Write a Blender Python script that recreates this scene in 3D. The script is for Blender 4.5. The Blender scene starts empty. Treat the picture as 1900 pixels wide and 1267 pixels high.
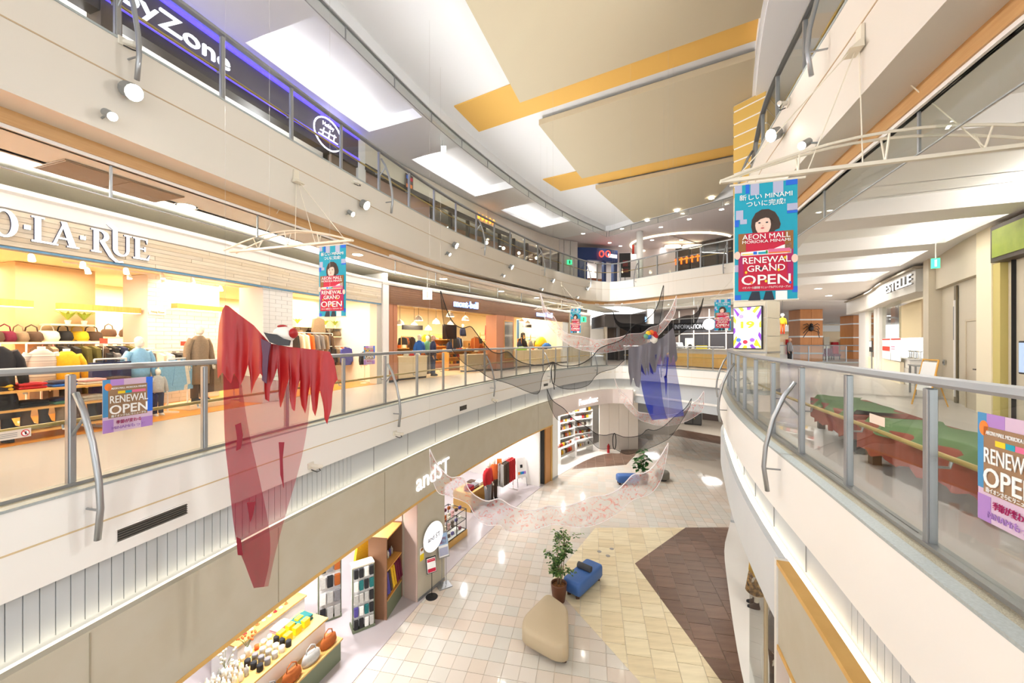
import bpy, math, random
from mathutils import Vector, Matrix
random.seed(7)
R = math.radians
scene = bpy.context.scene
COL = scene.collection

# ---------------------------------------------------------------- camera
F = 715.0          # focal length in pixels of the 1900 px wide frame
CZ = 6.465         # eye height above the ground floor (1.465 m above the second floor)
cd = bpy.data.cameras.new('camera')
cd.sensor_width = 36.0
cd.lens = F / 1900.0 * 36.0
cd.clip_start = 0.05
cd.clip_end = 400
cam = bpy.data.objects.new('camera', cd)
COL.objects.link(cam)
cam.location = (0, 0, CZ)
cam.rotation_euler = (math.pi / 2, 0, 0)
scene.camera = cam

# ---------------------------------------------------------------- world, exposure
w = bpy.data.worlds.new('world')
scene.world = w
w.use_nodes = True
w.node_tree.nodes['Background'].inputs[0].default_value = (0.95, 0.98, 1.0, 1)
w.node_tree.nodes['Background'].inputs[1].default_value = 2.1
vs = scene.view_settings
vs.view_transform = 'Standard'
vs.look = 'None'
vs.exposure = 0.57
vs.gamma = 1.0
vs.use_curve_mapping = False
cy = scene.cycles
cy.max_bounces = 7
cy.diffuse_bounces = 4
cy.glossy_bounces = 3
cy.transmission_bounces = 3
cy.transparent_max_bounces = 24
cy.caustics_reflective = False
cy.caustics_refractive = False

LK = 1.0   # overall lamp level
def lamp(kind, loc, power, col=(.97, .985, 1), size=.3, size_y=None, aim=(0, 0, -1), spot=100, roll=None, spread=None):
    l = bpy.data.lights.new('lamp', kind)
    l.energy = power * LK
    l.color = col
    if kind == 'AREA':
        l.shape = 'RECTANGLE'
        l.size = size
        l.size_y = size_y or size
        if spread: l.spread = R(spread)
    else:
        l.shadow_soft_size = size
    if kind == 'SPOT':
        l.spot_size = R(spot)
        l.spot_blend = .8
    o = bpy.data.objects.new('lamp', l)
    COL.objects.link(o)
    o.location = loc
    z = -Vector(aim).normalized()
    x = Vector(roll).normalized() if roll is not None else Vector((1, 0, 0))
    if abs(z.dot(x)) > .95: x = Vector((0, 1, 0))
    y = z.cross(x).normalized()
    x = y.cross(z).normalized()
    o.matrix_world = Matrix.Translation(loc) @ Matrix((x, y, z)).transposed().to_4x4()
    return o

# ---------------------------------------------------------------- materials
MATS = {}
def lin(v):
    v /= 255.0
    return v / 12.92 if v <= .04045 else ((v + .055) / 1.055) ** 2.4
def rgb(c): return (lin(c[0]), lin(c[1]), lin(c[2]), 1)

def M(name, col=(200, 200, 200), rough=.6, metal=0.0, emit=0.0, ecol=None, alpha=1.0, noise=None, col2=None,
      spec=.5, bump=None, stretch=None, trans=0.0, coat=0.0):
    """procedural principled material; noise=(scale, mix) blends towards col2"""
    if name in MATS: return MATS[name]
    m = bpy.data.materials.new(name)
    m.use_nodes = True
    nt = m.node_tree
    b = nt.nodes['Principled BSDF']
    b.inputs['Base Color'].default_value = rgb(col)
    b.inputs['Roughness'].default_value = rough
    b.inputs['Metallic'].default_value = metal
    b.inputs['Specular IOR Level'].default_value = spec
    b.inputs['Alpha'].default_value = alpha
    b.inputs['Coat Weight'].default_value = coat
    if emit:
        b.inputs['Emission Color'].default_value = rgb(ecol or col)
        b.inputs['Emission Strength'].default_value = emit
    if noise:
        tc = nt.nodes.new('ShaderNodeTexCoord')
        mp = nt.nodes.new('ShaderNodeMapping')
        mp.inputs['Scale'].default_value = stretch or (1, 1, 1)
        n = nt.nodes.new('ShaderNodeTexNoise')
        n.inputs['Scale'].default_value = noise[0]
        n.inputs['Detail'].default_value = 4
        r = nt.nodes.new('ShaderNodeValToRGB')
        r.color_ramp.elements[0].position = .35
        r.color_ramp.elements[1].position = .65
        c2 = col2 or tuple(v * .82 for v in col)
        k = noise[1]
        r.color_ramp.elements[0].color = rgb(col)
        r.color_ramp.elements[1].color = rgb(tuple(col[i] * (1 - k) + c2[i] * k for i in range(3)))
        nt.links.new(tc.outputs['Object'], mp.inputs[0])
        nt.links.new(mp.outputs[0], n.inputs['Vector'])
        nt.links.new(n.outputs['Fac'], r.inputs[0])
        nt.links.new(r.outputs[0], b.inputs['Base Color'])
        if bump:
            bm = nt.nodes.new('ShaderNodeBump')
            bm.inputs['Strength'].default_value = bump
            bm.inputs['Distance'].default_value = .02
            nt.links.new(n.outputs['Fac'], bm.inputs['Height'])
            nt.links.new(bm.outputs[0], b.inputs['Normal'])
    MATS[name] = m
    return m

def glass(name, tint=(248, 250, 248), refl=.03):
    if name in MATS: return MATS[name]
    m = bpy.data.materials.new(name)
    m.use_nodes = True
    nt = m.node_tree
    nt.nodes.clear()
    out = nt.nodes.new('ShaderNodeOutputMaterial')
    t = nt.nodes.new('ShaderNodeBsdfTransparent')
    t.inputs[0].default_value = rgb(tint)
    g = nt.nodes.new('ShaderNodeBsdfGlossy')
    g.inputs['Roughness'].default_value = .02
    lw = nt.nodes.new('ShaderNodeLayerWeight')      # grazing reflection, same on both faces of a pane
    lw.inputs['Blend'].default_value = .5
    pw = nt.nodes.new('ShaderNodeMath')
    pw.operation = 'POWER'
    pw.inputs[1].default_value = 4.0
    fr = nt.nodes.new('ShaderNodeMath')
    fr.operation = 'MULTIPLY_ADD'
    fr.inputs[1].default_value = .55
    fr.inputs[2].default_value = refl
    mx = nt.nodes.new('ShaderNodeMixShader')
    nt.links.new(lw.outputs['Facing'], pw.inputs[0])
    nt.links.new(pw.outputs[0], fr.inputs[0])
    nt.links.new(fr.outputs[0], mx.inputs[0])
    nt.links.new(t.outputs[0], mx.inputs[1])
    nt.links.new(g.outputs[0], mx.inputs[2])
    nt.links.new(mx.outputs[0], out.inputs[0])
    MATS[name] = m
    return m

def sheer(name, col, alpha, col2=None, scale=8.0, alpha2=None, trans=.5, lo=.45, hi=.62):
    """woven see-through cloth: transparent mixed with diffuse and translucent; optional blotches of col2"""
    if name in MATS: return MATS[name]
    m = bpy.data.materials.new(name)
    m.use_nodes = True
    nt = m.node_tree
    nt.nodes.clear()
    out = nt.nodes.new('ShaderNodeOutputMaterial')
    tr = nt.nodes.new('ShaderNodeBsdfTransparent')
    df = nt.nodes.new('ShaderNodeBsdfDiffuse')
    tl = nt.nodes.new('ShaderNodeBsdfTranslucent')
    m1 = nt.nodes.new('ShaderNodeMixShader')
    m1.inputs[0].default_value = trans
    m2 = nt.nodes.new('ShaderNodeMixShader')
    m2.inputs[0].default_value = alpha
    df.inputs[0].default_value = rgb(col)
    tl.inputs[0].default_value = rgb(col)
    if col2:
        tc = nt.nodes.new('ShaderNodeTexCoord')
        n = nt.nodes.new('ShaderNodeTexNoise')
        n.inputs['Scale'].default_value = scale
        n.inputs['Detail'].default_value = 3
        n.inputs['Distortion'].default_value = 2.5
        r = nt.nodes.new('ShaderNodeValToRGB')
        r.color_ramp.elements[0].position = lo
        r.color_ramp.elements[1].position = hi
        r.color_ramp.elements[0].color = rgb(col)
        r.color_ramp.elements[1].color = rgb(col2)
        nt.links.new(tc.outputs['Object'], n.inputs['Vector'])
        nt.links.new(n.outputs['Fac'], r.inputs[0])
        nt.links.new(r.outputs[0], df.inputs[0])
        nt.links.new(r.outputs[0], tl.inputs[0])
        if alpha2 is not None:
            mr = nt.nodes.new('ShaderNodeMapRange')
            mr.inputs[1].default_value = lo
            mr.inputs[2].default_value = hi
            mr.inputs[3].default_value = alpha
            mr.inputs[4].default_value = alpha2
            nt.links.new(n.outputs['Fac'], mr.inputs[0])
            nt.links.new(mr.outputs[0], m2.inputs[0])
    nt.links.new(df.outputs[0], m1.inputs[1])
    nt.links.new(tl.outputs[0], m1.inputs[2])
    nt.links.new(tr.outputs[0], m2.inputs[1])
    nt.links.new(m1.outputs[0], m2.inputs[2])
    nt.links.new(m2.outputs[0], out.inputs[0])
    MATS[name] = m
    return m

# ---------------------------------------------------------------- mesh builder
WT = {}   # world offset of every parent whose children are given in world coordinates
def wt(o): return WT.get(o.name, Vector((0, 0, 0)))

class MB:
    def __init__(self): self.v, self.f, self.mi = [], [], []
    def add(self, vs, fs, mi=0):
        n = len(self.v)
        self.v += [tuple(p) for p in vs]
        self.f += [tuple(i + n for i in f) for f in fs]
        self.mi += [mi] * len(fs)
        return self
    def box(self, c, s, rz=0.0, mi=0, taper=1.0):
        hx, hy, hz = s[0] / 2, s[1] / 2, s[2] / 2
        cs, sn = math.cos(rz), math.sin(rz)
        vs = []
        for dz in (-hz, hz):
            t = taper if dz > 0 else 1.0
            for dx, dy in ((-hx, -hy), (hx, -hy), (hx, hy), (-hx, hy)):
                dx, dy = dx * t, dy * t
                vs.append((c[0] + dx * cs - dy * sn, c[1] + dx * sn + dy * cs, c[2] + dz))
        return self.add(vs, [(3, 2, 1, 0), (4, 5, 6, 7), (0, 1, 5, 4), (1, 2, 6, 5), (2, 3, 7, 6), (3, 0, 4, 7)], mi)
    def rbox(self, c, s, r=.02, rz=0.0, mi=0):
        """box with chamfered vertical and top edges"""
        hx, hy, hz = s[0] / 2, s[1] / 2, s[2] / 2
        r = min(r, hx * .9, hy * .9, hz * .9)
        cs, sn = math.cos(rz), math.sin(rz)
        def ring(ix, z):
            a, b, k = hx - ix, hy - ix, r * .6
            pts = [(-a + k, -b), (a - k, -b), (a, -b + k), (a, b - k), (a - k, b), (-a + k, b), (-a, b - k), (-a, -b + k)]
            return [(c[0] + x * cs - y * sn, c[1] + x * sn + y * cs, c[2] + z) for x, y in pts]
        rings = [ring(r * .6, -hz), ring(0, -hz + r), ring(0, hz - r), ring(r * .3, hz - r * .3), ring(r, hz)]
        return self.rings(rings, mi=mi)
    def rings(self, rings, mi=0, caps=True):
        n = len(rings[0])
        vs = [p for r in rings for p in r]
        fs = []
        for i in range(len(rings) - 1):
            for j in range(n):
                k = (j + 1) % n
                fs.append((i * n + j, i * n + k, (i + 1) * n + k, (i + 1) * n + j))
        if caps:
            fs.append(tuple(range(n))[::-1])
            fs.append(tuple((len(rings) - 1) * n + j for j in range(n)))
        return self.add(vs, fs, mi)
    def loft(self, secs, n=12, mi=0, caps=True):
        """secs: (x, y, z, rx, ry) horizontal ellipses"""
        return self.rings([[(x + rx * math.cos(2 * math.pi * j / n), y + ry * math.sin(2 * math.pi * j / n), z) for j in range(n)]
                           for x, y, z, rx, ry in secs], mi, caps)
    def lathe(self, c, prof, n=20, mi=0, caps=True):
        return self.loft([(c[0], c[1], c[2] + z, r, r) for r, z in prof], n, mi, caps)
    def tube(self, pts, r, n=8, mi=0, caps=True):
        pts = [Vector(p) for p in pts]
        rs = r if isinstance(r, (list, tuple)) else [r] * len(pts)
        rings, up = [], None
        for i, p in enumerate(pts):
            t = (pts[min(i + 1, len(pts) - 1)] - pts[max(i - 1, 0)]).normalized()
            if up is None:
                up = Vector((0, 0, 1)) if abs(t.z) < .9 else Vector((1, 0, 0))
            a = t.cross(up).normalized()
            b = a.cross(t).normalized()
            up = b
            rings.append([p + (a * math.cos(2 * math.pi * j / n) + b * math.sin(2 * math.pi * j / n)) * rs[i] for j in range(n)])
        return self.rings(rings, mi, caps)
    def poly(self, pts, z0, z1, mi=0):
        """vertical prism on a plan polygon"""
        n = len(pts)
        vs = [(x, y, z0) for x, y in pts] + [(x, y, z1) for x, y in pts]
        fs = [tuple(range(n))[::-1], tuple(range(n, 2 * n))] + [(j, (j + 1) % n, n + (j + 1) % n, n + j) for j in range(n)]
        return self.add(vs, fs, mi)
    def slab(self, pts, d, mi=0):
        """3d polygon pushed along vector d"""
        n = len(pts)
        pts = [Vector(p) for p in pts]
        d = Vector(d)
        vs = pts + [p + d for p in pts]
        fs = [tuple(range(n))[::-1], tuple(range(n, 2 * n))] + [(j, (j + 1) % n, n + (j + 1) % n, n + j) for j in range(n)]
        return self.add(vs, fs, mi)
    def grid(self, rows, mi=0):
        n = len(rows[0])
        vs = [p for r in rows for p in r]
        fs = [(i * n + j, i * n + j + 1, (i + 1) * n + j + 1, (i + 1) * n + j) for i in range(len(rows) - 1) for j in range(n - 1)]
        return self.add(vs, fs, mi)
    def sphere(self, c, r, n=12, m=8, mi=0):
        r = r if isinstance(r, (tuple, list)) else (r, r, r)
        rings = []
        for i in range(m + 1):
            a = math.pi * (i / m)
            s = max(math.sin(a), .02)
            rings.append([(c[0] + r[0] * s * math.cos(2 * math.pi * j / n), c[1] + r[1] * s * math.sin(2 * math.pi * j / n),
                           c[2] - r[2] * math.cos(a)) for j in range(n)])
        return self.rings(rings, mi)
    def sweep(self, path, s0, s1, prof, step=.5, mi=0, caps=True):
        """sweep a closed (offset, z) profile along a plan path"""
        rings = []
        k = max(1, int(math.ceil(abs(s1 - s0) / step)))
        for i in range(k + 1):
            p, t, nrm = path.at(s0 + (s1 - s0) * i / k)
            rings.append([(p[0] + nrm[0] * o, p[1] + nrm[1] * o, z) for o, z in prof])
        return self.rings(rings, mi, caps)
    def mesh(self, name, mats, smooth=False):
        me = bpy.data.meshes.new(name)
        me.from_pydata(self.v, [], self.f)
        for m in (mats if isinstance(mats, (list, tuple)) else [mats]): me.materials.append(m)
        me.polygons.foreach_set('material_index', self.mi)
        if smooth: me.polygons.foreach_set('use_smooth', [True] * len(me.polygons))
        me.update()
        return me
    def build(self, name, mats, parent=None, smooth=False, local=False):
        o = bpy.data.objects.new(name, self.mesh(name, mats, smooth))
        COL.objects.link(o)
        if parent is not None:
            o.parent = parent
            if not local:
                o.location = -wt(parent)
        return o

def rect(o0, o1, z0, z1): return [(o0, z0), (o1, z0), (o1, z1), (o0, z1)]

def tag(o, label, cat, group=None):
    o['label'] = label
    o['category'] = cat
    if group: o['group'] = group
    return o
def struct(o):
    o['kind'] = 'structure'
    return o
def thing(name, label, cat, loc=(0, 0, 0), rz=0.0, group=None):
    o = bpy.data.objects.new(name, None)
    COL.objects.link(o)
    o.location = loc
    o.rotation_euler = (0, 0, rz)
    o.empty_display_size = .1
    WT[o.name] = Vector(loc)
    return tag(o, label, cat, group)
def dup(o, loc=None, rz=None, label=None, group=None, parent=None):
    c = o.copy()
    COL.objects.link(c)
    if parent is not None: c.parent = parent
    if loc is not None: c.location = loc
    if rz is not None: c.rotation_euler = (0, 0, rz)
    if label: c['label'] = label
    if group: c['group'] = group
    for ch in o.children: dup(ch, parent=c)
    return c
def part(name, me, parent, loc=(0, 0, 0), rz=0.0):
    o = bpy.data.objects.new(name, me)
    COL.objects.link(o)
    o.parent = parent
    o.location = loc
    o.rotation_euler = (0, 0, rz)
    return o

def frame_matrix(origin, xdir, up=(0, 0, 1)):
    x = Vector(xdir).normalized()
    u = Vector(up)
    z = x.cross(u).normalized()      # faces the reader
    y = z.cross(x).normalized()
    m = Matrix((x, y, z)).transposed().to_4x4()
    m.translation = Vector(origin)
    return m
def text(body, size, origin, xdir, mat, parent=None, name='lettering', depth=.02, bold=0.0, align='CENTER', up=(0, 0, 1), sx=1.0, spacing=1.0, fit=None, local=False):
    c = bpy.data.curves.new('lettering', 'FONT')
    c.body = body
    c.size = size
    c.extrude = depth / 2
    c.offset = bold
    c.align_x = align
    c.space_character = spacing
    c.resolution_u = 3
    o = bpy.data.objects.new('lettering', c)
    me = bpy.data.meshes.new_from_object(o)
    bpy.data.objects.remove(o)
    bpy.data.curves.remove(c)
    if fit and len(me.vertices):
        xs = [v.co.x for v in me.vertices]
        sx = fit / max(1e-6, max(xs) - min(xs))
    m = frame_matrix(origin, xdir, up) @ Matrix.Diagonal((sx, 1, 1, 1))
    me.transform(m)
    me.materials.clear()
    me.materials.append(mat)
    r = bpy.data.objects.new(name, me)
    COL.objects.link(r)
    if parent is not None:
        r.parent = parent
        if not local: r.location = -wt(parent)
    return r

# ---------------------------------------------------------------- plan paths
class Path:
    def __init__(self, ctrl, step=.2, smooth=True):
        P = [Vector(p) for p in ctrl]
        pts = []
        if smooth:
            Q = [P[0] * 2 - P[1]] + P + [P[-1] * 2 - P[-2]]
            for i in range(1, len(Q) - 2):
                a, b, c_, d = Q[i - 1], Q[i], Q[i + 1], Q[i + 2]
                k = max(2, int((c_ - b).length / step))
                for j in range(k):
                    t = j / k
                    pts.append(.5 * ((2 * b) + (c_ - a) * t + (2 * a - 5 * b + 4 * c_ - d) * t * t + (3 * b - a - 3 * c_ + d) * t ** 3))
            pts.append(P[-1])
        else:
            pts = P
        self.p = pts
        self.s = [0.0]
        for i in range(1, len(pts)): self.s.append(self.s[-1] + (pts[i] - pts[i - 1]).length)
        self.L = self.s[-1]
    def pos(self, s):
        s = max(0, min(self.L, s))
        lo, hi = 0, len(self.s) - 1
        while hi - lo > 1:
            m = (lo + hi) // 2
            if self.s[m] <= s: lo = m
            else: hi = m
        t = (s - self.s[lo]) / max(1e-9, self.s[hi] - self.s[lo])
        return self.p[lo] * (1 - t) + self.p[hi] * t
    def at(self, s, off=0.0):
        p = self.pos(s)
        t = (self.pos(s + .12) - self.pos(s - .12)).normalized()
        n = Vector((-t.y, t.x))
        return p + n * off, t, n
    def pt(self, s, off=0.0, z=0.0):
        p, t, n = self.at(s, off)
        return Vector((p.x, p.y, z))
    def near(self, x, y):
        q = Vector((x, y))
        return self.s[min(range(len(self.p)), key=lambda i: (self.p[i] - q).length)]
    def ray(self, px, s0=0.0, s1=1e9):
        """arc length where the path is seen at column px"""
        k = (px - 950) / F
        best = None
        for i, p in enumerate(self.p):
            if s0 <= self.s[i] <= s1 and p.y > .2:
                d = abs(p.x / p.y - k)
                if best is None or d < best[0]: best = (d, self.s[i])
        return best[1]
def bp(px, py, z=None, D=None):
    """point seen at a pixel, on the level z or at the distance D"""
    if D is None: D = (CZ - z) * F / (py - 633.0)
    return Vector(((px - 950) / F * D, D, CZ + (633.0 - py) / F * D))
# ================================================================= plan of the place
E2 = Path([(-6.2, -5), (-5.5, -1.9), (-4.85, 1.1), (-4.246, 3.707), (-3.707, 5.775), (-3.056, 7.83), (-2.336, 9.918), (-1.507, 11.975),
           (-.602, 13.95), (.401, 15.92), (1.45, 17.72), (2.66, 19.5), (3.9, 21.1), (5.0, 22.15), (6.0, 22.5), (6.9, 22.0), (7.9, 20.6),
           (8.9, 19.1), (9.7, 17.9), (9.95, 17.2), (9.6, 16.4), (8.6, 14.8), (7.6, 13.3), (6.67, 11.9), (5.68, 9.9), (4.69, 7.76),
           (3.868, 5.69), (3.19, 3.66), (2.83, 2.607), (2.45, 1.4), (2.05, 0), (1.6, -1.9), (1.0, -5)])
E3 = Path([(-6.9, -5), (-6.25, -1.9), (-5.55, 1.2), (-4.9, 3.8), (-4.27, 5.87), (-3.33, 8.81), (-2.2, 11.9), (-1.1, 14.2), (1.28, 18.27),
           (3.6, 21.5), (4.87, 22.9), (5.81, 23.35), (6.43, 23.1), (7.18, 22), (8.8, 19.4), (10.1, 17.6), (10.3, 16.9), (9.9, 16.2),
           (8.0, 13.2), (6.6, 11.0), (4.94, 7.92), (4.09, 5.69), (3.57, 4.15), (3.0, 2.4), (2.4, 0), (1.9, -1.9), (1.3, -5)])
E4 = Path([(-6.9, -5), (-6.3, -1.9), (-5.6, 1.2), (-4.35, 5.9), (-3.62, 8.16), (-1.86, 12.55), (1.1, 17.9), (3.5, 21.2), (5.4, 23.4), (5.85, 23.93),
           (5.95, 23.9), (6.3, 23.4), (7.2, 22.1), (9.45, 19.4), (10.6, 17.7), (10.8, 17.0), (10.3, 16.2), (8.2, 13.0), (6.75, 10.8), (5.1, 7.8), (4.2, 5.6),
           (3.7, 4.1), (3.1, 2.4), (2.5, 0), (2.0, -1.9), (1.4, -5)])
S2 = Path([(-10.0, -5), (-8.6, 0), (-7.87, 2.5), (-7.03, 5.29), (-6.2, 8.06), (-5.4, 11.2), (-4.42, 13.7), (-2.4, 16.9), (-.28, 20.2), (3.95, 27.1), (6.2, 30.8)])
SR = Path([(20.5, 24.5), (17.6, 19.4), (15.7, 16.4), (13.9, 14.0), (12.6, 12.0), (11.7, 10.6), (9.77, 8.0), (8.4, 5.6), (7.2, 2.8), (6.2, 0), (5.4, -3)])
sA = E2.near(6.0, 22.5)      # far corner of the void
sB = E2.near(9.95, 17.2)     # far right corner
sA3 = E3.near(5.81, 23.35)
sB3 = E3.near(10.3, 16.9)
sA4 = E4.near(5.9, 23.9)
sB4 = E4.near(10.8, 17.0)

# ----------------------------------------------------------------- surface materials
CREAM = M('painted_cream', (236, 234, 230), .55, noise=(.35, .35), col2=(231, 226, 218))
FASC3 = M('painted_beige', (217, 210, 199), .55, noise=(.3, .35), col2=(211, 202, 188))
WHITE = M('white_paint', (238, 236, 230), .6)
CEIL = M('ceiling_paint', (234, 230, 226), .7)
CEILW = M('ceiling_white', (234, 235, 236), .7)
WOOD = M('orange_wood_trim', (198, 156, 104), .4, noise=(3, .5), col2=(182, 136, 84), stretch=(1, 1, 12))
ALU = M('brushed_aluminium', (160, 162, 164), .38, .75)
ALUD = M('grey_aluminium', (150, 152, 152), .42, .6)
LEDGE = M('grey_ledge', (168, 176, 176), .45, noise=(60, .5), col2=(146, 152, 150))
TERR = M('speckled_terrazzo', (176, 168, 144), .4, noise=(140, .8), col2=(128, 122, 106))
LOUV = M('pale_grey_cladding', (184, 188, 192), .5)
CONC = M('plastered_concrete', (190, 183, 166), .65, noise=(2.2, .45), col2=(180, 170, 148), bump=.1)
BOARDR = M('pale_blue_grey_board', (214, 218, 222), .5, noise=(.8, .4), col2=(202, 208, 214))
OAK = M('oak_edge', (214, 172, 100), .5, noise=(4, .4), col2=(196, 150, 80))
LED = M('led_strip', (255, 238, 200), .5, emit=2.2, ecol=(255, 242, 214))
GLS = glass('clear_glass')
F2 = M('walkway_tile', (192, 184, 178), .28, noise=(.5, .5), col2=(178, 171, 166))
GREYF = M('polished_grey_floor', (190, 182, 184), .22, noise=(.6, .5), col2=(174, 164, 166))
WHITEF = M('white_shop_floor', (232, 228, 222), .25, noise=(.5, .4), col2=(220, 214, 206))
LARF = M('honey_wood_floor', (226, 152, 60), .35, noise=(2.5, .6), col2=(206, 130, 44), stretch=(1, 8, 1))
BLACK = M('black', (26, 26, 28), .5)
DARK = M('dark_grey', (58, 56, 56), .55)
MIDG = M('mid_grey', (128, 126, 124), .55)
STEEL = M('white_steel', (232, 230, 226), .4, .1)
WALLW = M('warm_shop_wall', (240, 226, 196), .7)

# ----------------------------------------------------------------- ground floor with its tiles
floor = struct(MB().box((2, 14, -.06), (70, 70, .1)).build('floor', M('grout', (196, 184, 168), .6)))
A_ = Vector((.2014, .9795)); B_ = Vector((.9795, -.2014)); O_ = Vector((-1.137, 7.94))
TILES = [M('cream_tile_%d' % i, c, .07, noise=(1.2, .35), col2=tuple(v - 8 for v in c))
         for i, c in enumerate([(212, 202, 190), (208, 203, 193), (214, 200, 186), (206, 201, 191), (212, 199, 184), (216, 208, 198)])]
BEIGE = [M('beige_plank_tile_%d' % i, c, .3, noise=(2.0, .8), col2=tuple(v - 22 for v in c), stretch=(.6, 4, 1)) for i, c in enumerate([(230, 215, 180), (225, 208, 172), (233, 219, 186)])]
BROWN = [M('brown_plank_tile_%d' % i, c, .3, noise=(2.0, .9), col2=tuple(v - 18 for v in c), stretch=(.6, 4, 1)) for i, c in enumerate([(116, 90, 75), (109, 83, 68), (123, 95, 79)])]
def clip(poly, clipper):
    out = poly
    n = len(clipper)
    for i in range(n):
        a, b = clipper[i], clipper[(i + 1) % n]
        inp, out = out, []
        side = lambda p: (b[0] - a[0]) * (p[1] - a[1]) - (b[1] - a[1]) * (p[0] - a[0])
        for j in range(len(inp)):
            p, q = inp[j], inp[(j + 1) % len(inp)]
            sp, sq = side(p), side(q)
            if sp >= 0: out.append(p)
            if (sp >= 0) != (sq >= 0):
                t = sp / (sp - sq)
                out.append((p[0] + (q[0] - p[0]) * t, p[1] + (q[1] - p[1]) * t))
        if len(out) < 3: return []
    return out
def ccw(p): return p if sum(p[i][0] * p[(i + 1) % len(p)][1] - p[(i + 1) % len(p)][0] * p[i][1] for i in range(len(p))) > 0 else p[::-1]
ZB = ccw([(1.03, 10.36), (2.97, 13.5), (6.03, 13.39), (9, 13.4), (7, 3), (4.42, 3)])
ZR = ccw([(3.58, 11.225), (6.03, 13.39), (9, 13.4), (7, 3), (4.42, 3)])
Z3 = ccw([(3.03, 19.5), (5.99, 20.2), (9.0, 25.3), (6.9, 26.9)])
Z4 = ccw([(12.3, 28.4), (16, 24.2), (15.0, 22.2), (10.9, 26.7)])
def inside(p, poly): return len(clip([(p[0] - .01, p[1] - .01), (p[0] + .01, p[1] - .01), (p[0], p[1] + .01)], poly)) >= 3
cand = []
def lay(t, zone, mats, z, gap, xs, ys, avoid=(), bond=False):
    for i in range(*xs):
        for j in range(*ys):
            sh = .5 if (bond and i % 2) else 0
            q = [O_ + B_ * (i + u) * t + A_ * (j + v + sh) * t for u, v in ((gap, gap), (1 - gap, gap), (1 - gap, 1 - gap), (gap, 1 - gap))]
            q = [(p.x, p.y) for p in q]
            if zone: q = clip(ccw(q), zone)
            if len(q) < 3 or any(all(inside(p, a) for p in q) for a in avoid): continue
            c = Vector((sum(p[0] for p in q) / len(q), sum(p[1] for p in q) / len(q)))
            if c.y < 4.5: continue
            k = E2.at(E2.near(c.x, c.y))
            if (c - k[0]).dot(k[2]) > .35 and c.y < 21: continue
            px, py = 950 + F * c.x / c.y, 633 + F * CZ / c.y
            vis = 560 < px < 1370 and py < 1290
            cand.append((c.y if vis else 1e3 + c.y, q, z, random.choice(mats)))
lay(.335, None, TILES, 0, .012, (-14, 40), (-8, 62), (ZB, Z3, Z4))
lay(.49, ZB, BEIGE, .002, .009, (-4, 18), (-10, 16), (ZR,), True)
lay(.49, ZR, BROWN, .004, .009, (-4, 18), (-10, 16), (), True)
lay(.49, Z3, BROWN, .002, .009, (-4, 24), (18, 50), (), True)
lay(.49, Z4, BROWN, .002, .009, (10, 44), (18, 60), (), True)
cand.sort(key=lambda c: c[0])
for d, q, z, m in cand[:300]:
    cx, cy = q[0]
    o = MB().poly([(x - cx, y - cy) for x, y in q], -.009, 0).build('tile', m, floor, local=True)
    o.location = (cx, cy, z)
rest, allm = MB(), TILES + BEIGE + BROWN
for d, q, z, m in cand[300:]: rest.poly(q, z - .009, z, allm.index(m))
rest.build('tile_field', allm, floor)['kind'] = 'stuff'

# ----------------------------------------------------------------- second floor slab, edges, ceilings below
struct(MB().sweep(E2, 0, E2.L, rect(-.15, 17, 4.9, 5.0)).build('floor_second', F2))
fas2 = struct(MB().sweep(E2, 0, E2.L, [(-.22, 4.32), (-.1, 4.32), (-.1, 5.06), (-.22, 5.06)]).build('trim_1', CREAM))
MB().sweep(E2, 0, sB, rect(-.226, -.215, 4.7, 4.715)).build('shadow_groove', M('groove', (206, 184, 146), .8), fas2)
MB().sweep(E2, 0, E2.L, rect(-.235, -.13, 5.06, 5.085)).build('edge_cap', LEDGE, fas2)
MB().sweep(E2, 0, E2.L, rect(-.13, -.045, 5.05, 5.08)).build('terrazzo_kerb', TERR, fas2)
# grey cladding under the edge: flat panels and ribbed stretches
clad = struct(MB().sweep(E2, 0, E2.L, rect(.02, .1, 3.0, 4.34)).build('trim_2', LOUV))
rib = MB().box((0, 0, 0), (.014, .097, .62)).mesh('rib', LOUV)
def ribs(s0, s1, sp):
    s = s0
    while s < s1:
        p, t, n = E2.at(s, .014)
        part('rib', rib, clad, (p.x, p.y, 4.02), math.atan2(t.y, t.x) + math.pi / 2)
        s += sp
ribs(E2.ray(-60, 0, sA), E2.ray(655, 0, sA), .105)
ribs(E2.ray(1585, sB), E2.ray(1790, sB), .105)
jm = MB().box((0, 0, 0), (.012, .012, .62)).mesh('panel_joint', M('joint_grey', (150, 152, 154), .7))
for k in range(16):
    s = E2.ray(700, 0, sA) + k * 1.25
    p, t, n = E2.at(s, .015)
    part('panel_joint', jm, clad, (p.x, p.y, 4.02), math.atan2(t.y, t.x))
for k in range(6):
    s = E2.ray(1500, sB) - 1.2 * k
    p, t, n = E2.at(s, .015)
    part('panel_joint', jm, clad, (p.x, p.y, 4.02), math.atan2(t.y, t.x))

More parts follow.
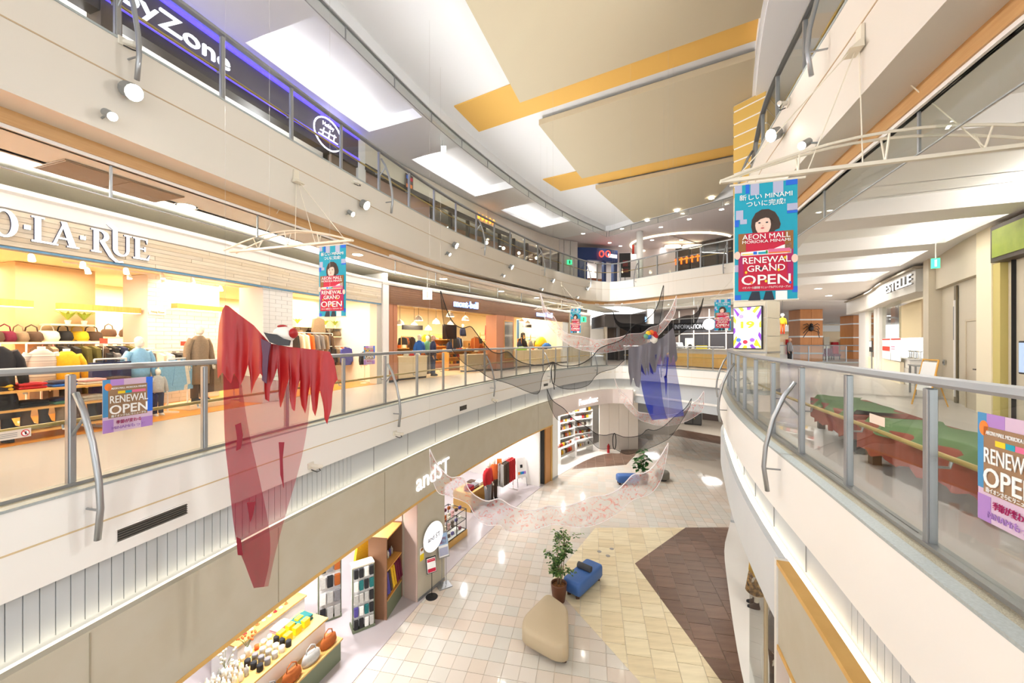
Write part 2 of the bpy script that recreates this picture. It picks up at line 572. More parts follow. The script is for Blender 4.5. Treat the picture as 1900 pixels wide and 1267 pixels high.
# sign board of the left ground floor shops, lit cove on top, oak lower edge
sW = E2.ray(1015, 0, sA)
sN = 4.2
board = struct(MB().sweep(E2, sN, sW, rect(-.26, -.16, 2.6, 3.73)).build('trim_3', CONC))
MB().sweep(E2, sN, sW, rect(-.265, -.15, 2.54, 2.6)).build('oak_edge', OAK, board)
MB().sweep(E2, sN, sW, rect(-.12, -.02, 3.66, 3.68)).build('light_strip', LED, board)
bj = MB().box((0, 0, 0), (.012, .01, 1.1)).mesh('board_joint', M('board_joint', (160, 150, 130), .8))
for px in (150, 500, 700, 990):
    p, t, n = E2.at(E2.ray(px, 0, sA), -.262)
    part('board_joint', bj, board, (p.x, p.y, 3.16), math.atan2(t.y, t.x))
FRB = M('pinkish_white_board', (236, 222, 216), .5)
fb = struct(MB().sweep(E2, sW, sA + 1.2, rect(-.26, -.16, 2.9, 3.73)).build('trim_4', FRB))
MB().sweep(E2, sW, sA + 1.2, rect(-.12, -.02, 3.66, 3.68)).build('light_strip', LED, fb)
sRn = E2.ray(1475, sB)
rb = struct(MB().sweep(E2, sB + 1.0, sRn, rect(-.2, -.12, 2.85, 3.73)).build('trim_5', BOARDR))
MB().sweep(E2, sB + 1.0, E2.L - 4, rect(-.1, .0, 3.66, 3.68)).build('light_strip', LED, rb)
rb2 = struct(MB().sweep(E2, sRn + .06, E2.L - 4, rect(-.22, -.12, 2.66, 3.66)).build('trim_6', CONC))
MB().sweep(E2, sRn + .06, E2.L - 4, rect(-.24, -.1, 3.66, 3.72)).build('oak_edge', OAK, rb2)
MB().sweep(E2, sRn + .06, E2.L - 4, rect(-.235, -.11, 2.6, 2.66)).build('oak_edge', OAK, rb2)
MB().sweep(E2, sRn - .02, sRn + .06, rect(-.24, -.1, 0, 3.72)).build('corner_post', STEEL, rb2)
# ceilings of the ground floor shops, walls behind
struct(MB().sweep(E2, 0, sA + 1.2, rect(-.14, 9, 3.0, 3.1), 1.0).build('ceiling_shops_left', WHITE))
struct(MB().sweep(E2, sB + .8, E2.L, rect(-.1, 9, 3.0, 3.1), 1.0).build('ceiling_shops_right', WHITE))
struct(MB().sweep(E2, sA + 1.2, sB + .8, rect(.0, 17, 3.4, 3.5), 1.0).build('ceiling_far', CEIL))
gs = struct(MB().sweep(E2, 2, sW, rect(-.2, 9, -.01, .012), .6).build('floor_shop_left', GREYF))
struct(MB().sweep(E2, sW, sA + .3, rect(-.2, 9, -.01, .012), .6).build('floor_shop_corner', WHITEF))
struct(MB().sweep(E2, sB + 1.0, E2.L, rect(-.1, 9, -.01, .014), .6).build('floor_shop_right', WHITEF))
SHW = M('shop_back_wall', (222, 214, 212), .6)
struct(MB().sweep(E2, 2, sW + .4, rect(5.0, 5.15, 0, 3.05), 1.0).build('wall_left_shops', SHW))
struct(MB().sweep(E2, sW + .4, sA, rect(4.6, 4.75, 0, 3.05), 1.0).build('wall_corner_shop', WHITE))
struct(MB().sweep(E2, sB + 1.0, E2.L, rect(4.0, 4.15, 0, 3.05), 1.0).build('wall_right_shops', WHITE))

# ----------------------------------------------------------------- third floor slab, edges, ceiling below
struct(MB().sweep(E3, 0, E3.L, rect(.03, 17, 9.88, 10.0)).build('floor_third', F2))
fas3 = struct(MB().sweep(E3, 0, E3.L, [(0, 8.9), (.45, 8.9), (.45, 9.0), (.1, 9.0), (.1, 10.06), (.0, 10.06)]).build('trim_7', FASC3))
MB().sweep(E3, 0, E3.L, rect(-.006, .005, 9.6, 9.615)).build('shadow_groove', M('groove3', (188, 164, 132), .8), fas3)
MB().sweep(E3, 0, E3.L, rect(-.012, .12, 10.06, 10.085)).build('edge_cap', LEDGE, fas3)
MB().sweep(E3, 0, E3.L, rect(.43, .47, 8.74, 8.9)).build('wood_band', WOOD, fas3)
# ceiling of the second floor: dropped margin, raised coffers with cove lamps
def coffered(name, path, s0, s1, z, h, o_in, o0, o1, o_out, coffers, mat, matup, step=.7):
    top = struct(MB().sweep(path, s0, s1, rect(o_in, o_out, z + h, z + h + .06), step).build(name, matup))
    MB().sweep(path, s0, s1, rect(o_in, o0, z, z + h), step).build('soffit_margin', mat, top)
    MB().sweep(path, s0, s1, rect(o1, o_out, z, z + h), step).build('soffit_margin', mat, top)
    prev = s0
    for a, b in list(coffers) + [(s1, s1)]:
        if a - prev > .05: MB().sweep(path, prev, a, rect(o0, o1, z, z + h), step).build('soffit_panel', mat, top)
        prev = b
    return top
def cove(path, s0, s1, off, z, power, aim_out=-.6, seg=2.4, col=(1, .985, .96), width=.08):
    k = max(1, int(round((s1 - s0) / seg)))
    for i in range(k):
        sm = s0 + (s1 - s0) * (i + .5) / k
        p, t, n = path.at(sm, off)
        lamp('AREA', (p.x, p.y, z), power * (s1 - s0) / k, col, (s1 - s0) / k * .95, width,
             (n.x * aim_out, n.y * aim_out, .8), roll=(t.x, t.y, 0))
c2 = struct(MB().sweep(E3, 0, sA3 + .5, rect(.45, 1.3, 8.7, 8.78), .7).build('ceiling_second_left', CEIL))
struct(MB().sweep(S2, 0, S2.L, rect(-1.75, -1.22, 8.705, 8.785), .7).build('ceiling_second_inner', CEIL))
struct(MB().sweep(S2, S2.near(-4.42, 13.7) - 3, S2.L, rect(-2.4, -1.22, 8.703, 8.78), .7).build('ceiling_second_wide', CEIL))
struct(MB().sweep(S2, 0, S2.L, rect(-1.25, 2.0, 9.02, 9.08), .7).build('ceiling_cove_left', WHITE))
cl = struct(MB().sweep(S2, 0, S2.L, rect(-1.3, -1.22, 8.7, 9.05), .7).build('trim_8', WHITE))
cove(S2, 3, S2.L, -.1, 8.72, 30, -.5)
f2c = struct(MB().sweep(E3, sA3 + .5, sB3, rect(.45, 17, 8.7, 8.8), .7).build('ceiling_second_far', CEIL))
sq = [E3.ray(p, sB3 + .5) for p in (1365, 1440, 1500, 1700)]
rc = coffered('ceiling_second_right', E3, sB3, E3.L, 8.7, .3, .45, 1.1, 3.9, 17, [(sB3 + .8, sB3 + 3.0), (sB3 + 4.0, sB3 + 6.4), (sB3 + 7.4, sB3 + 9.8), (sB3 + 10.8, sB3 + 13.4), (sB3 + 14.2, sB3 + 17)], CEIL, WHITE)
for a, b in [(sB3 + .8, sB3 + 3.0), (sB3 + 4.0, sB3 + 6.4), (sB3 + 7.4, sB3 + 9.8), (sB3 + 10.8, sB3 + 13.4), (sB3 + 14.2, sB3 + 17)]:
    cove(E3, a, b, 3.8, 8.76, 10, -.9, 3)
# smoke barrier glass below the ceilings
def barrier(name, label, path, s0, s1, off, z0, z1, sp):
    t_ = thing(name, label, 'smoke barrier', tuple(path.pt(s0, off, z1)))
    MB().sweep(path, s0, s1, rect(off - .02, off + .03, z1, z1 + .05)).build('top_frame', ALUD, t_)
    MB().sweep(path, s0, s1, rect(off - .008, off + .008, z0 - .012, z0)).build('bottom_trim', ALU, t_)
    k = int((s1 - s0) / sp)
    mm = MB().box((0, 0, 0), (.025, .02, z1 - z0)).mesh('mullion', ALU)
    for i in range(k + 1):
        p, t, n = path.at(s0 + (s1 - s0) * i / k, off)
        a = part('mullion', mm, t_, Vector((p.x, p.y, (z0 + z1) / 2)) - wt(t_), math.atan2(t.y, t.x))
        if i < k: MB().sweep(path, s0 + (s1 - s0) * i / k, s0 + (s1 - s0) * (i + 1) / k, rect(off - .003, off + .003, z0, z1), .6).build('glass_pane', GLS, t_)
barrier('smoke_barrier', 'glass smoke barrier hanging below the wood band along the left third floor edge', E3, 2, sA3 + .3, .5, 8.3, 8.7, 2.0)
barrier('smoke_barrier', 'glass smoke barrier hanging below the wood band over the information counter', E3, sA3 + .6, sB3 - .6, .5, 8.3, 8.7, 1.8)
barrier('smoke_barrier', 'glass smoke barrier hanging below the wood band along the right third floor edge', E3, sB3 + .3, E3.L - 3, .5, 8.3, 8.7, 2.0)

# ----------------------------------------------------------------- roof ceiling
struct(MB().sweep(E4, 0, E4.L, rect(-.02, .06, 13.3, 13.6), .5).build('trim_9', CEILW))
struct(MB().box((2, 9, 13.65), (34, 46, .1)).build('ceiling', CEILW))
def s4(p): return E4.near(*p)
cf = [(s4((-4.9, 4.0)), s4((-4.35, 5.9)) - .6), (s4((-3.8, 7.9)), s4((-2.35, 11.6))), (s4((-1.6, 13.2)), s4((.45, 16.8))), (s4((1.55, 18.6)), s4((3.7, 21.3)))]
coffered('ceiling_third_left', E4, 0, sA4 - .7, 13.25, .36, .06, .4, 2.5, 14, cf, CEILW, WHITE)
for a, b in cf: cove(E4, a, b, 2.4, 13.32, 11, -.8, 3.2)
struct(MB().sweep(E4, sA4 - .7, sB4, rect(.06, 14, 13.25, 13.35), .7).build('ceiling_third_far', M('ceiling_lilac_white', (226, 218, 216), .7)))
struct(MB().sweep(E4, sB4, E4.L, rect(.06, 14, 13.25, 13.35), .7).build('ceiling_third_right', CEILW))
barrier('smoke_barrier', 'glass smoke barrier hanging at the rim of the atrium ceiling on the left', E4, 2, sA4 - .1, .03, 12.98, 13.27, 1.6)
barrier('smoke_barrier', 'glass smoke barrier hanging at the rim of the atrium ceiling at the far end', E4, sA4 + .05, sB4, .03, 12.98, 13.27, 1.6)
# big hung panels with yellow strips between them
PAN = M('ceiling_panel_beige', (192, 180, 153), .65)
PANE = M('ceiling_panel_edge', (222, 196, 140), .6)
YEL = M('ceiling_yellow', (226, 180, 92), .6)
dx = Vector((.866, -.5))
zP = CZ + 6.85
def hung(pts):
    o = MB().slab([(x, y, zP) for x, y in pts], (0, 0, .17)).build('ceiling_panel', PAN)
    return o
def prow(a, b, L0, L1): return [a, b, (b[0] + dx.x * L1, b[1] + dx.y * L1), (a[0] + dx.x * L0, a[1] + dx.y * L0)]
pans = [prow((-2.6, 3.0), (.23, 11.06), 6.5, 7.0), prow((.85, 12.2), (2.94, 16.2), 7.4, 7.4), prow((3.75, 17.3), (7.0, 22.2), 6.0, 3.6)]
names = ['nearest large beige panel hung below the atrium ceiling', 'middle beige panel hung below the atrium ceiling between two yellow strips', 'farthest beige panel hung below the atrium ceiling by the far gallery']
for p_, nm in zip(pans, names): tag(hung(p_), nm, 'ceiling panel')
zc = 13.56
def strip(a, b, L): return MB().slab([(x, y, zc) for x, y in (a, b, (b[0] + dx.x * L, b[1] + dx.y * L), (a[0] + dx.x * L, a[1] + dx.y * L))], (0, 0, .035))
ct = bpy.data.objects['ceiling']
for a, b in (((-1.75, 11.65), (-1.12, 13.05)), ((1.35, 16.9), (2.3, 18.2))):
    strip(a, b, 9).build('yellow_strip', YEL, ct)
# outer walls close the building
OUT = M('outer_wall', (214, 204, 190), .7)
struct(MB().sweep(E2, 0, sA, rect(13, 13.2, 0, 13.6), 2).build('wall_left', OUT))
struct(MB().sweep(E2, sA, sB, rect(15, 15.2, 0, 4.9), 2).build('wall_far', OUT))
struct(MB().sweep(E2, sA, sB, rect(15, 15.2, 9.9, 13.6), 2).build('wall_far_upper', OUT))
struct(MB().sweep(E2, sB, E2.L, rect(16, 16.2, 0, 4.9), 2).build('wall_right', OUT))
struct(MB().sweep(E2, sB, E2.L, rect(16, 16.2, 9.9, 13.6), 2).build('wall_right_upper', OUT))
# ================================================================= balustrades
BRASS = M('brass_bumper_rail', (176, 150, 86), .4, .4)
tubeM = MB().tube([(0, -.07, .97), (0, -.18, .8), (0, -.3, .5), (0, -.38, .15), (0, -.4, -.1), (0, -.36, -.4)], .027, 8).mesh('curved_tube', ALU, True)
strutM = MB().tube([(0, -.02, .56), (0, -.2, .76)], .014, 6).mesh('strut', ALU)
pinM = MB().tube([(0, -.2, -.12), (0, -.4, -.12)], .011, 6).mesh('pin', ALU)
postM = MB().rbox((0, 0, .615), (.045, .062, 1.07), .008).box((.026, 0, .615), (.01, .04, 1.05)).box((-.026, 0, .615), (.01, .04, 1.05)).mesh('post', ALU)
brM = MB().tube([(0, .03, .62), (0, .1, .62), (0, .11, .66)], .01, 6).mesh('bumper_bracket', ALU)
def balustrade(label, path, s0, s1, first, sp, off, z, tube_mod, tube_k, bumper=True):
    b = thing('glass_balustrade', label, 'railing', tuple(path.pt(s0, off, z)))
    hr = [(off - .045, z + 1.17), (off + .045, z + 1.17), (off + .05, z + 1.19), (off + .035, z + 1.225), (off, z + 1.235), (off - .035, z + 1.225), (off - .05, z + 1.19)]
    MB().sweep(path, s0, s1, hr, .4).build('handrail', ALU, b)
    MB().sweep(path, s0, s1, rect(off - .045, off + .045, z + .06, z + .11), .4).build('bottom_rail', ALUD, b)
    if not bumper: MB().sweep(path, s0, s1, rect(off - .06, off + .06, z, z + .06), .4).build('kerb', TERR, b)
    if bumper:
        bm_ = MB()
        n = int((s1 - s0) / .5)
        bm_.tube([path.pt(s0 + (s1 - s0) * i / n, off + .11, z + .68) for i in range(n + 1)], .02, 8)
        bm_.build('bumper_rail', BRASS, b, True)
    k0 = int(math.ceil((s0 - first) / sp))
    k1 = int(math.floor((s1 - first) / sp))
    for k in range(k0, k1 + 1):
        s = first + k * sp
        p, t, n = path.at(s, off)
        a = math.atan2(t.y, t.x)
        loc = Vector((p.x, p.y, z)) - wt(b)
        po = part('post', postM, b, loc, a)
        if bumper: part('bumper_bracket', brM, po)
        if tube_mod and (k - tube_k) % tube_mod == 0:
            ct_ = part('curved_tube', tubeM, b, loc, a)
            part('strut', strutM, ct_)
            part('pin', pinM, ct_)
        if k < k1:
            A = path.pt(s + .03, off, z + .11)
            B = path.pt(s + sp - .03, off, z + .11)
            nn = Vector((n.x, n.y, 0)) * .01
            MB().slab([A, B, B + Vector((0, 0, 1.06)), A + Vector((0, 0, 1.06))], nn).build('glass_pane', GLS, b)
    return b
p131 = E2.ray(131, 0, sA)
balustrade('grey metal and glass balustrade along the left second floor walkway', E2, 3, sA - .4, p131, 1.262, 0, 5, 4, 0)
balustrade('grey metal and glass balustrade in front of the information counter', E2, sA + .5, sB - .6, sA + .6, 1.26, 0, 5, 4, 2)
p1726 = E2.ray(1726, sB)
balustrade('grey metal and glass balustrade curving along the right second floor walkway', E2, sB + .3, E2.L - 2, p1726, 1.1, 0, 5, 4, -2)
p430 = E3.ray(428, 0, sA3)
balustrade('grey metal and glass balustrade along the left third floor gallery', E3, 3, sA3 - .9, p430, 1.262, .2, 10, 4, 3)
balustrade('grey metal and glass balustrade of the third floor across the far end', E3, sA3 - .7, sB3 - .5, sA3 - .6, 1.26, .2, 10, 4, 30)
balustrade('grey metal and glass balustrade of the third floor above the hanging banner on the right', E3, sB3 + .4, E3.L - 2, E3.ray(1463, sB3), 1.262, .2, 10, 4, 1)

# ================================================================= flood lamps on the third floor edge
LENS = M('lit_lens', (255, 250, 238), .4, emit=30, ecol=(255, 248, 232))
def flood(px, py, path, s0, s1, big, label, aim, pw=350):
    s = path.ray(px, s0, s1)
    p, t, n = path.at(s, -.16)
    z = CZ + (633 - py) / F * p.y
    o = thing('flood_lamp', label, 'lamp', (p.x, p.y, z), group='flood lamps on the third floor edge')
    r = .1 if big else .05
    d = Vector(aim).normalized()
    c = Vector((0, 0, 0))
    MB().tube([c - d * .1, c + d * .03], [r * .9, r], 14).build('housing', ALUD, o, local=True)
    MB().tube([c + d * .03, c + d * .036], [r * .9, r * .9], 14).build('lens', LENS, o, local=True)
    MB().tube([Vector((n.x, n.y, 0)) * .16, c - d * .05], .012, 6).build('bracket', ALUD, o, local=True)
    if not big: lamp('SPOT', tuple(Vector((p.x, p.y, z)) + d * .06), pw, (1, .99, .97), .05, aim=(d.x * .45, d.y * .3, -1), spot=95)
    if big: lamp('SPOT', tuple(Vector((p.x, p.y, z)) + d * .06), pw, (.98, .99, 1), .08, aim=(d.x, d.y, .3), spot=165)
    return o
for i, (px, py) in enumerate([(230, 170), (665, 380), (840, 455), (945, 495), (1020, 520), (1085, 535)]):
    nth = ['nearest', 'second', 'third', 'fourth', 'fifth', 'farthest'][i]
    flood(px, py, E3, 0, sA3, True, '%s bright flood lamp in the row on the left third floor edge' % nth, (.8, -.15, -.45), [290, 430, 500, 430, 300, 180][i])
    flood(px - (40 if i == 0 else 18), py + (44 if i == 0 else 16), E3, 0, sA3, False, 'small spot lamp beside the %s flood lamp on the left edge' % nth, (.8, -.2, -.5), [20, 50, 170, 400, 680, 750][i])
flood(1455, 250, E3, sB3, E3.L, True, 'bright flood lamp on the right third floor edge above the large banner', (-.85, -.1, -.4))
flood(2300, -60, E3, sB3, E3.L, True, 'added flood lamp on the right third floor edge, unseen beyond the picture', (-.85, .1, -.4), 260)  # added lamp out of view, brightens the left side of the void
flood(1517, 268, E3, sB3, E3.L, False, 'small spot lamp beside the flood lamp on the right edge', (-.8, -.2, -.5))

# small wall cameras and anchors on the edges
CAMM = M('camera_housing', (222, 216, 202), .5)
def edge_cam(px, py, path, s0, s1, label):
    s = path.ray(px, s0, s1)
    off = -.22 if path is E2 else 0
    p, t, n = path.at(s, off)
    z = CZ + (633 - py) / F * p.y
    o = thing('security_camera', label, 'camera', (p.x, p.y, z))
    a = math.atan2(t.y, t.x)
    MB().rbox((0, -.01, 0), (.12, .03, .1), .01).build('mount', CAMM, o, local=True).rotation_euler.z = a
    MB().tube([(0, -.02, 0), (.04, -.12, -.02), (.1, -.15, -.03)], [.03, .035, .03], 10).build('camera_body', CAMM, o, local=True).rotation_euler.z = a
    MB().tube([(.06, -.1, -.03), (.07, -.14, -.09), (.02, -.12, -.1), (-.02, -.04, -.06)], .008, 6).build('cable', BLACK, o, local=True).rotation_euler.z = a
edge_cam(225, 78, E3, 0, sA3, 'small camera with a black cable on the near left third floor edge')
edge_cam(661, 336, E3, 0, sA3, 'small camera on the left third floor edge above the flood lamps')
edge_cam(1462, 190, E3, sB3, E3.L, 'small camera with a cable on the right third floor edge')
edge_cam(556, 863, E2, 0, sA, 'small camera on the left second floor edge behind the red ghost')
edge_cam(905, 741, E2, 0, sA, 'small camera on the left second floor edge before the black netting')
edge_cam(717, 803, E2, 0, sA, 'pair of small anchors on the left second floor edge')
# dark air grilles in the left edge
def grille(px0, px1, py0, py1, label):
    s0, s1 = E2.ray(px0, 0, sA), E2.ray(px1, 0, sA)
    zt = CZ - (py0 - 633) / F * E2.pt(s0).y * .965
    zb = CZ - (py1 - 633) / F * E2.pt(s0).y * .965
    o = thing('air_grille', label, 'grille', tuple(E2.pt(s0, -.22, zb)))
    MB().sweep(E2, s0, s1, rect(-.224, -.218, zb, zt)).build('opening', M('grille_dark', (44, 42, 38), .7), o)
    fr = MB()
    fr.sweep(E2, s0 - .02, s1 + .02, rect(-.235, -.215, zt, zt + .015)).sweep(E2, s0 - .02, s1 + .02, rect(-.235, -.215, zb - .015, zb))
    fr.build('frame', CREAM, o)
    for k in range(5):
        z = zb + (zt - zb) * (k + .5) / 5
        MB().sweep(E2, s0, s1, rect(-.236, -.222, z - .005, z + .005)).build('slat', M('grille_slat', (92, 88, 80), .6), o)
grille(192, 303, 990, 1013, 'long dark air grille in the near left edge below the balustrade')
grille(838, 856, 757, 766, 'small dark air grille in the left edge below the outdoor shop')
grille(1000, 1009, 714, 719, 'tiny dark air grille in the left edge beside the black netting')

# ================================================================= banners on trussed arms
TEAL = M('banner_teal', (22, 158, 184), .7)
BLUE = M('print_blue', (34, 104, 214), .7)
LAV = M('print_lavender', (176, 180, 206), .7)
RED = M('print_red', (196, 28, 62), .7)
MAG = M('print_magenta', (168, 30, 96), .7)
BRN = M('print_brown', (150, 100, 52), .7)
PW = M('print_white', (244, 244, 242), .7)
SKIN = M('print_skin', (238, 204, 186), .7)
HAIR = M('print_hair', (66, 50, 42), .7)
PY = M('print_yellow', (236, 208, 40), .7)
PG = M('print_green', (60, 140, 60), .7)
PP = M('print_pink', (220, 110, 150), .7)
PO = M('print_orange', (236, 130, 50), .7)
PUR = M('print_purple', (168, 128, 196), .7)
PN = M('print_navy', (40, 46, 60), .7)
class Card:
    """flat printed sheet: u to the reader's right, v up, unit square"""
    def __init__(self, parent, o, xd, W, H, eps=.004):
        self.par, self.o, self.W, self.H = parent, Vector(o), W, H
        self.x = Vector(xd).normalized()
        self.n = self.x.cross(Vector((0, 0, 1))).normalized()
        self.eps = eps
        self.lvl = 1
    def P(self, u, v, k=1): return self.o + self.x * (u * self.W) + Vector((0, 0, v * self.H)) + self.n * (self.eps * k)
    def shape(self, pts, mat, k=1, name='print'):
        return MB().slab([self.P(u, v, k - 1) for u, v in pts][::-1], self.n * self.eps).build(name, mat, self.par)
    def rect(self, u0, v0, u1, v1, mat, k=1, name='print'): return self.shape([(u0, v0), (u1, v0), (u1, v1), (u0, v1)], mat, k, name)
    def disc(self, u, v, ru, rv, mat, k=1, n=16, name='print', a0=0, a1=360):
        return self.shape([(u + ru * math.cos(R(a0 + (a1 - a0) * i / n)), v + rv * math.sin(R(a0 + (a1 - a0) * i / n))) for i in range(n if a1 - a0 >= 360 else n + 1)], mat, k, name)
    def txt(self, body, u, v, size, fit, mat=None, k=2, bold=.0):
        return text(body, size * self.H, self.P(u, v, k), self.x, mat or PW, self.par, 'lettering', .004, bold * self.H, fit=fit * self.W if fit else None)
def banner_print(c, detail=True):
    for u0, v0, u1, v1, m in ((0, .93, .12, 1, LAV), (.18, .92, .24, 1, BLUE), (.26, .9, .4, 1, LAV), (.62, .9, .78, 1, LAV), (.82, .955, 1, 1, BLUE),
                              (.02, .7, .14, .78, LAV), (0, .64, .07, .7, BLUE), (.84, .74, 1, .8, LAV), (.84, .72, 1, .745, BLUE), (.09, .66, .2, .7, LAV),
                              (0, 0, .1, .05, BLUE), (.92, .06, 1, .11, BLUE), (0, .25, .06, .31, LAV)):
        c.rect(u0, v0, u1, v1, m)
    c.shape([(.3, .565), (.27, .63), (.28, .69), (.34, .745), (.44, .772), (.55, .77), (.65, .742), (.71, .69), (.74, .635), (.72, .6), (.66, .59), (.62, .565)], HAIR, 1)
    c.disc(.46, .64, .125, .085, SKIN, 2)
    c.shape([(.33, .665), (.36, .72), (.48, .752), (.6, .725), (.62, .66), (.58, .69), (.5, .7), (.42, .69), (.37, .67)], HAIR, 3)
    for u in (.4, .52): c.disc(u, .658, .02, .006, PN, 4, 8)
    c.disc(.45, .612, .028, .006, M('print_lip', (196, 90, 92), .6), 4, 8)
    c.disc(.455, .632, .012, .006, M('print_skin_shade', (222, 178, 158), .6), 4, 8)
    c.rect(.06, .08, .93, .575, RED, 3, 'sign_print')
    c.rect(.06, .42, .18, .575, BRN, 4)
    c.rect(.8, .42, .93, .575, BRN, 4)
    c.rect(.06, .2, .14, .4, MAG, 4)
    c.rect(.84, .2, .93, .42, MAG, 4)
    c.disc(.04, .39, .05, .035, SKIN, 5)
    c.disc(.95, .34, .05, .035, SKIN, 5)
    c.shape([(.22, 0), (.42, 0), (.4, .075), (.28, .075)], PN, 3)
    c.shape([(.46, 0), (.64, 0), (.6, .075), (.5, .075)], PN, 3)
    c.rect(.66, 0, .84, .075, PW, 2)
    c.shape([(.1, .385), (.9, .385), (.9, .475), (.76, .455), (.6, .425), (.1, .415)], PW, 4)
    for u0, u1, h, m in ((.12, .3, .4, PY), (.3, .36, .415, BLUE), (.38, .5, .41, TEAL), (.5, .53, .42, PG), (.54, .88, .43, PP)):
        c.rect(u0, .392, u1, h, m, 5)
    c.rect(.54, .392, .88, .402, PO, 6)
    c.txt('新しい MINAMI', .5, .865, .055, .84, k=2)
    c.txt('ついに完成!', .5, .805, .055, .62, k=2)
    c.txt('AEON MALL', .5, .52, .062, .76, k=6)
    c.txt('MORIOKA MINAMI', .5, .487, .035, .76, k=6)
    c.txt('RENEWAL', .5, .315, .075, .76, k=6, bold=.0005)
    c.txt('GRAND', .5, .245, .075, .6, k=6, bold=.0005)
    c.txt('OPEN', .5, .135, .115, .78, k=6, bold=.001)
    c.txt('イオンモール盛岡南 リニューアルグランドオープン!!', .5, .1, .022, .76, k=6)
    for u, v, m in ((.18, .24, PY), (.42, .27, PN), (.7, .25, PY), (.5, .16, PY), (.27, .15, PO), (.8, .35, PY), (.56, .3, PW), (.88, .14, BLUE)):
        c.disc(u, v, .02, .012, m, 7, 8)
ARMZ = 8.2
ARMC = M('ivory_steel', (226, 218, 200), .45, .1)
def banner_arm(path, s, which, flip):
    p, t, n = path.at(s)
    q = lambda off, z, tt=0.0: Vector((p.x + n.x * off + t.x * tt, p.y + n.y * off + t.y * tt, z))
    a = thing('banner_truss', 'ivory truss carrying the %s' % which.split(',')[0], 'bracket', tuple(q(0, ARMZ)))
    m = MB()
    for tt in (-.12, .12):
        m.tube([q(1.6 - 2.85 * i / 12, ARMZ + .26 * math.sin(math.pi * i / 12), tt * (1 - .8 * i / 12)) for i in range(13)], .014, 6)
    m.build('arched_chord', ARMC, a)
    b = MB().box((0, 0, 0), (2.85, .05, .035)).build('boom', ARMC, a, local=True)
    b.location = q(.175, ARMZ) - wt(a)
    b.rotation_euler.z = math.atan2(n.y, n.x)
    m = MB()
    for i in (3, 6, 9):
        o = 1.6 - 2.85 * i / 12
        for tt in (-.12, .12): m.tube([q(o, ARMZ), q(o, ARMZ + .26 * math.sin(math.pi * i / 12), tt * (1 - .8 * i / 12))], .009, 5)
    m.build('web_bar', ARMC, a)
    m = MB()
    for o, tt in ((-1.1, 0), (0, 0), (-.45, .0), (.9, 0)): m.tube([q(-.03, 9.42), q(o, ARMZ + .02, tt)], .006, 5)
    m.build('stay_wire', ARMC, a)
    b = MB().box((0, 0, 0), (.1, .03, .22)).add([(-.09, -.12, -.13), (.09, -.12, -.13), (.09, 0, -.13), (-.09, 0, -.13), (-.05, 0, -.02), (.05, 0, -.02)],
            [(0, 1, 2, 3), (0, 4, 5, 1), (0, 3, 4), (1, 5, 2), (2, 5, 4, 3)]).build('wall_mount', ARMC, a, local=True)
    b.location = q(-.02, 9.45) - wt(a)
    b.rotation_euler.z = math.atan2(t.y, t.x)
    # the cloth
    zb, H, W = ARMZ - .06 - 1.24, 1.24, .57
    u0, u1 = (-1.11, -.54) if not flip else (-.54, -1.11)
    o0, o1 = q(u0, zb, .0), q(u1, zb, .0)
    bn = thing('banner', which, 'banner', tuple(q((u0 + u1) / 2, zb)), group='shopping mall banners')
    c = Card(bn, o0, o1 - o0, W, H, .003)
    rows = []
    MB().slab([c.P(0, 0, -2), c.P(0, 1, -2), c.P(1, 1, -2), c.P(1, 0, -2)], c.n * .006).build('cloth', TEAL, bn)
    MB().tube([c.P(-.08, 1.005, -1), c.P(1.12, 1.005, -1)], .012, 8).build('rod', ARMC, bn)
    MB().tube([c.P(-.02, 0, -1), c.P(1.02, 0, -1)], .009, 8).build('hem_rod', ARMC, bn)
    banner_print(c)
    return a
banner_arm(E3, E3.ray(548, 0, sA3), 'teal and red banner hanging in front of the left clothing shop', True)
banner_arm(E3, E3.ray(1610, sB3), 'largest teal and red banner, hanging high on the right', False)
banner_arm(E3, E3.near(2.6, 20.2), 'smallest teal and red banner, far away beside the outdoor shop', True)
banner_arm(E3, E3.near(9.0, 14.9), 'small teal and red banner in front of the information sign', False)
# posters stuck to the glass
def open_poster(o, xd, W, H, label):
    t_ = thing('glass_poster', label, 'poster', tuple(o))
    c = Card(t_, o, xd, W, H, .002)
    MB().slab([c.P(0, 0, -2), c.P(0, 1, -2), c.P(1, 1, -2), c.P(1, 0, -2)], c.n * .004).build('sheet', M('print_mauve', (206, 182, 206), .6), t_)
    c.rect(0, .3, .14, 1, M('print_sea', (70, 140, 190), .6)); c.rect(.86, .3, 1, 1, BLUE); c.rect(.14, .85, .4, 1, PUR)
    c.rect(0, 0, .2, .24, PUR); c.rect(.75, 0, 1, .2, PUR)
    c.disc(.1, .86, .07, .07, PO, 2)
    c.rect(.1, .27, .88, .88, M('print_wood', (150, 118, 88), .6), 2, 'sign_print')
    for u0, u1, m in ((.28, .42, PY), (.43, .55, TEAL), (.56, .84, PP)): c.rect(u0, .72, u1, .77, m, 3)
    c.txt('AEON MALL MORIOKA MINAMI', .5, .81, .05, .7, k=4)
    c.txt('RENEWAL', .5, .55, .2, .76, k=4, bold=.001)
    c.txt('OPEN', .5, .34, .24, .76, k=4, bold=.003)
    c.txt('南イオンさらにリニューアル', .5, .285, .05, .7, k=4)
    c.txt('季節が変わる', .5, .15, .08, .5, MAG, k=3)
    c.txt('MiNAMiもっと', .5, .05, .08, .66, PUR, k=3)
def stick(path, px0, px1, z0, z1, s0, s1, off, label, flip=False):
    a, b = path.pt(path.ray(px0, s0, s1), off, z0), path.pt(path.ray(px1, s0, s1), off, z0)
    open_poster(a, b - a, (b - a).length, z1 - z0, label)
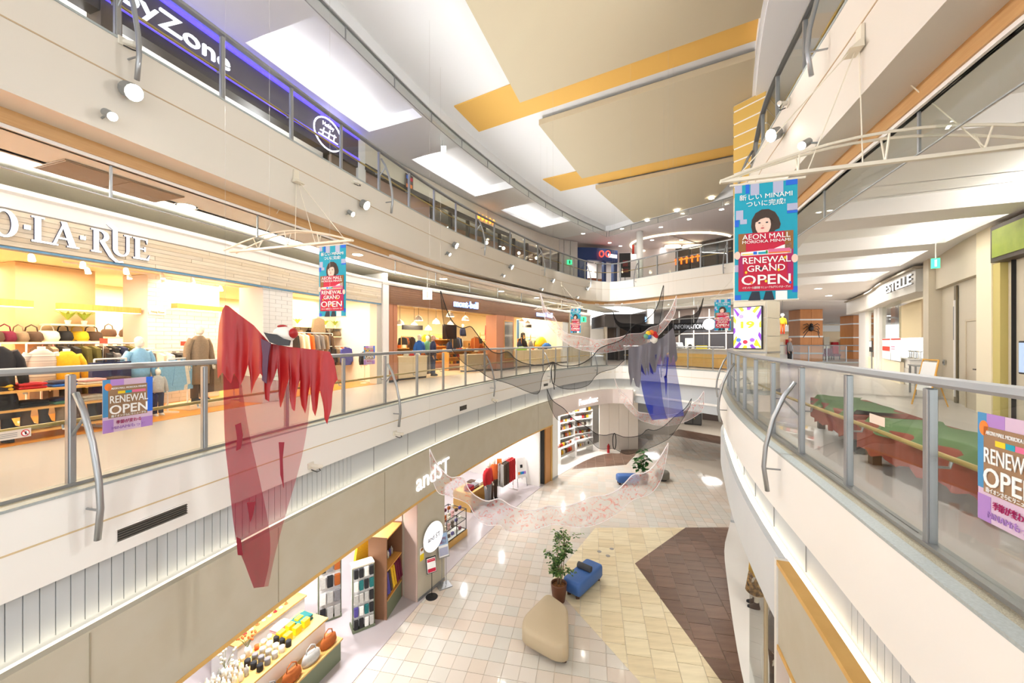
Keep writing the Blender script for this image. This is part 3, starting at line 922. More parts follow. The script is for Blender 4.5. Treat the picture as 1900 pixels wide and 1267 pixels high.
stick(E2, 209, 283, 5.52, 6.07, 0, sA, -.012, 'renewal open poster stuck on the near left balustrade glass')
stick(E2, 1826, 1990, 5.45, 6.06, sB, E2.L, -.012, 'renewal open poster stuck on the near right balustrade glass')
def nosign(path, px, z, s0, s1, label, w=.22, h=.075):
    p, t, n = path.at(path.ray(px, s0, s1), -.012)
    xd = Vector((t.x, t.y, 0)) * (1 if s1 < 1e8 else -1)
    o = Vector((p.x, p.y, z)) - xd * w / 2
    t_ = thing('warning_sticker', label, 'sticker', tuple(o))
    c = Card(t_, o, xd, w, h, .002)
    c.rect(0, 0, 1, 1, M('sticker_clear', (222, 206, 190), .5), 0, 'sheet')
    c.disc(.84, .5, .12, .4, M('ban_red', (206, 50, 44), .6), 1); c.disc(.84, .5, .09, .3, PW, 2)
    c.shape([(.77, .72), (.79, .78), (.91, .28), (.89, .22)], M('ban_red'), 3)
    c.disc(.84, .5, .025, .2, BLACK, 3)
    for v in (.65, .45, .25): c.rect(.06, v, .62, v + .06, MIDG, 1)
nosign(E2, 14, 5.62, 0, sA, 'no climbing sticker on the near left balustrade glass')
nosign(E2, 1638, 5.78, sB, 1e9, 'no climbing sticker on the right balustrade glass')
# ================================================================= shop kit
def so(path, px, off, s0=0.0, s1=1e9):
    """place on a path shifted sideways by off, seen at column px -> (x, y), tangent, normal, s"""
    k = (px - 950) / F
    best = None
    n = 260
    s1 = min(s1, path.L)
    for i in range(n + 1):
        s = s0 + (s1 - s0) * i / n
        p, t, nn = path.at(s, off)
        if p.y < .3: continue
        d = abs(p.x / p.y - k)
        if best is None or d < best[0]: best = (d, p, t, nn, s)
    return best[1:]
def cm(name, col, rough=.85): return M(name, col, rough, noise=(30, .35))
CL = {n: cm('cloth_' + n, c) for n, c in dict(black=(34, 33, 36), brown=(86, 66, 52), taupe=(142, 122, 98), olive=(96, 90, 40), navy=(40, 46, 76),
      blue=(52, 110, 190), sky=(136, 184, 214), cream=(232, 222, 200), white=(240, 238, 232), yellow=(238, 190, 40), red=(192, 34, 40), orange=(220, 104, 44),
      grey=(130, 128, 130), lgrey=(190, 188, 182), purple=(84, 74, 150), indigo=(70, 76, 160), green=(96, 150, 120), wine=(110, 24, 54), pink=(222, 170, 168), denim=(48, 58, 90), teal=(30, 110, 110), rust=(170, 88, 30)).items()}
def garment_mesh(kind, mat, th=.05):
    if kind == 'sweater': y = [(-.06, 0), (.06, 0), (.2, -.05), (.27, -.5), (.2, -.52), (.19, -.62), (-.19, -.62), (-.2, -.52), (-.27, -.5), (-.2, -.05)]
    elif kind == 'coat': y = [(-.06, 0), (.06, 0), (.21, -.05), (.27, -.6), (.21, -.62), (.22, -1.0), (-.22, -1.0), (-.21, -.62), (-.27, -.6), (-.21, -.05)]
    elif kind == 'skirt': y = [(-.14, 0), (.14, 0), (.26, -.72), (-.26, -.72)]
    else: y = [(-.16, 0), (.16, 0), (.17, -.9), (.02, -.9), (0, -.25), (-.02, -.9), (-.17, -.9)]
    return MB().slab([(-th / 2, a, b) for a, b in y], (th, 0, 0)).box((0, 0, .02), (.01, .12, .02)).mesh('garment', mat)
GM = {}
def garment(kind, col, loc, rz, where, th=.05):
    k = (kind, col, th)
    if k not in GM: GM[k] = garment_mesh(kind, CL[col], th)
    o = bpy.data.objects.new(kind, GM[k])
    COL.objects.link(o)
    o.location = loc
    o.rotation_euler.z = rz
    nice = {'sky': 'light blue', 'lgrey': 'pale grey'}.get(col, col)
    return tag(o, '%s %s hanging on %s' % (nice, kind if kind != 'trousers' else 'pair of trousers', where), kind, 'garments on ' + where)
def rack(loc, rz, L, H, items, where, kind='sweater', mat=None, sp=None, rack_label=None, face=0.0):
    mat = mat or STEEL
    r = thing('clothes_rack', rack_label or 'metal clothes rail, namely %s' % where, 'clothes rack', loc, rz)
    MB().tube([(-L / 2, 0, H), (L / 2, 0, H)], .014, 8).build('rail', mat, r, local=True)
    for sx in (-1, 1):
        MB().tube([(sx * L / 2, 0, .02), (sx * L / 2, 0, H)], .014, 8).build('upright', mat, r, local=True)
        MB().box((sx * L / 2, 0, .015), (.04, .44, .03)).build('foot', mat, r, local=True)
    n = len(items)
    sp = sp or L * .9 / n
    for i, c in enumerate(items):
        x = -L / 2 + L * .05 + (i + .5) * sp
        k, c = (c if isinstance(c, tuple) else (kind, c))
        garment(k, c, (loc[0] + x * math.cos(rz), loc[1] + x * math.sin(rz), loc[2] + H - .055), rz + face + random.uniform(-.08, .08), where, min(.07, sp * .8))
    return r
def pile(loc, rz, cols, what, where, w=.3, d=.26, h=.04):
    for i, c in enumerate(cols):
        m = MB().rbox((0, 0, h / 2), (w * random.uniform(.95, 1.02), d, h), .018)
        m.rbox((0, .01, h + .004), (w * .6, d * .9, .008), .003)
        o = m.build('folded_' + what, CL[c])
        o.location = (loc[0], loc[1], loc[2] + i * (h + .009))
        o.rotation_euler.z = rz + random.uniform(-.06, .06)
        tag(o, 'folded %s %s lying on %s' % (c, what, where), what, 'folded clothes on ' + where)
def goods(name, cat, mesh_fn, spots, cols, where, desc='%s'):
    """small separate goods standing side by side"""
    cache = {}
    for i, (loc, rz) in enumerate(spots):
        c = cols[i % len(cols)]
        if c not in cache: cache[c] = mesh_fn(CL[c] if c in CL else MATS[c])
        o = bpy.data.objects.new(name, cache[c])
        COL.objects.link(o)
        o.location = loc
        o.rotation_euler.z = rz
        tag(o, '%s %s on %s' % (c.replace('_', ' ').replace('lgrey', 'pale grey').replace('yellow box', 'yellow').replace('sky', 'light blue'), desc % cat if '%s' in desc else desc, where), cat, '%ss on %s' % (cat, where))
def bag_mesh(m): return MB().loft([(0, 0, 0, .16, .07), (0, 0, .06, .19, .085), (0, 0, .16, .17, .07), (0, 0, .2, .13, .04)], 12).tube([(-.1, 0, .18), (-.08, 0, .28), (.0, 0, .33), (.08, 0, .28), (.1, 0, .18)], .011, 6).mesh('handbag', m, True)
def shoe_mesh(m): return MB().loft([(0, 0, 0, .13, .045), (0, 0, .03, .135, .048), (-.02, 0, .06, .1, .042), (-.07, 0, .1, .05, .04)], 12).mesh('shoe', m, True)
def boot_mesh(m): return MB().loft([(0.02, 0, 0, .13, .045), (0.02, 0, .04, .13, .048), (-.03, 0, .09, .075, .045), (-.05, 0, .2, .05, .045), (-.05, 0, .3, .06, .055)], 12).mesh('boot', m, True)
def box_mesh(m): return MB().rbox((0, 0, .07), (.14, .1, .14), .006).box((0, -.051, .08), (.09, .002, .06)).mesh('goods_box', m)
def bottle_mesh(m): return MB().lathe((0, 0, 0), [(.035, 0), (.036, .1), (.03, .13), (.013, .15), (.013, .18)], 10).mesh('bottle', m, True)
def hat_mesh(m): return MB().lathe((0, 0, 0), [(.16, 0), (.16, .012), (.085, .02), (.085, .09), (.06, .115)], 14).mesh('hat', m, True)
def pack_mesh(m): return MB().loft([(0, 0, 0, .15, .1), (0, -.01, .12, .17, .12), (0, 0, .34, .16, .11), (0, 0, .46, .11, .08), (0, 0, .5, .06, .05)], 12).rbox((0, -.12, .14), (.2, .07, .16), .03).tube([(-.08, .1, .42), (-.09, .15, .3), (-.08, .11, .1)], .015, 6).tube([(.08, .1, .42), (.09, .15, .3), (.08, .11, .1)], .015, 6).mesh('backpack', m, True)
def shelf_unit(name, label, loc, rz, L, D, H, levels, mat, back=True, boards=None):
    u = thing(name, label, 'shelf', loc, rz)
    for z in levels: MB().box((0, 0, z), (L, D, .03)).build('shelf_board', boards or mat, u, local=True)
    for sx in (-1, 1): MB().box((sx * (L / 2 + .012), 0, H / 2), (.024, D, H)).build('side_panel', mat, u, local=True)
    if back: MB().box((0, D / 2 + .01, H / 2), (L, .02, H)).build('back_panel', mat, u, local=True)
    return u
MANN = M('mannequin_cream', (236, 226, 208), .45)
def mannequin(loc, rz, h, label, top=None, bottom=None, style='trousers', head=True, sleeves=True, shoes=None, coat=False, bust=False, body=None, name='mannequin', cat='mannequin', hem=.52):
    """standing figure of height h; clothing as parts"""
    o = thing(name, label, cat, loc, rz)
    body = body or MANN
    k = h / 1.75
    S = lambda secs: [(x * k, y * k, z * k, a * k, b * k) for x, y, z, a, b in secs]
    if not bust:
        legs = MB()
        for sx in (-1, 1):
            legs.loft(S([(sx * .1, .0, .03, .04, .05), (sx * .1, .0, .1, .036, .042), (sx * .1, .02, .3, .055, .06), (sx * .095, 0, .5, .05, .056), (sx * .095, 0, .7, .075, .08), (sx * .085, 0, .86, .09, .1)]), 10)
            legs.loft(S([(sx * .1, -.05, 0, .045, .12), (sx * .1, -.05, .035, .043, .115), (sx * .1, 0, .08, .038, .06)]), 10)
        base = 0
    else:
        legs = MB()
        legs.tube([(0, 0, 0), (0, 0, .9 * k)], .015, 8).lathe((0, 0, 0), [(.14, 0), (.14, .015), (.03, .025)], 16)
    legs.loft(S([(0, 0, .84, .15, .1), (0, 0, .94, .165, .11), (0, 0, 1.06, .13, .095), (0, 0, 1.25, .17, .11), (0, 0, 1.38, .18, .1), (0, 0, 1.45, .11, .07), (0, 0, 1.5, .05, .055), (0, 0, 1.55, .05, .055)]), 14)
    if head: legs.loft(S([(0, -.01, 1.53, .05, .06), (0, -.02, 1.57, .07, .085), (0, -.015, 1.65, .078, .1), (0, -.005, 1.71, .068, .088), (0, 0, 1.75, .03, .04)]), 14).loft(S([(0, -.11, 1.6, .012, .02), (0, -.112, 1.63, .014, .02), (0, -.1, 1.66, .01, .012)]), 6)
    for sx in (-1, 1):
        legs.tube([Vector(p) * k for p in ((sx * .18, 0, 1.4), (sx * .23, .01, 1.25), (sx * .26, .0, 1.08), (sx * .27, -.04, .9), (sx * .27, -.06, .8))], [.05 * k, .047 * k, .04 * k, .03 * k, .02 * k], 8)
        for f in range(4): legs.tube([Vector(p) * k for p in ((sx * (.255 + .01 * f), -.06 - .012 * f, .81), (sx * (.257 + .008 * f), -.075 - .012 * f, .73 - .008 * (f % 2)))], [.011 * k, .008 * k], 5)
        legs.tube([Vector(p) * k for p in ((sx * .25, -.07, .82), (sx * .235, -.1, .77))], [.012 * k, .008 * k], 5)
    legs.build('body', body, o, True, local=True)
    if top:
        t = MB()
        zl = hem if coat else .88
        t.loft(S([(0, 0, zl, .21 if coat else .195, .15), (0, 0, 1.02, .19, .14), (0, 0, 1.25, .205, .14), (0, 0, 1.39, .2, .12), (0, 0, 1.46, .12, .085), (0, 0, 1.5, .075, .07)]), 16)
        if sleeves:
            for sx in (-1, 1): t.tube([Vector(p) * k for p in ((sx * .15, 0, 1.41), (sx * .23, .01, 1.27), (sx * .27, .0, 1.08), (sx * .28, -.04, .88))], [.08 * k, .075 * k, .065 * k, .055 * k], 10)
        t.build('coat' if coat else 'top', top, o, True, local=True)
    if bottom and not bust:
        b = MB()
        if style == 'skirt': b.loft(S([(0, 0, .38, .26, .22), (0, 0, .7, .22, .17), (0, 0, .98, .15, .12)]), 16)
        else:
            for sx in (-1, 1): b.loft(S([(sx * .1, 0, .09, .075, .08), (sx * .098, .0, .5, .08, .085), (sx * .09, 0, .85, .1, .12)]), 12)
            b.loft(S([(0, 0, .8, .185, .125), (0, 0, .98, .165, .12)]), 14)
        b.build('skirt' if style == 'skirt' else 'trousers', bottom, o, True, local=True)
    if shoes and not bust:
        for sx in (-1, 1): MB().loft(S([(sx * .1, -.05, 0, .055, .14), (sx * .1, -.05, .05, .055, .135), (sx * .1, 0, .1, .05, .07), (sx * .1, .01, .16, .048, .055)]), 12).build('shoe', shoes, o, True, local=True)
    return o
def yaw(t, n): return math.atan2(t.y, t.x)   # local -y looks to the void, +x runs with the path

# ================================================================= clothing shop behind the left walkway
sM = S2.near(-4.42, 13.7)       # where the outdoor shop begins
s0L = 1.0
sL2 = sM - .35
LARW = WALLW
struct(MB().sweep(S2, s0L, sM, rect(.0, 6.2, 5.0, 5.008), .6).build('floor_clothing_shop', LARF))
struct(MB().sweep(S2, s0L, sM, rect(5.4, 5.55, 5.0, 9.0), 1).build('wall_clothing_shop', LARW))
struct(MB().sweep(S2, s0L, sM, rect(.1, 5.6, 8.0, 8.08), 1).build('ceiling_clothing_shop', M('warm_ceiling', (240, 226, 198), .7)))
p, t, n = S2.at(sM, 0)
struct(MB().sweep(S2, sM - .1, sM, rect(.0, 5.6, 5.0, 8.9), 1).build('wall_between_shops', WHITE))
# planked fascia
fas = thing('shop_fascia', 'pale plank fascia of the clothing shop with white lit lettering', 'shop sign', tuple(S2.pt(4, -.05, 7.78)))
PLK = [M('pale_plank_%d' % i, c, .6, noise=(6, .5), col2=tuple(v - 18 for v in c), stretch=(1, 1, 8)) for i, c in enumerate([(206, 190, 166), (196, 178, 152), (212, 198, 176), (200, 186, 166)])]
MB().sweep(S2, s0L, sL2, rect(-.04, .1, 7.78, 8.3), .6).build('backing', M('plank_gap', (150, 134, 112), .8), fas)
for r_ in range(7):
    s = s0L + random.uniform(0, 1)
    while s < sL2:
        e = min(sL2, s + random.uniform(1.2, 2.6))
        if s > 4: MB().sweep(S2, s, e - .006, rect(-.056, -.03, 7.79 + r_ * .072, 7.79 + r_ * .072 + .068), .8).build('plank', random.choice(PLK), fas)
        s = e
MB().sweep(S2, s0L, sL2, rect(-.06, .1, 7.75, 7.78), .6).build('blue_edge', M('steel_blue', (84, 128, 158), .5), fas)
MB().sweep(S2, sL2, S2.L, [(.0, 8.462), (-.1, 8.47), (-.13, 8.53), (-.13, 8.6), (.1, 8.6), (.1, 8.462)], .6).build('crown_moulding', CEIL, fas)
MB().sweep(S2, s0L, sL2, [(.0, 8.29), (-.07, 8.31), (-.08, 8.5), (-.13, 8.53), (-.13, 8.6), (.1, 8.6), (.1, 8.29)], .6).build('crown_moulding', CEIL, fas)
# serif lettering
def arc(cx, cy, rx, ry, a0, a1, n=10): return [(cx + rx * math.cos(R(a0 + (a1 - a0) * i / n)), cy + ry * math.sin(R(a0 + (a1 - a0) * i / n))) for i in range(n + 1)]
def band(outer, inner): return [[outer[i], outer[i + 1], inner[i + 1], inner[i]] for i in range(len(outer) - 1)]
def q4(a, b, c, d): return [(a, b), (c, b), (c, d), (a, d)]
GL = {
 'O': band(arc(.4, .5, .42, .52, 0, 360, 24), arc(.4, .5, .22, .44, 0, 360, 24)),
 'L': [q4(.1, 0, .3, 1), q4(0, .94, .42, 1), q4(0, 0, .78, .07), [(.7, .07), (.78, .07), (.8, .26)]],
 'A': [[(.0, 0), (.1, 0), (.42, .86), (.4, 1.0)], [(.3, 1.0), (.5, 1.0), (.86, 0), (.62, 0)], q4(.18, .28, .66, .35), q4(-.08, 0, .2, .06), q4(.52, 0, .96, .06)],
 'R': [q4(.1, 0, .3, 1), q4(0, .94, .4, 1), q4(0, 0, .4, .06)] + band(arc(.36, .74, .36, .26, 90, -90), arc(.34, .74, .18, .19, 90, -90)) + [[(.34, .5), (.54, .5), (.92, -.12), (.74, -.12)], [(.74, -.12), (.92, -.12), (1.12, -.25), (1.0, -.32)], [(1.0, -.32), (1.12, -.25), (1.3, -.22), (1.34, -.3)]],
 'U': [[(.1, 1.15), (.3, 1.2), (.3, .3), (.1, .3)], [(-.16, 1.3), (.0, 1.36), (.3, 1.2), (.1, 1.12)], q4(.7, .3, .82, .96), q4(.6, .94, .92, 1.0)] + band(arc(.46, .3, .36, .32, 180, 360), arc(.5, .3, .2, .24, 180, 360)),
 'E': [q4(.1, 0, .3, 1), q4(0, .94, .68, 1), q4(.3, .47, .56, .53), q4(0, 0, .74, .07), [(.6, .94), (.68, .94), (.66, .76)], [(.66, .07), (.74, .07), (.78, .26)], q4(.52, .4, .58, .6)],
 '-': [q4(.0, .42, .2, .58)]}
LIT = M('lit_letter_white', (250, 250, 255), .4, emit=.9, ecol=(250, 250, 255))
LSIDE = M('letter_side_navy', (40, 44, 74), .5)
def serif_word(word, path, px, off, z, hgt, parent):
    p_, t_, n_, s_ = so(path, px, off, 0, sM)
    x = 0
    for ch in word:
        f, b = MB(), MB()
        for pl in GL[ch]:
            P = [path.pt(s_ + (x + u * hgt * .82), off, z + v * hgt) for u, v in pl]
            if sum(pl[i][0] * pl[(i + 1) % len(pl)][1] - pl[(i + 1) % len(pl)][0] * pl[i][1] for i in range(len(pl))) < 0: P = P[::-1]
            d = Vector((n_.x, n_.y, 0))
            f.slab([q - d * .012 for q in P][::-1], -d * .01)
            b.slab([q + d * .05 for q in P][::-1], -d * .06)
        lo = b.build('letter', LSIDE, parent)
        f.build('lit_face', LIT, lo)
        x += {'O': 1.0, 'L': .68, 'A': 1.0, 'R': .78, 'U': 1.0, 'E': .9, '-': .42}[ch] * hgt * .82
serif_word('LA-RUE', S2, 52, -.075, 7.9, .37, fas)
serif_word('O-', S2, -26, -.075, 7.9, .37, fas)
# pillars of the front
PB = M('white_brick_paint', (232, 228, 222), .6)
def brick_pillar(name, label, px0, px1, off, dpt, z0, z1, s0, s1):
    pa, t, n, sa = so(S2, px0, off, s0, s1)
    pb, t, n, sb = so(S2, px1, off, s0, s1)
    o = thing(name, label, 'pillar', (pa.x, pa.y, z0))
    MB().sweep(S2, sa, sb, rect(off + .012, off + dpt, z0, z1), .6).build('core', M('mortar_grey', (206, 200, 192), .8), o)
    hgt, z, r_ = .1, z0, 0
    L = sb - sa
    while z < z1 - .02:
        x = -(r_ % 2) * .18
        while x < L:
            a, b = max(0, x), min(L, x + .36)
            if b - a > .03: MB().sweep(S2, sa + a + .004, sa + b - .004, rect(off, off + .02, z + .004, min(z1, z + hgt) - .004), .4).build('brick', PB, o)
            x += .36
        z += hgt
        r_ += 1
brick_pillar('brick_pillar', 'white painted brick pillar in the clothing shop front behind the red ghost', 488, 543, -.02, .7, 5.0, 7.76, 0, sM)
brick_pillar('brick_column', 'wide white brick column inside the clothing shop', 272, 405, 2.2, .8, 5.008, 7.99, 0, sM)
pa, t, n, sa = so(S2, 700, -.02, 0, sM)
MB().sweep(S2, sa, sM - .3, rect(-.02, .3, 5.0, 7.76)).build('trim_10', M('grey_panel', (196, 190, 180), .6))['kind'] = 'structure'
MB().sweep(S2, sM - .3, sM - .02, rect(-.08, .3, 5.0, 8.5)).build('trim_11', CEIL)['kind'] = 'structure'
# plastered column at the left
pa, t, n, sa = so(S2, 30, 2.9, 0, sM)
pb, t, n, sb = so(S2, 178, 2.9, 0, sM)
pc = MB().sweep(S2, sa, sb, rect(2.9, 3.6, 5.008, 7.99), .6).build('plaster_column', M('warm_plaster', (206, 178, 134), .75, noise=(1.5, .4), col2=(190, 160, 116)))
tag(pc, 'broad beige plastered column inside the clothing shop', 'pillar')
# lamps of the shop
for s in range(6, 20, 3):
    p, t, n = S2.at(s, 1.6)
    if s < sM - 1: lamp('AREA', (p.x, p.y, 7.93), 85, (1, .86, .62), 1.8, 1.8, roll=(t.x, t.y, 0))
    p, t, n = S2.at(s, 4.2)
    if s < sM - 1: lamp('AREA', (p.x, p.y, 7.93), 90, (1, .86, .62), 1.6, 1.2, roll=(t.x, t.y, 0))
SPOTM = MB().tube([(0, 0, 0), (0, -.03, -.1)], [.035, .045], 10).box((0, 0, .03), (.03, .03, .06)).mesh('spot_body', STEEL)
SPOTL = MB().tube([(0, -.03, -.1), (0, -.031, -.105)], [.04, .04], 10).mesh('spot_lens', M('warm_lens', (255, 236, 200), .4, emit=12, ecol=(255, 230, 180)))
def spots(path, s0, s1, off, z, k, where):
    trk = thing('lamp_track', 'white ceiling lamp track with spot lamps in %s' % where, 'lamp track', tuple(path.pt(s0, off, z)))
    MB().sweep(path, s0, s1, rect(off - .015, off + .015, z - .03, z), .6).build('track', STEEL, trk)
    for i in range(k):
        p, t, n = path.at(s0 + (s1 - s0) * (i + .5) / k, off)
        b = part('spot_body', SPOTM, trk, Vector((p.x, p.y, z - .08)) - wt(trk), yaw(t, n) + random.uniform(-.5, .5))
        part('spot_lens', SPOTL, b)
sa = so(S2, 0, 1.3, 0, sM)[3]
spots(S2, sa, sa + 3.2, 1.3, 7.99, 5, 'the front of the clothing shop')
spots(S2, sa + 1, sa + 5.2, 2.0, 7.99, 6, 'the middle of the clothing shop')
def downlight(path, s, off, z, label, r=.09, group=None, power=0, col=(1, .95, .88), strength=8):
    p, t, n = path.at(s, off)
    o = thing('downlight', label, 'lamp', (p.x, p.y, z), group=group)
    MB().lathe((0, 0, -.012), [(r * 1.25, 0), (r * 1.25, .012), (r, .012)], 16, caps=False).build('trim_ring', WHITE, o, local=True)
    MB().lathe((0, 0, -.008), [(r, 0), (r, .004)], 16).build('lens', M('downlight_lens_%d' % strength, (255, 252, 245), .4, emit=strength, ecol=(255, 248, 236)), o, local=True)
    if power: lamp('SPOT', (p.x, p.y, z - .04), power, col, r, spot=150)
for px, off in ((55, .9), (188, .7)):
    downlight(S2, so(S2, px, off, 0, sM)[3], off, 7.995, 'round downlight in the ceiling just inside the clothing shop', .09, 'downlights of the clothing shop')

# figures and stands of the clothing shop
def at2(px, off, z=5.008):
    p, t, n, s = so(S2, px, off, 0, sM)
    return (p.x, p.y, z), yaw(t, n), s
L, a, s = at2(-6, .4)
mannequin(L, a, 1.62, 'headless mannequin in black top, brown cardigan and dark skirt at the left picture edge', CL['black'], CL['black'], 'skirt', False, True, CL['black'])
L, a, s = at2(77, 1.15); mannequin(L, a, 1.55, 'bust in a white striped sweater beside the yellow one', M('striped_knit', (236, 230, 218), .8, noise=(3, .6), col2=(90, 84, 80), stretch=(.01, .01, 14)), bust=True, head=False)
L, a, s = at2(124, 1.15); mannequin(L, a, 1.5, 'bust in a bright yellow sweater', CL['yellow'], bust=True, head=False)
L, a, s = at2(256, .75); mannequin(L, a, 1.55, 'mannequin in a light blue sweatshirt behind the open poster', CL['sky'], None, shoes=CL['black'])
L, a, s = at2(296, .6); mannequin(L, a, .92, 'child mannequin in a grey sweatshirt and navy trousers', CL['lgrey'], CL['navy'], shoes=CL['white'])
L, a, s = at2(371, .95, 5.12); mannequin(L, a, 1.72, 'mannequin in a long taupe coat beside the red ghost', CL['taupe'], CL['brown'], coat=True, hem=.4, shoes=CL['black'])
L, a, s = at2(372, .95)
o = MB().rbox((0, 0, .055), (.9, .7, .11), .01).build('display_plinth', M('plinth_cream', (232, 214, 180), .6)); o.location = L; o.rotation_euler.z = a
tag(o, 'low cream plinth under the taupe coat mannequin', 'plinth')
L, a, s = at2(330, .85); rack(L, a + .3, .5, 1.1, ['sky', 'sky', 'cream', 'sky', 'sky'], 'the low rail beside the child mannequin', face=math.pi / 2)
L, a, s = at2(404, 1.1); rack(L, a, .9, 1.05, [('skirt', c) for c in ('taupe', 'taupe', 'brown', 'taupe', 'olive')], 'the rail of pleated skirts behind the red ghost', face=math.pi / 2)
L, a, s = at2(203, .55); rack(L, a + .2, .5, 1.15, [('trousers', 'denim'), ('trousers', 'denim'), ('trousers', 'navy')], 'the short rail of dark jeans', face=math.pi / 2)
L, a, s = at2(165, 2.0); rack(L, a, 1.6, 1.42, ['brown', 'taupe', 'black', 'black', 'olive', 'olive', 'brown', 'black', 'navy', 'olive'], 'the long coat rail before the beige column', 'coat')
L, a, s = at2(235, 1.9); rack(L, a, 1.0, 1.3, ['black', 'grey', 'navy', 'white', 'black', 'grey'], 'the rail behind the light blue mannequin')
L, a, s = at2(325, 1.7); rack(L, a, .9, 1.25, ['cream', 'white', 'black', 'grey', 'black'], 'the rail before the wide brick column')
# gondola with folded knitwear and boots
HON = M('honey_wood', (222, 164, 84), .45, noise=(4, .5), col2=(204, 140, 62), stretch=(1, 8, 1))
L, a, s = at2(108, .55)
g = shelf_unit('display_table', 'honey wood display table with folded knitwear and boots', L, a, 1.75, .8, .74, (.12, .46, .73), HON, False)
def gon(u, v, z): return (L[0] + math.cos(a) * u - math.sin(a) * v, L[1] + math.sin(a) * u + math.cos(a) * v, L[2] + z)
tw = 'the honey wood display table'
for u, cols in ((-.7, ['yellow', 'yellow']), (-.36, ['red', 'red']), (-.02, ['blue', 'navy']), (.34, ['cream', 'pink']), (.68, ['pink', 'brown'])): pile(gon(u, -.15, .745), a, cols, 'sweater', tw + ' top')
for u, cols in ((-.68, ['indigo', 'indigo', 'indigo']), (-.34, ['black', 'black']), (.0, ['green', 'navy']), (.34, ['cream', 'cream']), (.68, ['pink', 'cream', 'pink'])): pile(gon(u, -.15, .475), a, cols, 'sweater', tw + ' shelf')
goods('boot', 'boot', boot_mesh, [(gon(-.74 + .185 * i, -.2, .135), a + random.uniform(-.3, .3)) for i in range(9)], ['taupe', 'black', 'brown', 'black', 'taupe', 'brown', 'black'], 'the lowest board of ' + tw, 'ankle %s')
# wall shelves with bags, lit valances, potted leaves
def wall_shelf(px0, px1, off, z, d, label):
    sa, sb = so(S2, px0, off, 0, sM)[3], so(S2, px1, off, 0, sM)[3]
    o = MB().sweep(S2, sa, sb, rect(off, off + d, z, z + .035), .6).build('wall_shelf', M('shelf_cream', (238, 222, 190), .5))
    tag(o, label, 'shelf')
    return sa, sb
BAGC = ['black', 'wine', 'taupe', 'black', 'cream', 'black', 'yellow', 'taupe', 'brown']
for (px0, px1, off, z, nb, lab, bags) in ((-20, 84, 2.55, 6.42, 4, 'wall shelf with handbags at the left end of the clothing shop', ['brown', 'wine', 'taupe']),
                                (86, 188, 2.5, 6.44, 4, 'upper cream shelf with bags on the beige column', ['cream', 'black', 'yellow', 'brown']),
                                (88, 186, 2.45, 6.12, 4, 'lower cream shelf with bags on the beige column', ['pink', 'grey', 'black']),
                                (196, 262, 4.3, 6.55, 2, 'cream shelf with two brown boxes bags left of the wide brick column', ['brown', 'brown'])):
    sa, sb = wall_shelf(px0, px1, off, z, .4, lab)
    goods('handbag', 'handbag', bag_mesh, [(tuple(S2.pt(sa + (sb - sa) * (i + .5) / nb, off + .18, z + .036)), random.uniform(0, .5)) for i in range(nb)], bags, 'the ' + lab.split(' with')[0])
sa, sb = wall_shelf(90, 178, 2.5, 6.78, .35, 'topmost cream shelf with two leafy pots on the beige column')
LEAF = M('lime_leaf', (150, 170, 60), .6)
def potted_leaf(loc, label, h=.26, pot=None, leaf=None, n=9):
    o = thing('potted_plant', label, 'plant', loc)
    MB().lathe((0, 0, 0), [(.035, 0), (.05, .08), (.045, .085)], 12).build('pot', pot or M('white_pot', (230, 224, 214), .5), o, local=True)
    for i in range(n):
        a_ = 2 * math.pi * i / n
        c, s_ = math.cos(a_), math.sin(a_)
        q = [(0, 0, .08), (.09 * c - .03 * s_, .09 * s_ + .03 * c, h * .8), (.19 * c, .19 * s_, h), (.09 * c + .03 * s_, .09 * s_ - .03 * c, h * .8)]
        MB().slab(q, (0, 0, .004)).build('leaf', leaf or LEAF, o, local=True)
for i, lab in enumerate(['left potted plant on the topmost shelf of the beige column', 'right potted plant on the topmost shelf of the beige column']):
    potted_leaf(tuple(S2.pt(sa + (sb - sa) * (.5 + .38 * i), 2.68, 6.816)), lab)
def valance(px0, px1, off, z, label):
    sa, sb = so(S2, px0, off, 0, sM)[3], so(S2, px1, off, 0, sM)[3]
    o = thing('light_valance', label, 'lamp', tuple(S2.pt(sa, off, z)))
    MB().sweep(S2, sa, sb, rect(off, off + .2, z, z + .12), .6).build('valance_board', HON, o)
    MB().sweep(S2, sa, sb, rect(off + .01, off + .19, z - .012, z), .6).build('diffuser', M('warm_diffuser', (255, 232, 190), .5, emit=3, ecol=(255, 226, 170)), o)
valance(-30, 64, 2.3, 7.1, 'lit wooden valance at the left end of the clothing shop')
valance(110, 264, 2.3, 7.1, 'long lit wooden valance before the beige column')
valance(330, 425, 1.9, 7.25, 'lit wooden valance beside the wide brick column')
o = thing('price_stand', 'small red price card on the rail behind the light blue mannequin', 'price card', at2(184, 1.9)[0]); c = Card(o, Vector(at2(184, 1.9)[0]) + Vector((0, 0, 1.42)), (1, .0, 0), .16, .1); c.rect(0, 0, 1, 1, M('card_red', (206, 60, 40), .5), 1, 'card'); MB().tube([at2(184, 1.9)[0], Vector(at2(184, 1.9)[0]) + Vector((.08, 0, 1.42))], .006, 6).build('stem', STEEL, o)
L, a, s = at2(338, 1.5)
o = thing('price_stand', 'small red price card on the rail before the wide brick column', 'price card', L); c = Card(o, Vector(L) + Vector((0, 0, 1.36)), (1, .0, 0), .2, .1); c.rect(0, 0, 1, 1, MATS['card_red'], 1, 'card'); MB().tube([L, Vector(L) + Vector((.08, 0, 1.36))], .006, 6).build('stem', STEEL, o)
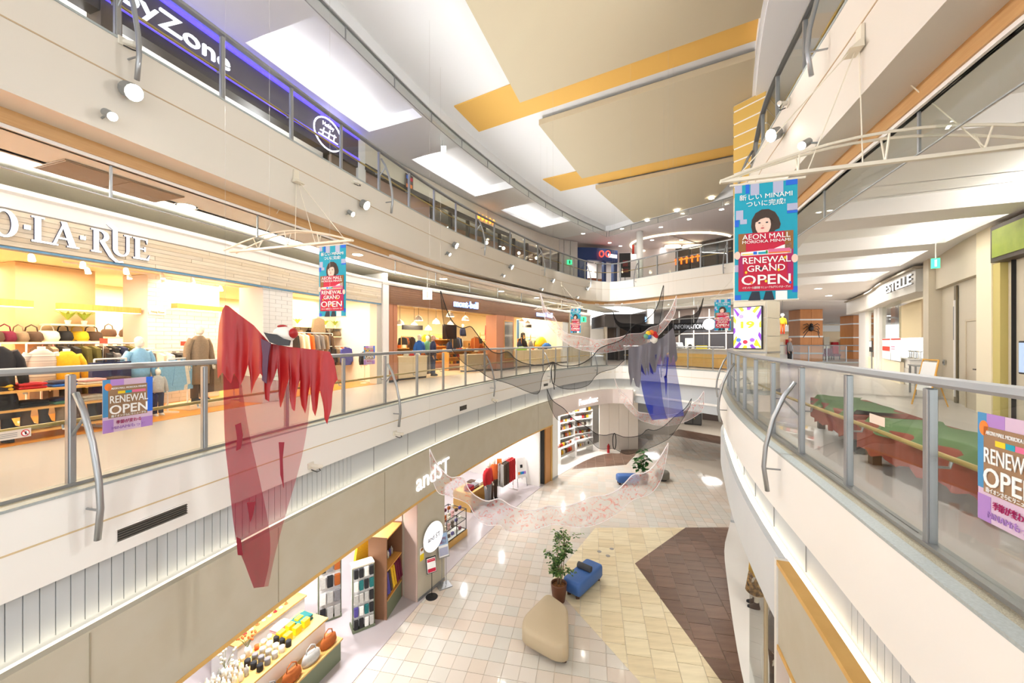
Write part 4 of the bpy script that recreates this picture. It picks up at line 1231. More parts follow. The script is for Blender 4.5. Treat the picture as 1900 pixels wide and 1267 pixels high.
o = thing('wall_sign', 'small fitting room sign on the wide brick column', 'sign', at2(288, 2.16)[0]); L = Vector(at2(274, 2.16)[0]); L2 = Vector(at2(306, 2.16)[0]); c = Card(o, L + Vector((0, 0, 2.08)), L2 - L, (L2 - L).length, .13); c.rect(0, 0, 1, 1, PW, 1, 'plate'); c.txt('Fitting Room', .5, .3, .5, .8, M('gold_ink', (200, 150, 70), .6))
# second bay of the clothing shop
struct(MB().sweep(S2, so(S2, 540, 2.6, 0, sM)[3], sM - .1, rect(2.6, 2.75, 5.0, 8.0), .6).build('wall_clothing_bay', LARW))
L, a, s = at2(580, 2.1); rack(L, a, 1.8, 1.75, ['black', 'cream', 'cream', 'orange', 'grey', 'grey', 'taupe', 'brown'], 'the upper rail of the second bay')
L, a, s = at2(632, 1.9); rack(L, a, 1.1, 1.28, ['black', 'taupe', 'lgrey', 'orange', 'indigo', 'indigo'], 'the rail with the blue cardigan in the second bay', sp=.15)
L, a, s = at2(641, 1.65, 6.22); garment('sweater', 'indigo', L, a + math.pi / 2, 'the front of the second bay rail', .08)
L, a, s = at2(592, 2.2, 7.3); garment('sweater', 'taupe', L, a + math.pi / 2, 'the wall of the second bay above the shelf', .1)
L, a, s = at2(678, .55); mannequin(L, a, 1.3, 'bust in a black jacket beside the grey panel of the shop front', CL['black'], bust=True, head=False)
for px0, px1, z, nb, lab in ((548, 660, 6.62, 4, 'upper shelf of the second bay'), (548, 660, 6.95, 3, 'top shelf of the second bay')):
    sa, sb = wall_shelf(px0, px1, 2.25, z, .35, 'long cream ' + lab)
    if nb == 4: goods('handbag', 'handbag', bag_mesh, [(tuple(S2.pt(sa + (sb - sa) * (i + .5) / nb, 2.42, z + .036)), .2) for i in range(nb)], ['taupe', 'black', 'brown', 'taupe'], 'the ' + lab)
    else:
        for i in range(3): potted_leaf(tuple(S2.pt(sa + (sb - sa) * (.12, .66, .86)[i], 2.42, z + .036)), ['left', 'middle', 'right'][i] + ' potted plant on the top shelf of the second bay')
pa, t, n = S2.at(sM - .5, -.045)
pb = S2.pt(sM - 1.15, -.045, 5.7)
open_poster(pb, S2.pt(sM - .55, -.045, 5.7) - pb, .5, .62, 'renewal open poster on the grey panel beside the outdoor shop')
# ================================================================= outdoor shop
sE = S2.near(3.95, 27.1)
BRW = M('brown_plank_fascia', (104, 68, 40), .55, noise=(5, .5), col2=(86, 54, 30), stretch=(1, 1, 10))
COPP = M('copper_brown_panel', (176, 116, 84), .5, noise=(1, .3), col2=(160, 102, 72))
struct(MB().sweep(S2, sM, sE + 6, rect(.0, 8.5, 5.0, 5.008), .8).build('floor_outdoor_shop', M('outdoor_floor', (204, 176, 138), .4, noise=(1.5, .5), col2=(184, 154, 116))))
struct(MB().sweep(S2, sM, sE, rect(6.0, 6.15, 5.0, 9.0), 1).build('wall_outdoor_shop', M('outdoor_wall', (238, 222, 184), .7)))
struct(MB().sweep(S2, sM, sE, rect(.1, 6.1, 8.35, 8.45), 1).build('ceiling_outdoor_shop', M('outdoor_ceiling', (196, 178, 146), .8)))
struct(MB().sweep(S2, sE, sE + .15, rect(.1, 6.1, 5.0, 8.6), 1).build('wall_outdoor_end', WALLW))
of = thing('shop_fascia', 'dark brown plank fascia of the outdoor shop with two lit signs', 'shop sign', tuple(S2.pt(sM, -.05, 7.8)))
for r_ in range(8): MB().sweep(S2, sM, sE, rect(-.07, .1, 7.8 + r_ * .082, 7.8 + r_ * .082 + .078), .8).build('plank', BRW, of)
def wordsign(body, path, px0, px1, off, z, hgt, mat, parent, s0=0, s1=1e9, depth=.05, bold=.01):
    a, b = path.pt(so(path, px0, off, s0, s1)[3], off, z), path.pt(so(path, px1, off, s0, s1)[3], off, z)
    mid = (a + b) / 2
    return text(body, hgt, mid, b - a, mat, parent, 'lettering', depth, bold, fit=(b - a).length)
BLU = M('blue_halo', (90, 130, 220), .5, emit=1.2, ecol=(110, 150, 235))
for px0, px1 in ((842, 887), (996, 1025)):
    wordsign('mont-bell', S2, px0, px1, -.1, 7.98, .42, BLU, of, sM, sE, .06, .012)
    wordsign('mont-bell', S2, px0, px1, -.14, 7.98, .42, LIT, of, sM, sE, .02, .001)
def front_pillar(px0, px1, off0, off1, z1, mat, label, name='shop_pillar'):
    a, b = so(S2, px0, off0, sM - .2, S2.L)[3], so(S2, px1, off0, sM - .2, S2.L)[3]
    o = thing(name, label, 'pillar', tuple(S2.pt(a, off0, 5)))
    w = (b - a) / 2
    MB().sweep(S2, a, a + w - .01, rect(off0, off1, 5.0, z1)).build('cladding_panel', mat, o)
    MB().sweep(S2, a + w + .01, b, rect(off0, off1, 5.0, z1)).build('cladding_panel', mat, o)
    MB().sweep(S2, a - .02, b + .02, rect(off0 - .02, off1 + .02, 5.0, 5.08)).build('plinth', DARK, o)
front_pillar(721, 738, -.04, .5, 7.8, COPP, 'copper brown pillar at the left end of the outdoor shop')
front_pillar(921, 953, -.06, .6, 7.8, COPP, 'copper brown pillar in the middle of the outdoor shop front')
front_pillar(1044, 1054, -.04, .4, 7.8, CEIL, 'cream pillar at the right end of the outdoor shop')
CNT = M('counter_birch', (222, 198, 160), .5, noise=(3, .3), col2=(210, 184, 144))
def counter(px0, px1, off, h, label, d=.5):
    a, b = so(S2, px0, off, sM, sE)[3], so(S2, px1, off, sM, sE)[3]
    o = thing('shop_counter', label, 'counter', tuple(S2.pt(a, off, 5)))
    MB().sweep(S2, a, b, rect(off, off + d, 5.08, 5 + h)).build('body', CNT, o)
    MB().sweep(S2, a - .02, b + .02, rect(off - .02, off + d + .02, 5 + h, 5.04 + h)).build('top', M('counter_top', (232, 212, 176), .4), o)
    MB().sweep(S2, a, b, rect(off + .04, off + d - .04, 5.0, 5.08)).build('kick', DARK, o)
    k = max(2, int((b - a) / .9))
    for i in range(1, k): MB().sweep(S2, a + (b - a) * i / k - .004, a + (b - a) * i / k + .004, rect(off - .003, off + .01, 5.08, 5 + h)).build('joint', M('counter_joint', (176, 150, 110), .7), o)
    return a, b
counter(740, 792, .1, .86, 'birch counter wall at the left of the outdoor shop entrance')
ca, cb = counter(955, 1042, .1, .92, 'birch counter wall under the outdoor shop window on the right')
counter(868, 920, .5, .8, 'birch counter between the entrance and the copper pillar')
# pendants
PEND = MB().lathe((0, 0, 0), [(.19, 0), (.185, .04), (.15, .13), (.07, .2), (.03, .22), (.03, .26)], 18, caps=False).mesh('shade', M('white_enamel', (244, 240, 232), .4), True)
BULB = MB().sphere((0, 0, .06), .07).mesh('bulb', M('bulb', (255, 240, 214), .4, emit=10, ecol=(255, 236, 204)), True)
for i, (px, py, off) in enumerate([(776, 590, 1.3), (769, 602, 2.6), (795, 608, 3.6), (809, 596, 2.2), (836, 583, 1.0), (863, 590, 1.6), (835, 600, 3.0), (979, 598, 1.4), (968, 594, 2.2), (742, 598, 2.0)]):
    p, t, n, s = so(S2, px, off, sM, sE)
    z = CZ + (633 - py) / F * p.y - .1
    o = thing('pendant_lamp', 'white dome pendant lamp in the outdoor shop, %s' % ['hanging highest near the left', 'lowest at the left edge', 'small one in the back', 'large one left of the netting', 'behind the tip of the netting', 'just below the left lit sign', 'dim one behind the netting', 'right one of the right window', 'left one of the right window', 'at the left picture side of the shop'][i], 'lamp', (p.x, p.y, z), group='dome pendants of the outdoor shop')
    part('shade', PEND, o); part('bulb', BULB, o)
    MB().tube([(0, 0, .25), (0, 0, 8.35 - z)], .008, 6).build('cord', BLACK, o, local=True)
    lamp('POINT', (p.x, p.y, z - .05), 28, (1, .84, .6), .12)
for px in (780, 850, 900, 975, 1010):
    p, t, n, s = so(S2, px, 2.6, sM, sE)
    lamp('AREA', (p.x, p.y, 8.28), 120, (1, .84, .58), 2, 2)
# shelves and goods inside
PINE = M('pine_wood', (212, 156, 86), .5, noise=(4, .5), col2=(194, 134, 66))
def ladder(px, off, w, h, label, rungs=7):
    p, t, n, s = so(S2, px, off, sM, sE)
    o = thing('wall_bars', label, 'display rack', (p.x, p.y, 5.008), yaw(t, n))
    for sx in (-1, 1): MB().box((sx * w / 2, 0, h / 2), (.05, .04, h)).build('upright', PINE, o, local=True)
    for i in range(rungs): MB().box((0, 0, .25 + (h - .4) * i / (rungs - 1)), (w, .03, .035)).build('rung', PINE, o, local=True)
    return o, (p.x, p.y), yaw(t, n)
for px, off, w, h, lab in ((905, 3.2, 1.6, 2.0, 'pine wall bars behind the olive backpack'), (985, 2.6, 2.0, 1.9, 'pine wall bars behind the jackets in the right window'), (1028, 2.6, 1.5, 1.9, 'pine wall bars beside the yellow tent'), (818, 4.0, 1.8, 2.0, 'pine shelving uprights behind the shoes')):
    ladder(px, off, w, h, lab)
def osh(px, off, L, levels, label, items, cols, H, fn, cat, rz=0):
    p, t, n, s = so(S2, px, off, sM, sE)
    a = yaw(t, n) + rz
    u = shelf_unit('goods_shelf', label, (p.x, p.y, 5.008), a, L, .4, H, levels, PINE)
    for z in levels:
        goods(cat.replace(' ', '_'), cat, fn, [((p.x + math.cos(a) * (-L / 2 + L * (i + .5) / items), p.y + math.sin(a) * (-L / 2 + L * (i + .5) / items), 5.024 + z), a + random.uniform(-.2, .2)) for i in range(items)], random.sample(cols, len(cols)), 'the ' + label)
osh(822, 3.6, 1.8, (.4, .8, 1.2, 1.55), 'pine shoe shelf in the outdoor shop', 6, ['brown', 'black', 'grey', 'rust', 'navy'], 1.8, shoe_mesh, 'shoe')
osh(755, 2.2, 2.2, (.5, .85, 1.15), 'pine goods shelf at the left of the outdoor shop', 8, ['cream', 'rust', 'white', 'orange', 'brown'], 1.3, box_mesh, 'goods box')
osh(850, 2.0, 1.8, (.3, .65, .95), 'low pine shelf beside the entrance', 7, ['rust', 'yellow', 'navy', 'white', 'red'], 1.1, box_mesh, 'goods box')
osh(880, 3.2, 1.6, (.4, .8, 1.2), 'pine shelf of bottles behind the netting', 8, ['black', 'navy', 'rust', 'grey'], 1.5, bottle_mesh, 'bottle')
def place(px, off, z, fn, mat, name, label, cat, rz=0, sc=1.0, smooth=True):
    p, t, n, s = so(S2, px, off, sM, sE)
    o = bpy.data.objects.new(name, fn(mat))
    COL.objects.link(o)
    o.location = (p.x, p.y, z)
    o.rotation_euler.z = yaw(t, n) + rz
    o.scale = (sc, sc, sc)
    return tag(o, label, cat)
L_ = so(S2, 778, 1.0, sM, sE); mannequin((L_[0].x, L_[0].y, 5.008), yaw(L_[1], L_[2]), 1.75, 'mannequin in a bright blue jacket with a brown backpack in the outdoor shop', CL['blue'], CL['sky'], shoes=CL['brown'])
p_, t_, n_, s_ = so(S2, 768, 1.1, sM, sE)
place(766, 1.15, 6.15, pack_mesh, CL['brown'], 'backpack', 'brown backpack on the back of the blue jacket mannequin', 'backpack', 1.5)
L_ = so(S2, 804, .55, sM, sE); mannequin((L_[0].x, L_[0].y, 5.008), yaw(L_[1], L_[2]) + .6, 1.72, 'standing figure in navy jacket and trousers at the outdoor shop entrance', CL['navy'], CL['denim'], shoes=CL['black'], body=M('skin_tone', (206, 160, 132), .6), name='clothed_figure', cat='figure')
L_ = so(S2, 793, 1.5, sM, sE); mannequin((L_[0].x, L_[0].y, 5.008), yaw(L_[1], L_[2]), 1.72, 'mannequin in a pale green vest beside the blue one', CL['green'], CL['grey'], shoes=CL['brown'])
place(788, 2.0, 6.3, pack_mesh, CL['yellow'], 'backpack', 'yellow and green backpack on the back shelf of the outdoor shop', 'backpack')
place(795, 2.2, 6.3, pack_mesh, CL['olive'], 'backpack', 'olive backpack beside the yellow one in the back', 'backpack')
place(835, 1.2, 5.95, pack_mesh, CL['navy'], 'backpack', 'navy backpack half hidden by the black netting', 'backpack')
place(906, 1.6, 5.85, pack_mesh, CL['olive'], 'backpack', 'big olive backpack beside the copper pillar', 'backpack', .3, 1.5)
place(892, 1.8, 5.7, pack_mesh, CL['rust'], 'backpack', 'rust backpack left of the big olive one', 'backpack', 0, 1.3)
for i, (px, c) in enumerate(((965, 'navy'), (974, 'black'), (985, 'grey'), (994, 'black'))):
    place(px, 1.9, 5.97, pack_mesh, CL[c], 'backpack', '%s backpack, %s of four in the right window of the outdoor shop' % (c, ['first', 'second', 'third', 'fourth'][i]), 'backpack', 0, 1.1)
for i, (px, c) in enumerate(((905, 'red'), (1003, 'sky'), (970, 'black'))):
    p, t, n, s = so(S2, px, 3.0, sM, sE)
    garment('coat' if c != 'sky' else 'sweater', c, (p.x, p.y, 7.5 if c == 'red' else 7.1), yaw(t, n) + math.pi / 2, ['the wall above the olive backpack', 'the pine bars left of the yellow tent', 'the pine bars above the backpacks'][i], .12)
for px, off, cols, lab in ((756, 3.9, ['black', 'rust', 'navy', 'black', 'brown', 'teal'], 'the jacket rail at the left back of the outdoor shop'), (846, 3.3, ['black', 'navy', 'black', 'grey', 'blue', 'black', 'navy'], 'the jacket rail behind the black screen'), (884, 2.2, ['rust', 'black', 'olive', 'black', 'brown', 'black'], 'the jacket rail behind the big olive backpack'), (968, 2.2, ['black', 'navy', 'grey', 'black', 'blue'], 'the jacket rail in the right window of the outdoor shop')):
    p, t, n, s = so(S2, px, off, sM, sE)
    rack((p.x, p.y, 5.008), yaw(t, n) + .5, 1.7, 1.72, cols, lab, mat=PINE)
goods('cap', 'cap', lambda m: MB().lathe((0, 0, 0), [(.1, 0), (.1, .05), (.06, .1)], 12).box((0, -.12, .015), (.14, .1, .012)).mesh('cap', m, True), [(tuple(S2.pt(sM + 1.2 + .3 * i, .35, 5.905)), .2 * i) for i in range(5)], ['cream', 'red', 'white', 'rust', 'navy'], 'the left birch counter', 'small %s')
goods('goods_box', 'box', box_mesh, [(tuple(S2.pt(ca + .3 + .45 * i, .35, 5.965)), .1) for i in range(10)], ['cream', 'grey', 'rust', 'navy', 'white', 'orange'], 'the right birch counter', 'small %s')
# tents
p, t, n, s = so(S2, 1004, 1.7, sM, sE)
tm = MB().loft([(0, 0, 0, .75, .4), (0, 0, .3, .7, .36), (0, 0, .6, .5, .25), (0, 0, .75, .2, .1)], 14).build('dome_tent', M('tent_yellow', (244, 196, 30), .5), None, True)
tm.location = (p.x, p.y, 6.05); tm.rotation_euler.z = yaw(t, n); tag(tm, 'yellow dome tent in the right window of the outdoor shop', 'tent')
p, t, n, s = so(S2, 1014, 1.2, sM, sE)
tm = MB().loft([(0, 0, 0, .6, .3), (0, 0, .25, .5, .26), (0, 0, .4, .2, .1)], 12).build('sleeping_bag', CL['blue'], None, True); tm.location = (p.x, p.y, 5.97); tm.rotation_euler.z = yaw(t, n); tag(tm, 'blue sleeping bag below the yellow tent', 'sleeping bag')
p, t, n, s = so(S2, 967, .3, sM, sE)
tm = MB().loft([(0, 0, 0, .6, .22), (0, 0, .1, .5, .2), (0, 0, .2, .2, .1)], 14).build('folded_tent', M('tent_lime', (160, 214, 50), .5), None, True); tm.location = (p.x, p.y, 5.97); tm.rotation_euler.z = yaw(t, n); tag(tm, 'lime green tent lying on the right counter', 'tent')
p, t, n, s = so(S2, 1003, .9, sM, sE)
bx = MB().rbox((0, 0, .25), (.5, .4, .5), .02).rbox((0, 0, .52), (.53, .43, .05), .02).build('cooler_box', CL['teal']); bx.location = (p.x, p.y, 5.5); bx.rotation_euler.z = yaw(t, n); tag(bx, 'teal cooler box in the right window of the outdoor shop', 'box')
# framed pictures, mirror, screen, hanging signs
def picture(px, py, w, h, off, cols, label, s0=None, s1=None, path=None, name='framed_picture', cat='picture'):
    path = path or S2
    p, t, n, s = so(path, px, off, sM if s0 is None else s0, sE if s1 is None else s1)
    z = CZ + (633 - py) / F * p.y
    xd = Vector((t.x, t.y, 0))
    o = thing(name, label, cat, (p.x, p.y, z))
    c = Card(o, Vector((p.x, p.y, z - h / 2)) - xd * w / 2, xd, w, h, .012)
    c.rect(-.04, -.03, 1.04, 1.03, cols[0], 0, 'frame')
    c.rect(0, 0, 1, 1, cols[1], 1, 'image_sheet')
    for i, m in enumerate(cols[2:]): c.rect(.1, .1 + .25 * i, .9, .3 + .25 * i, m, 2, 'print')
    return o
picture(959, 609, .7, .9, 5.9, [PW, M('pic_ice', (150, 176, 200), .6), M('pic_blue', (70, 110, 170), .6)], 'icy blue picture on the back wall of the outdoor shop')
picture(989, 607, .9, .8, 5.9, [PINE, M('pic_dark', (58, 66, 90), .6)], 'dark mountain picture on the back wall of the outdoor shop')
picture(1011, 605, .9, 1.1, 5.9, [PINE, M('pic_teal', (70, 150, 160), .6), M('pic_sand', (190, 180, 140), .6)], 'teal landscape picture on the back wall of the outdoor shop')
picture(1037, 618, .7, 2.0, 4.0, [PW, M('pic_navy', (50, 90, 130), .6), M('pic_fire', (224, 140, 40), .6)], 'tall campfire picture at the right end of the outdoor shop')
picture(944, 630, .8, 1.9, -.08, [PINE, M('mirror_glass', (220, 214, 200), .08, .9)], 'standing mirror leaning on the copper pillar', name='standing_mirror', cat='mirror')
picture(835, 615, 1.0, .7, 2.4, [BLACK, M('screen_black', (20, 22, 26), .2)], 'black screen behind the tip of the black netting', name='wall_screen', cat='screen')
for px, py, lab in ((766, 607, 'left'), (978, 604, 'right')):
    picture(px, py, 1.1, .2, 1.6, [BLACK, DARK], 'small dark hanging department sign in the %s window of the outdoor shop' % lab, name='hanging_sign', cat='sign')
L_ = so(S2, 859, 3.0, sM, sE); mannequin((L_[0].x, L_[0].y, 6.1), yaw(L_[1], L_[2]), 1.35, 'bust in a dark navy jacket and teal cap high on a shelf behind the netting', CL['navy'], bust=True)
goods('sun_hat', 'hat', hat_mesh, [(tuple(S2.pt(ca - 2.0 + .5 * i, 1.2, 5.95)), 0) for i in range(3)], ['cream', 'taupe', 'red'], 'the low shelf beside the entrance', 'round %s')
# exit lamp and air vent over the walkway
def hang_sign(pos, w, h, xd, cord_top, mat_bg, label, txt=None, tm=None, emit=True):
    o = thing('exit_sign', label, 'sign', tuple(pos))
    c = Card(o, Vector(pos) - Vector(xd).normalized() * w / 2, xd, w, h, .02)
    c.rect(0, 0, 1, 1, mat_bg, 0, 'lit_box')
    c.rect(.38, .15, .62, .85, tm or PG, 1, 'pictogram')
    c.disc(.55, .78, .06, .08, tm or PG, 2)
    MB().tube([Vector(pos) + Vector((0, 0, h)), Vector((pos[0], pos[1], cord_top))], .01, 6).build('hanger', STEEL, o)
    return o
EXW = M('exit_white', (236, 255, 244), .4, emit=2.0, ecol=(230, 255, 242))
EXG = M('exit_green', (40, 190, 120), .4, emit=1.5, ecol=(60, 215, 140))
hang_sign(bp(793, 555, D=12.2), .28, .3, (1, 0, 0), 8.7, EXW, 'small white lit sign hanging before the brown fascia', tm=PW)
hang_sign(bp(1083, 597, D=26), .36, .36, (1, 0, 0), 8.7, EXG, 'green exit sign far away right of the outdoor shop')
hang_sign(bp(1736, 497, D=8.6), .14, .22, (.8, -.6, 0), 8.7, EXG, 'green exit sign hanging right of the white jewellery shop sign', tm=PW)
hang_sign(bp(823, 281, D=13.0), .17, .2, (1, 0, 0), 13.3, EXW, 'small white lit sign hanging from the third floor ceiling', tm=PW)

# ================================================================= far end of the second floor
PANL = M('grey_beige_panel', (196, 184, 166), .6)
struct(MB().sweep(S2, sE + .15, S2.L, rect(-.05, .2, 5.0, 8.7), .8).build('wall_far_left', PANL))
for i, px in enumerate((1068, 1088)):
    p, t, n, s = so(S2, px, -.07, sE, S2.L)
    o = thing('service_door', ['left', 'right'][i] + ' flat grey beige door beside the outdoor shop', 'door', (p.x, p.y, 5), yaw(t, n))
    MB().box((0, 0, 1.3), (1.1, .03, 2.6)).build('leaf', M('door_beige', (206, 194, 176), .55), o, local=True)
    MB().box((.45, -.03, 1.0), (.03, .04, .2)).build('handle', ALU, o, local=True)
def solid(name, label, cat, pts, z0, z1, mat, parts=()):
    o = thing(name, label, cat, (pts[0][0], pts[0][1], z0))
    MB().poly([(a, b) for a, b in pts], z0, z1).build('body', mat, o)
    return o
def bx2(px0, px1, D0, dep, skew=0.0):
    x0, x1 = (px0 - 950) / F * D0, (px1 - 950) / F * (D0 - skew)
    return [(x0, D0), (x1, D0 - skew), (x1 + dep * skew / max(.1, x1 - x0), D0 - skew + dep), (x0 + dep * skew / max(.1, x1 - x0), D0 + dep)]
CHAR = M('charcoal_cladding', (66, 60, 58), .5, noise=(.8, .4), col2=(84, 76, 72))
# charcoal shop with lit letters behind the netting
sh = solid('charcoal_shop', 'charcoal shop front far away behind the netting and the ghost', 'shop front', bx2(1122, 1198, 30, 5), 7.6, 8.6, CHAR)
for px0, px1 in ((1122, 1127), (1146, 1150), (1190, 1198)): MB().poly(bx2(px0, px1, 30.05, .4), 5, 7.6).build('pier', CHAR if px0 > 1123 else PANL, sh)
MB().poly(bx2(1127, 1190, 33, .1), 5, 7.6).build('back_wall', M('dim_brown', (92, 74, 62), .6), sh)
text('IO', .5, bp(1203, 596, D=29.95), (1, 0, 0), M('lit_blue', (140, 190, 240), .4, emit=1.5, ecol=(150, 200, 250)), sh, depth=.05, bold=.02)
for i in range(6):
    p = bp(1130 + i * 9, 650, D=31.5)
    o = mannequin((p.x, p.y, 5.0), random.uniform(-1, 1), .01, 'x') if False else None
goods('jar', 'jar', bottle_mesh, [((bp(1128 + 5 * i, 640, D=31).x, 31, 6.2), 0) for i in range(12)], ['orange', 'white', 'brown', 'black', 'red'], 'the counter of the charcoal shop far away', 'small %s')
o = solid('cafe_counter', 'dark counter inside the charcoal shop far away', 'counter', bx2(1128, 1189, 30.8, .6), 5, 6.2, DARK)
# information counter
ic = thing('information_counter', 'long oak fronted information counter behind the far balustrade', 'counter', (9, 21, 5))
pts = [bp(1195, 660, D=24.0), bp(1262, 660, D=22.6), bp(1345, 660, D=20.2), bp(1420, 660, D=18.6)]
cp_ = Path([(q.x, q.y) for q in pts])
MB().sweep(cp_, 0, cp_.L, rect(.0, .7, 5.05, 5.78), .5).build('front', M('counter_oak', (196, 156, 86), .45, noise=(3, .4), col2=(178, 136, 70)), ic)
MB().sweep(cp_, 0, cp_.L, rect(-.06, .8, 6.0, 6.06), .5).build('worktop', M('grey_stone', (188, 182, 172), .4), ic)
MB().sweep(cp_, 0, cp_.L, rect(.02, .1, 5.78, 6.0), .5).build('upper_panel', M('grey_laminate', (168, 160, 150), .5), ic)
isg = thing('information_sign', 'black hanging sign reading information in white letters', 'sign', tuple(bp(1280, 612, D=22)))
a, b = bp(1190, 612, D=23.4), bp(1308, 612, D=21.4)
xd = Vector((b.x - a.x, b.y - a.y, 0))
c = Card(isg, Vector((a.x, a.y, 7.1)), xd, xd.length, .42, .03)
c.rect(0, 0, 1, 1, BLACK, 0, 'board')
text('INFORMATION', .34, c.P(.76, .22, 2), xd, LIT, isg, depth=.02, bold=.003, fit=xd.length * .42)
c.disc(1.06, .75, .09, .75, LIT, 1, name='lit_disc')
for u in (.1, .9): MB().tube([c.P(u, 1), c.P(u, 1) + Vector((0, 0, 1.3))], .012, 6).build('hanger', ALUD, isg)
# dark wall with framed panels right of the counter
dk = thing('panel_wall', 'dark slanted wall with grey framed panels behind the information counter', 'wall panel', (12, 24, 5))
a, b = Vector((bp(1230, 633, D=27).x, 27)), Vector((bp(1420, 633, D=21).x, 21))
dp = Path([tuple(a), tuple(b)], smooth=False)
MB().sweep(dp, 0, dp.L, rect(.1, .3, 5, 8.6), 1).build('backing', M('taupe_dark', (104, 90, 84), .6), dk)
for i in range(5):
    for z0, z1 in ((5.9, 6.9), (7.05, 7.9)):
        MB().sweep(dp, dp.L * (.2 + .16 * i), dp.L * (.2 + .16 * i) + dp.L * .14, rect(.06, .1, z0, z1), 1).build('dark_panel', M('panel_black', (54, 54, 60), .5), dk)
    MB().sweep(dp, dp.L * (.19 + .16 * i) - .03, dp.L * (.19 + .16 * i) + .03, rect(.03, .1, 5, 8.5), 1).build('mullion', STEEL, dk)
for z in (6.97, 7.97): MB().sweep(dp, 0, dp.L, rect(.03, .1, z - .03, z + .03), 1).build('crossbar', STEEL, dk)
# counter things
p = bp(1279, 640, D=22.4)
o = thing('desk_screen', 'white desk screen with a black round opening on the information counter', 'screen', (p.x, p.y, 6.06)); MB().rbox((0, 0, .3), (.42, .2, .6), .02).build('housing', PW, o, local=True); MB().sphere((0, -.1, .12), (.13, .04, .13)).build('opening', BLACK, o, True, local=True)
p = bp(1302, 640, D=21.3)
o = thing('desk_sign', 'yellow desk sign on the information counter', 'sign', (p.x, p.y, 6.06)); MB().box((0, 0, .09), (.6, .04, .18)).build('plate', M('sign_yellow', (244, 226, 40), .5), o, local=True); MB().box((0, -.022, .09), (.4, .004, .05)).build('lettering', DARK, o, local=True)
p = bp(1262, 640, D=22.7)
o = thing('leaflet_stand', 'tilted grey leaflet stand on the information counter', 'stand', (p.x, p.y, 6.06)); MB().slab([(-.2, -.1, 0), (.2, -.1, 0), (.2, .15, .35), (-.2, .15, .35)], (0, .03, 0)).build('tray', ALUD, o, local=True); MB().slab([(-.15, -.1, .05), (.15, -.1, .05), (.15, .08, .3), (-.15, .08, .3)], (0, -.02, 0)).build('leaflets', PW, o, local=True)
# round white post at the far corner of the void and exit signs
for z0, z1, pxx, D_, lab in ((5, 8.7, 1207, 25.5, 'white round post on the second floor behind the far corner of the void'), (10, 13.3, 1187, 23.8, 'white round post on the third floor at the far end')):
    p = bp(pxx, 600, D=D_)
    o = thing('round_post', lab, 'pillar', (p.x, p.y, z0)); MB().lathe((0, 0, 0), [(.2, 0), (.2, z1 - z0)], 20).build('shaft', WHITE, o, True, local=True); MB().lathe((0, 0, 0), [(.25, 0), (.25, .1), (.21, .12)], 20).build('base_ring', ALUD, o, local=True)
for s in range(0, 30, 3):
    p, t, n = E2.at(sA + 1 + s * .3, 4)
    if s < 24: lamp('AREA', (p.x, p.y, 8.6), 50, (1, .94, .86), 1.5, 1.5)
# ================================================================= ground floor, left shops
def o1(px, off, z=.012, s0=2, s1=None):
    p, t, n, s = so(E2, px, off, s0, s1 or sA)
    return (p.x, p.y, z), yaw(t, n), s
PINKB = M('pink_brown_wall', (188, 164, 152), .6)
pil = thing('shop_pillar', 'wide concrete pillar with a round lit sign between the ground floor shops', 'pillar', (-2.337, 9.55, 0))
P0, P1 = Vector((-2.337, 9.55)), Vector((-1.83, 10.46))
tn = (P1 - P0).normalized(); nn = Vector((-tn.y, tn.x))
MB().poly([tuple(P0), tuple(P1), tuple(P1 + nn * .9), tuple(P0 + nn * .9)], .0, 3.0).build('core', CONC, pil)
for d0, d1 in ((.0, .42), (.5, .9)): MB().poly([tuple(P0 + nn * d0 - tn * .03), tuple(P0 + nn * d0), tuple(P0 + nn * d1), tuple(P0 + nn * d1 - tn * .03)], .0, 2.7).build('side_panel', PINKB, pil)
MB().poly([tuple(P0 - nn * .008), tuple(P1 - nn * .008), tuple(P1), tuple(P0)], .0, .08).build('plinth', ALUD, pil)
sg = thing('round_sign', 'round white lit sign on the concrete pillar', 'sign', (*(P0 + tn * .52), 1.4))
C3 = Vector((*(P0 + tn * .52 - nn * .06), 1.42))
c = Card(sg, C3 - Vector((tn.x, tn.y, 0)) * .5 - Vector((0, 0, .5)), (tn.x, tn.y, 0), 1, 1, .01)
c.disc(.5, .5, .37, .37, LIT, 1, 32, 'lit_disc'); c.disc(.5, .5, .38, .38, STEEL, 0, 32, 'rim')
text('and ST', .17, c.P(.5, .44, 2.2), c.x, MIDG, sg, depth=.004, bold=.004)
pst = thing('wall_poster', 'small yellow and white notice on the concrete pillar', 'poster', (*(P0 + tn * .1), 1.0))
c = Card(pst, Vector((*(P0 + tn * .06 - nn * .015), .98)), (tn.x, tn.y, 0), .14, .32, .004); c.rect(0, 0, 1, 1, PW, 1, 'sheet'); c.rect(0, 0, 1, .5, PY, 2); c.rect(.2, .75, .8, .95, BRN, 2)
# sign lettering on the board
bsg = thing('shop_lettering', 'white lit letters and ST on the concrete board', 'sign', tuple(E2.pt(E2.ray(800, 0, sA), -.27, 2.9)))
a, b = E2.pt(so(E2, 772, -.3, 2, sA)[3], -.29, 2.86), E2.pt(so(E2, 835, -.3, 2, sA)[3], -.29, 2.86)
text('andST', .62, (a + b) / 2, b - a, LIT, bsg, 'letters', .02, .0, fit=(b - a).length)
fsg = thing('shop_lettering', 'pale lit shop letters on the pinkish board in the far corner', 'sign', tuple(E2.pt(E2.ray(1092, 0, sA), -.27, 3.1)))
a, b = E2.pt(so(E2, 1075, -.3, 2, sA)[3], -.29, 3.1), E2.pt(so(E2, 1110, -.3, 2, sA)[3], -.29, 3.1)
text('Francfranc', .48, (a + b) / 2, b - a, LIT, fsg, 'letters', .02, .0, fit=(b - a).length)
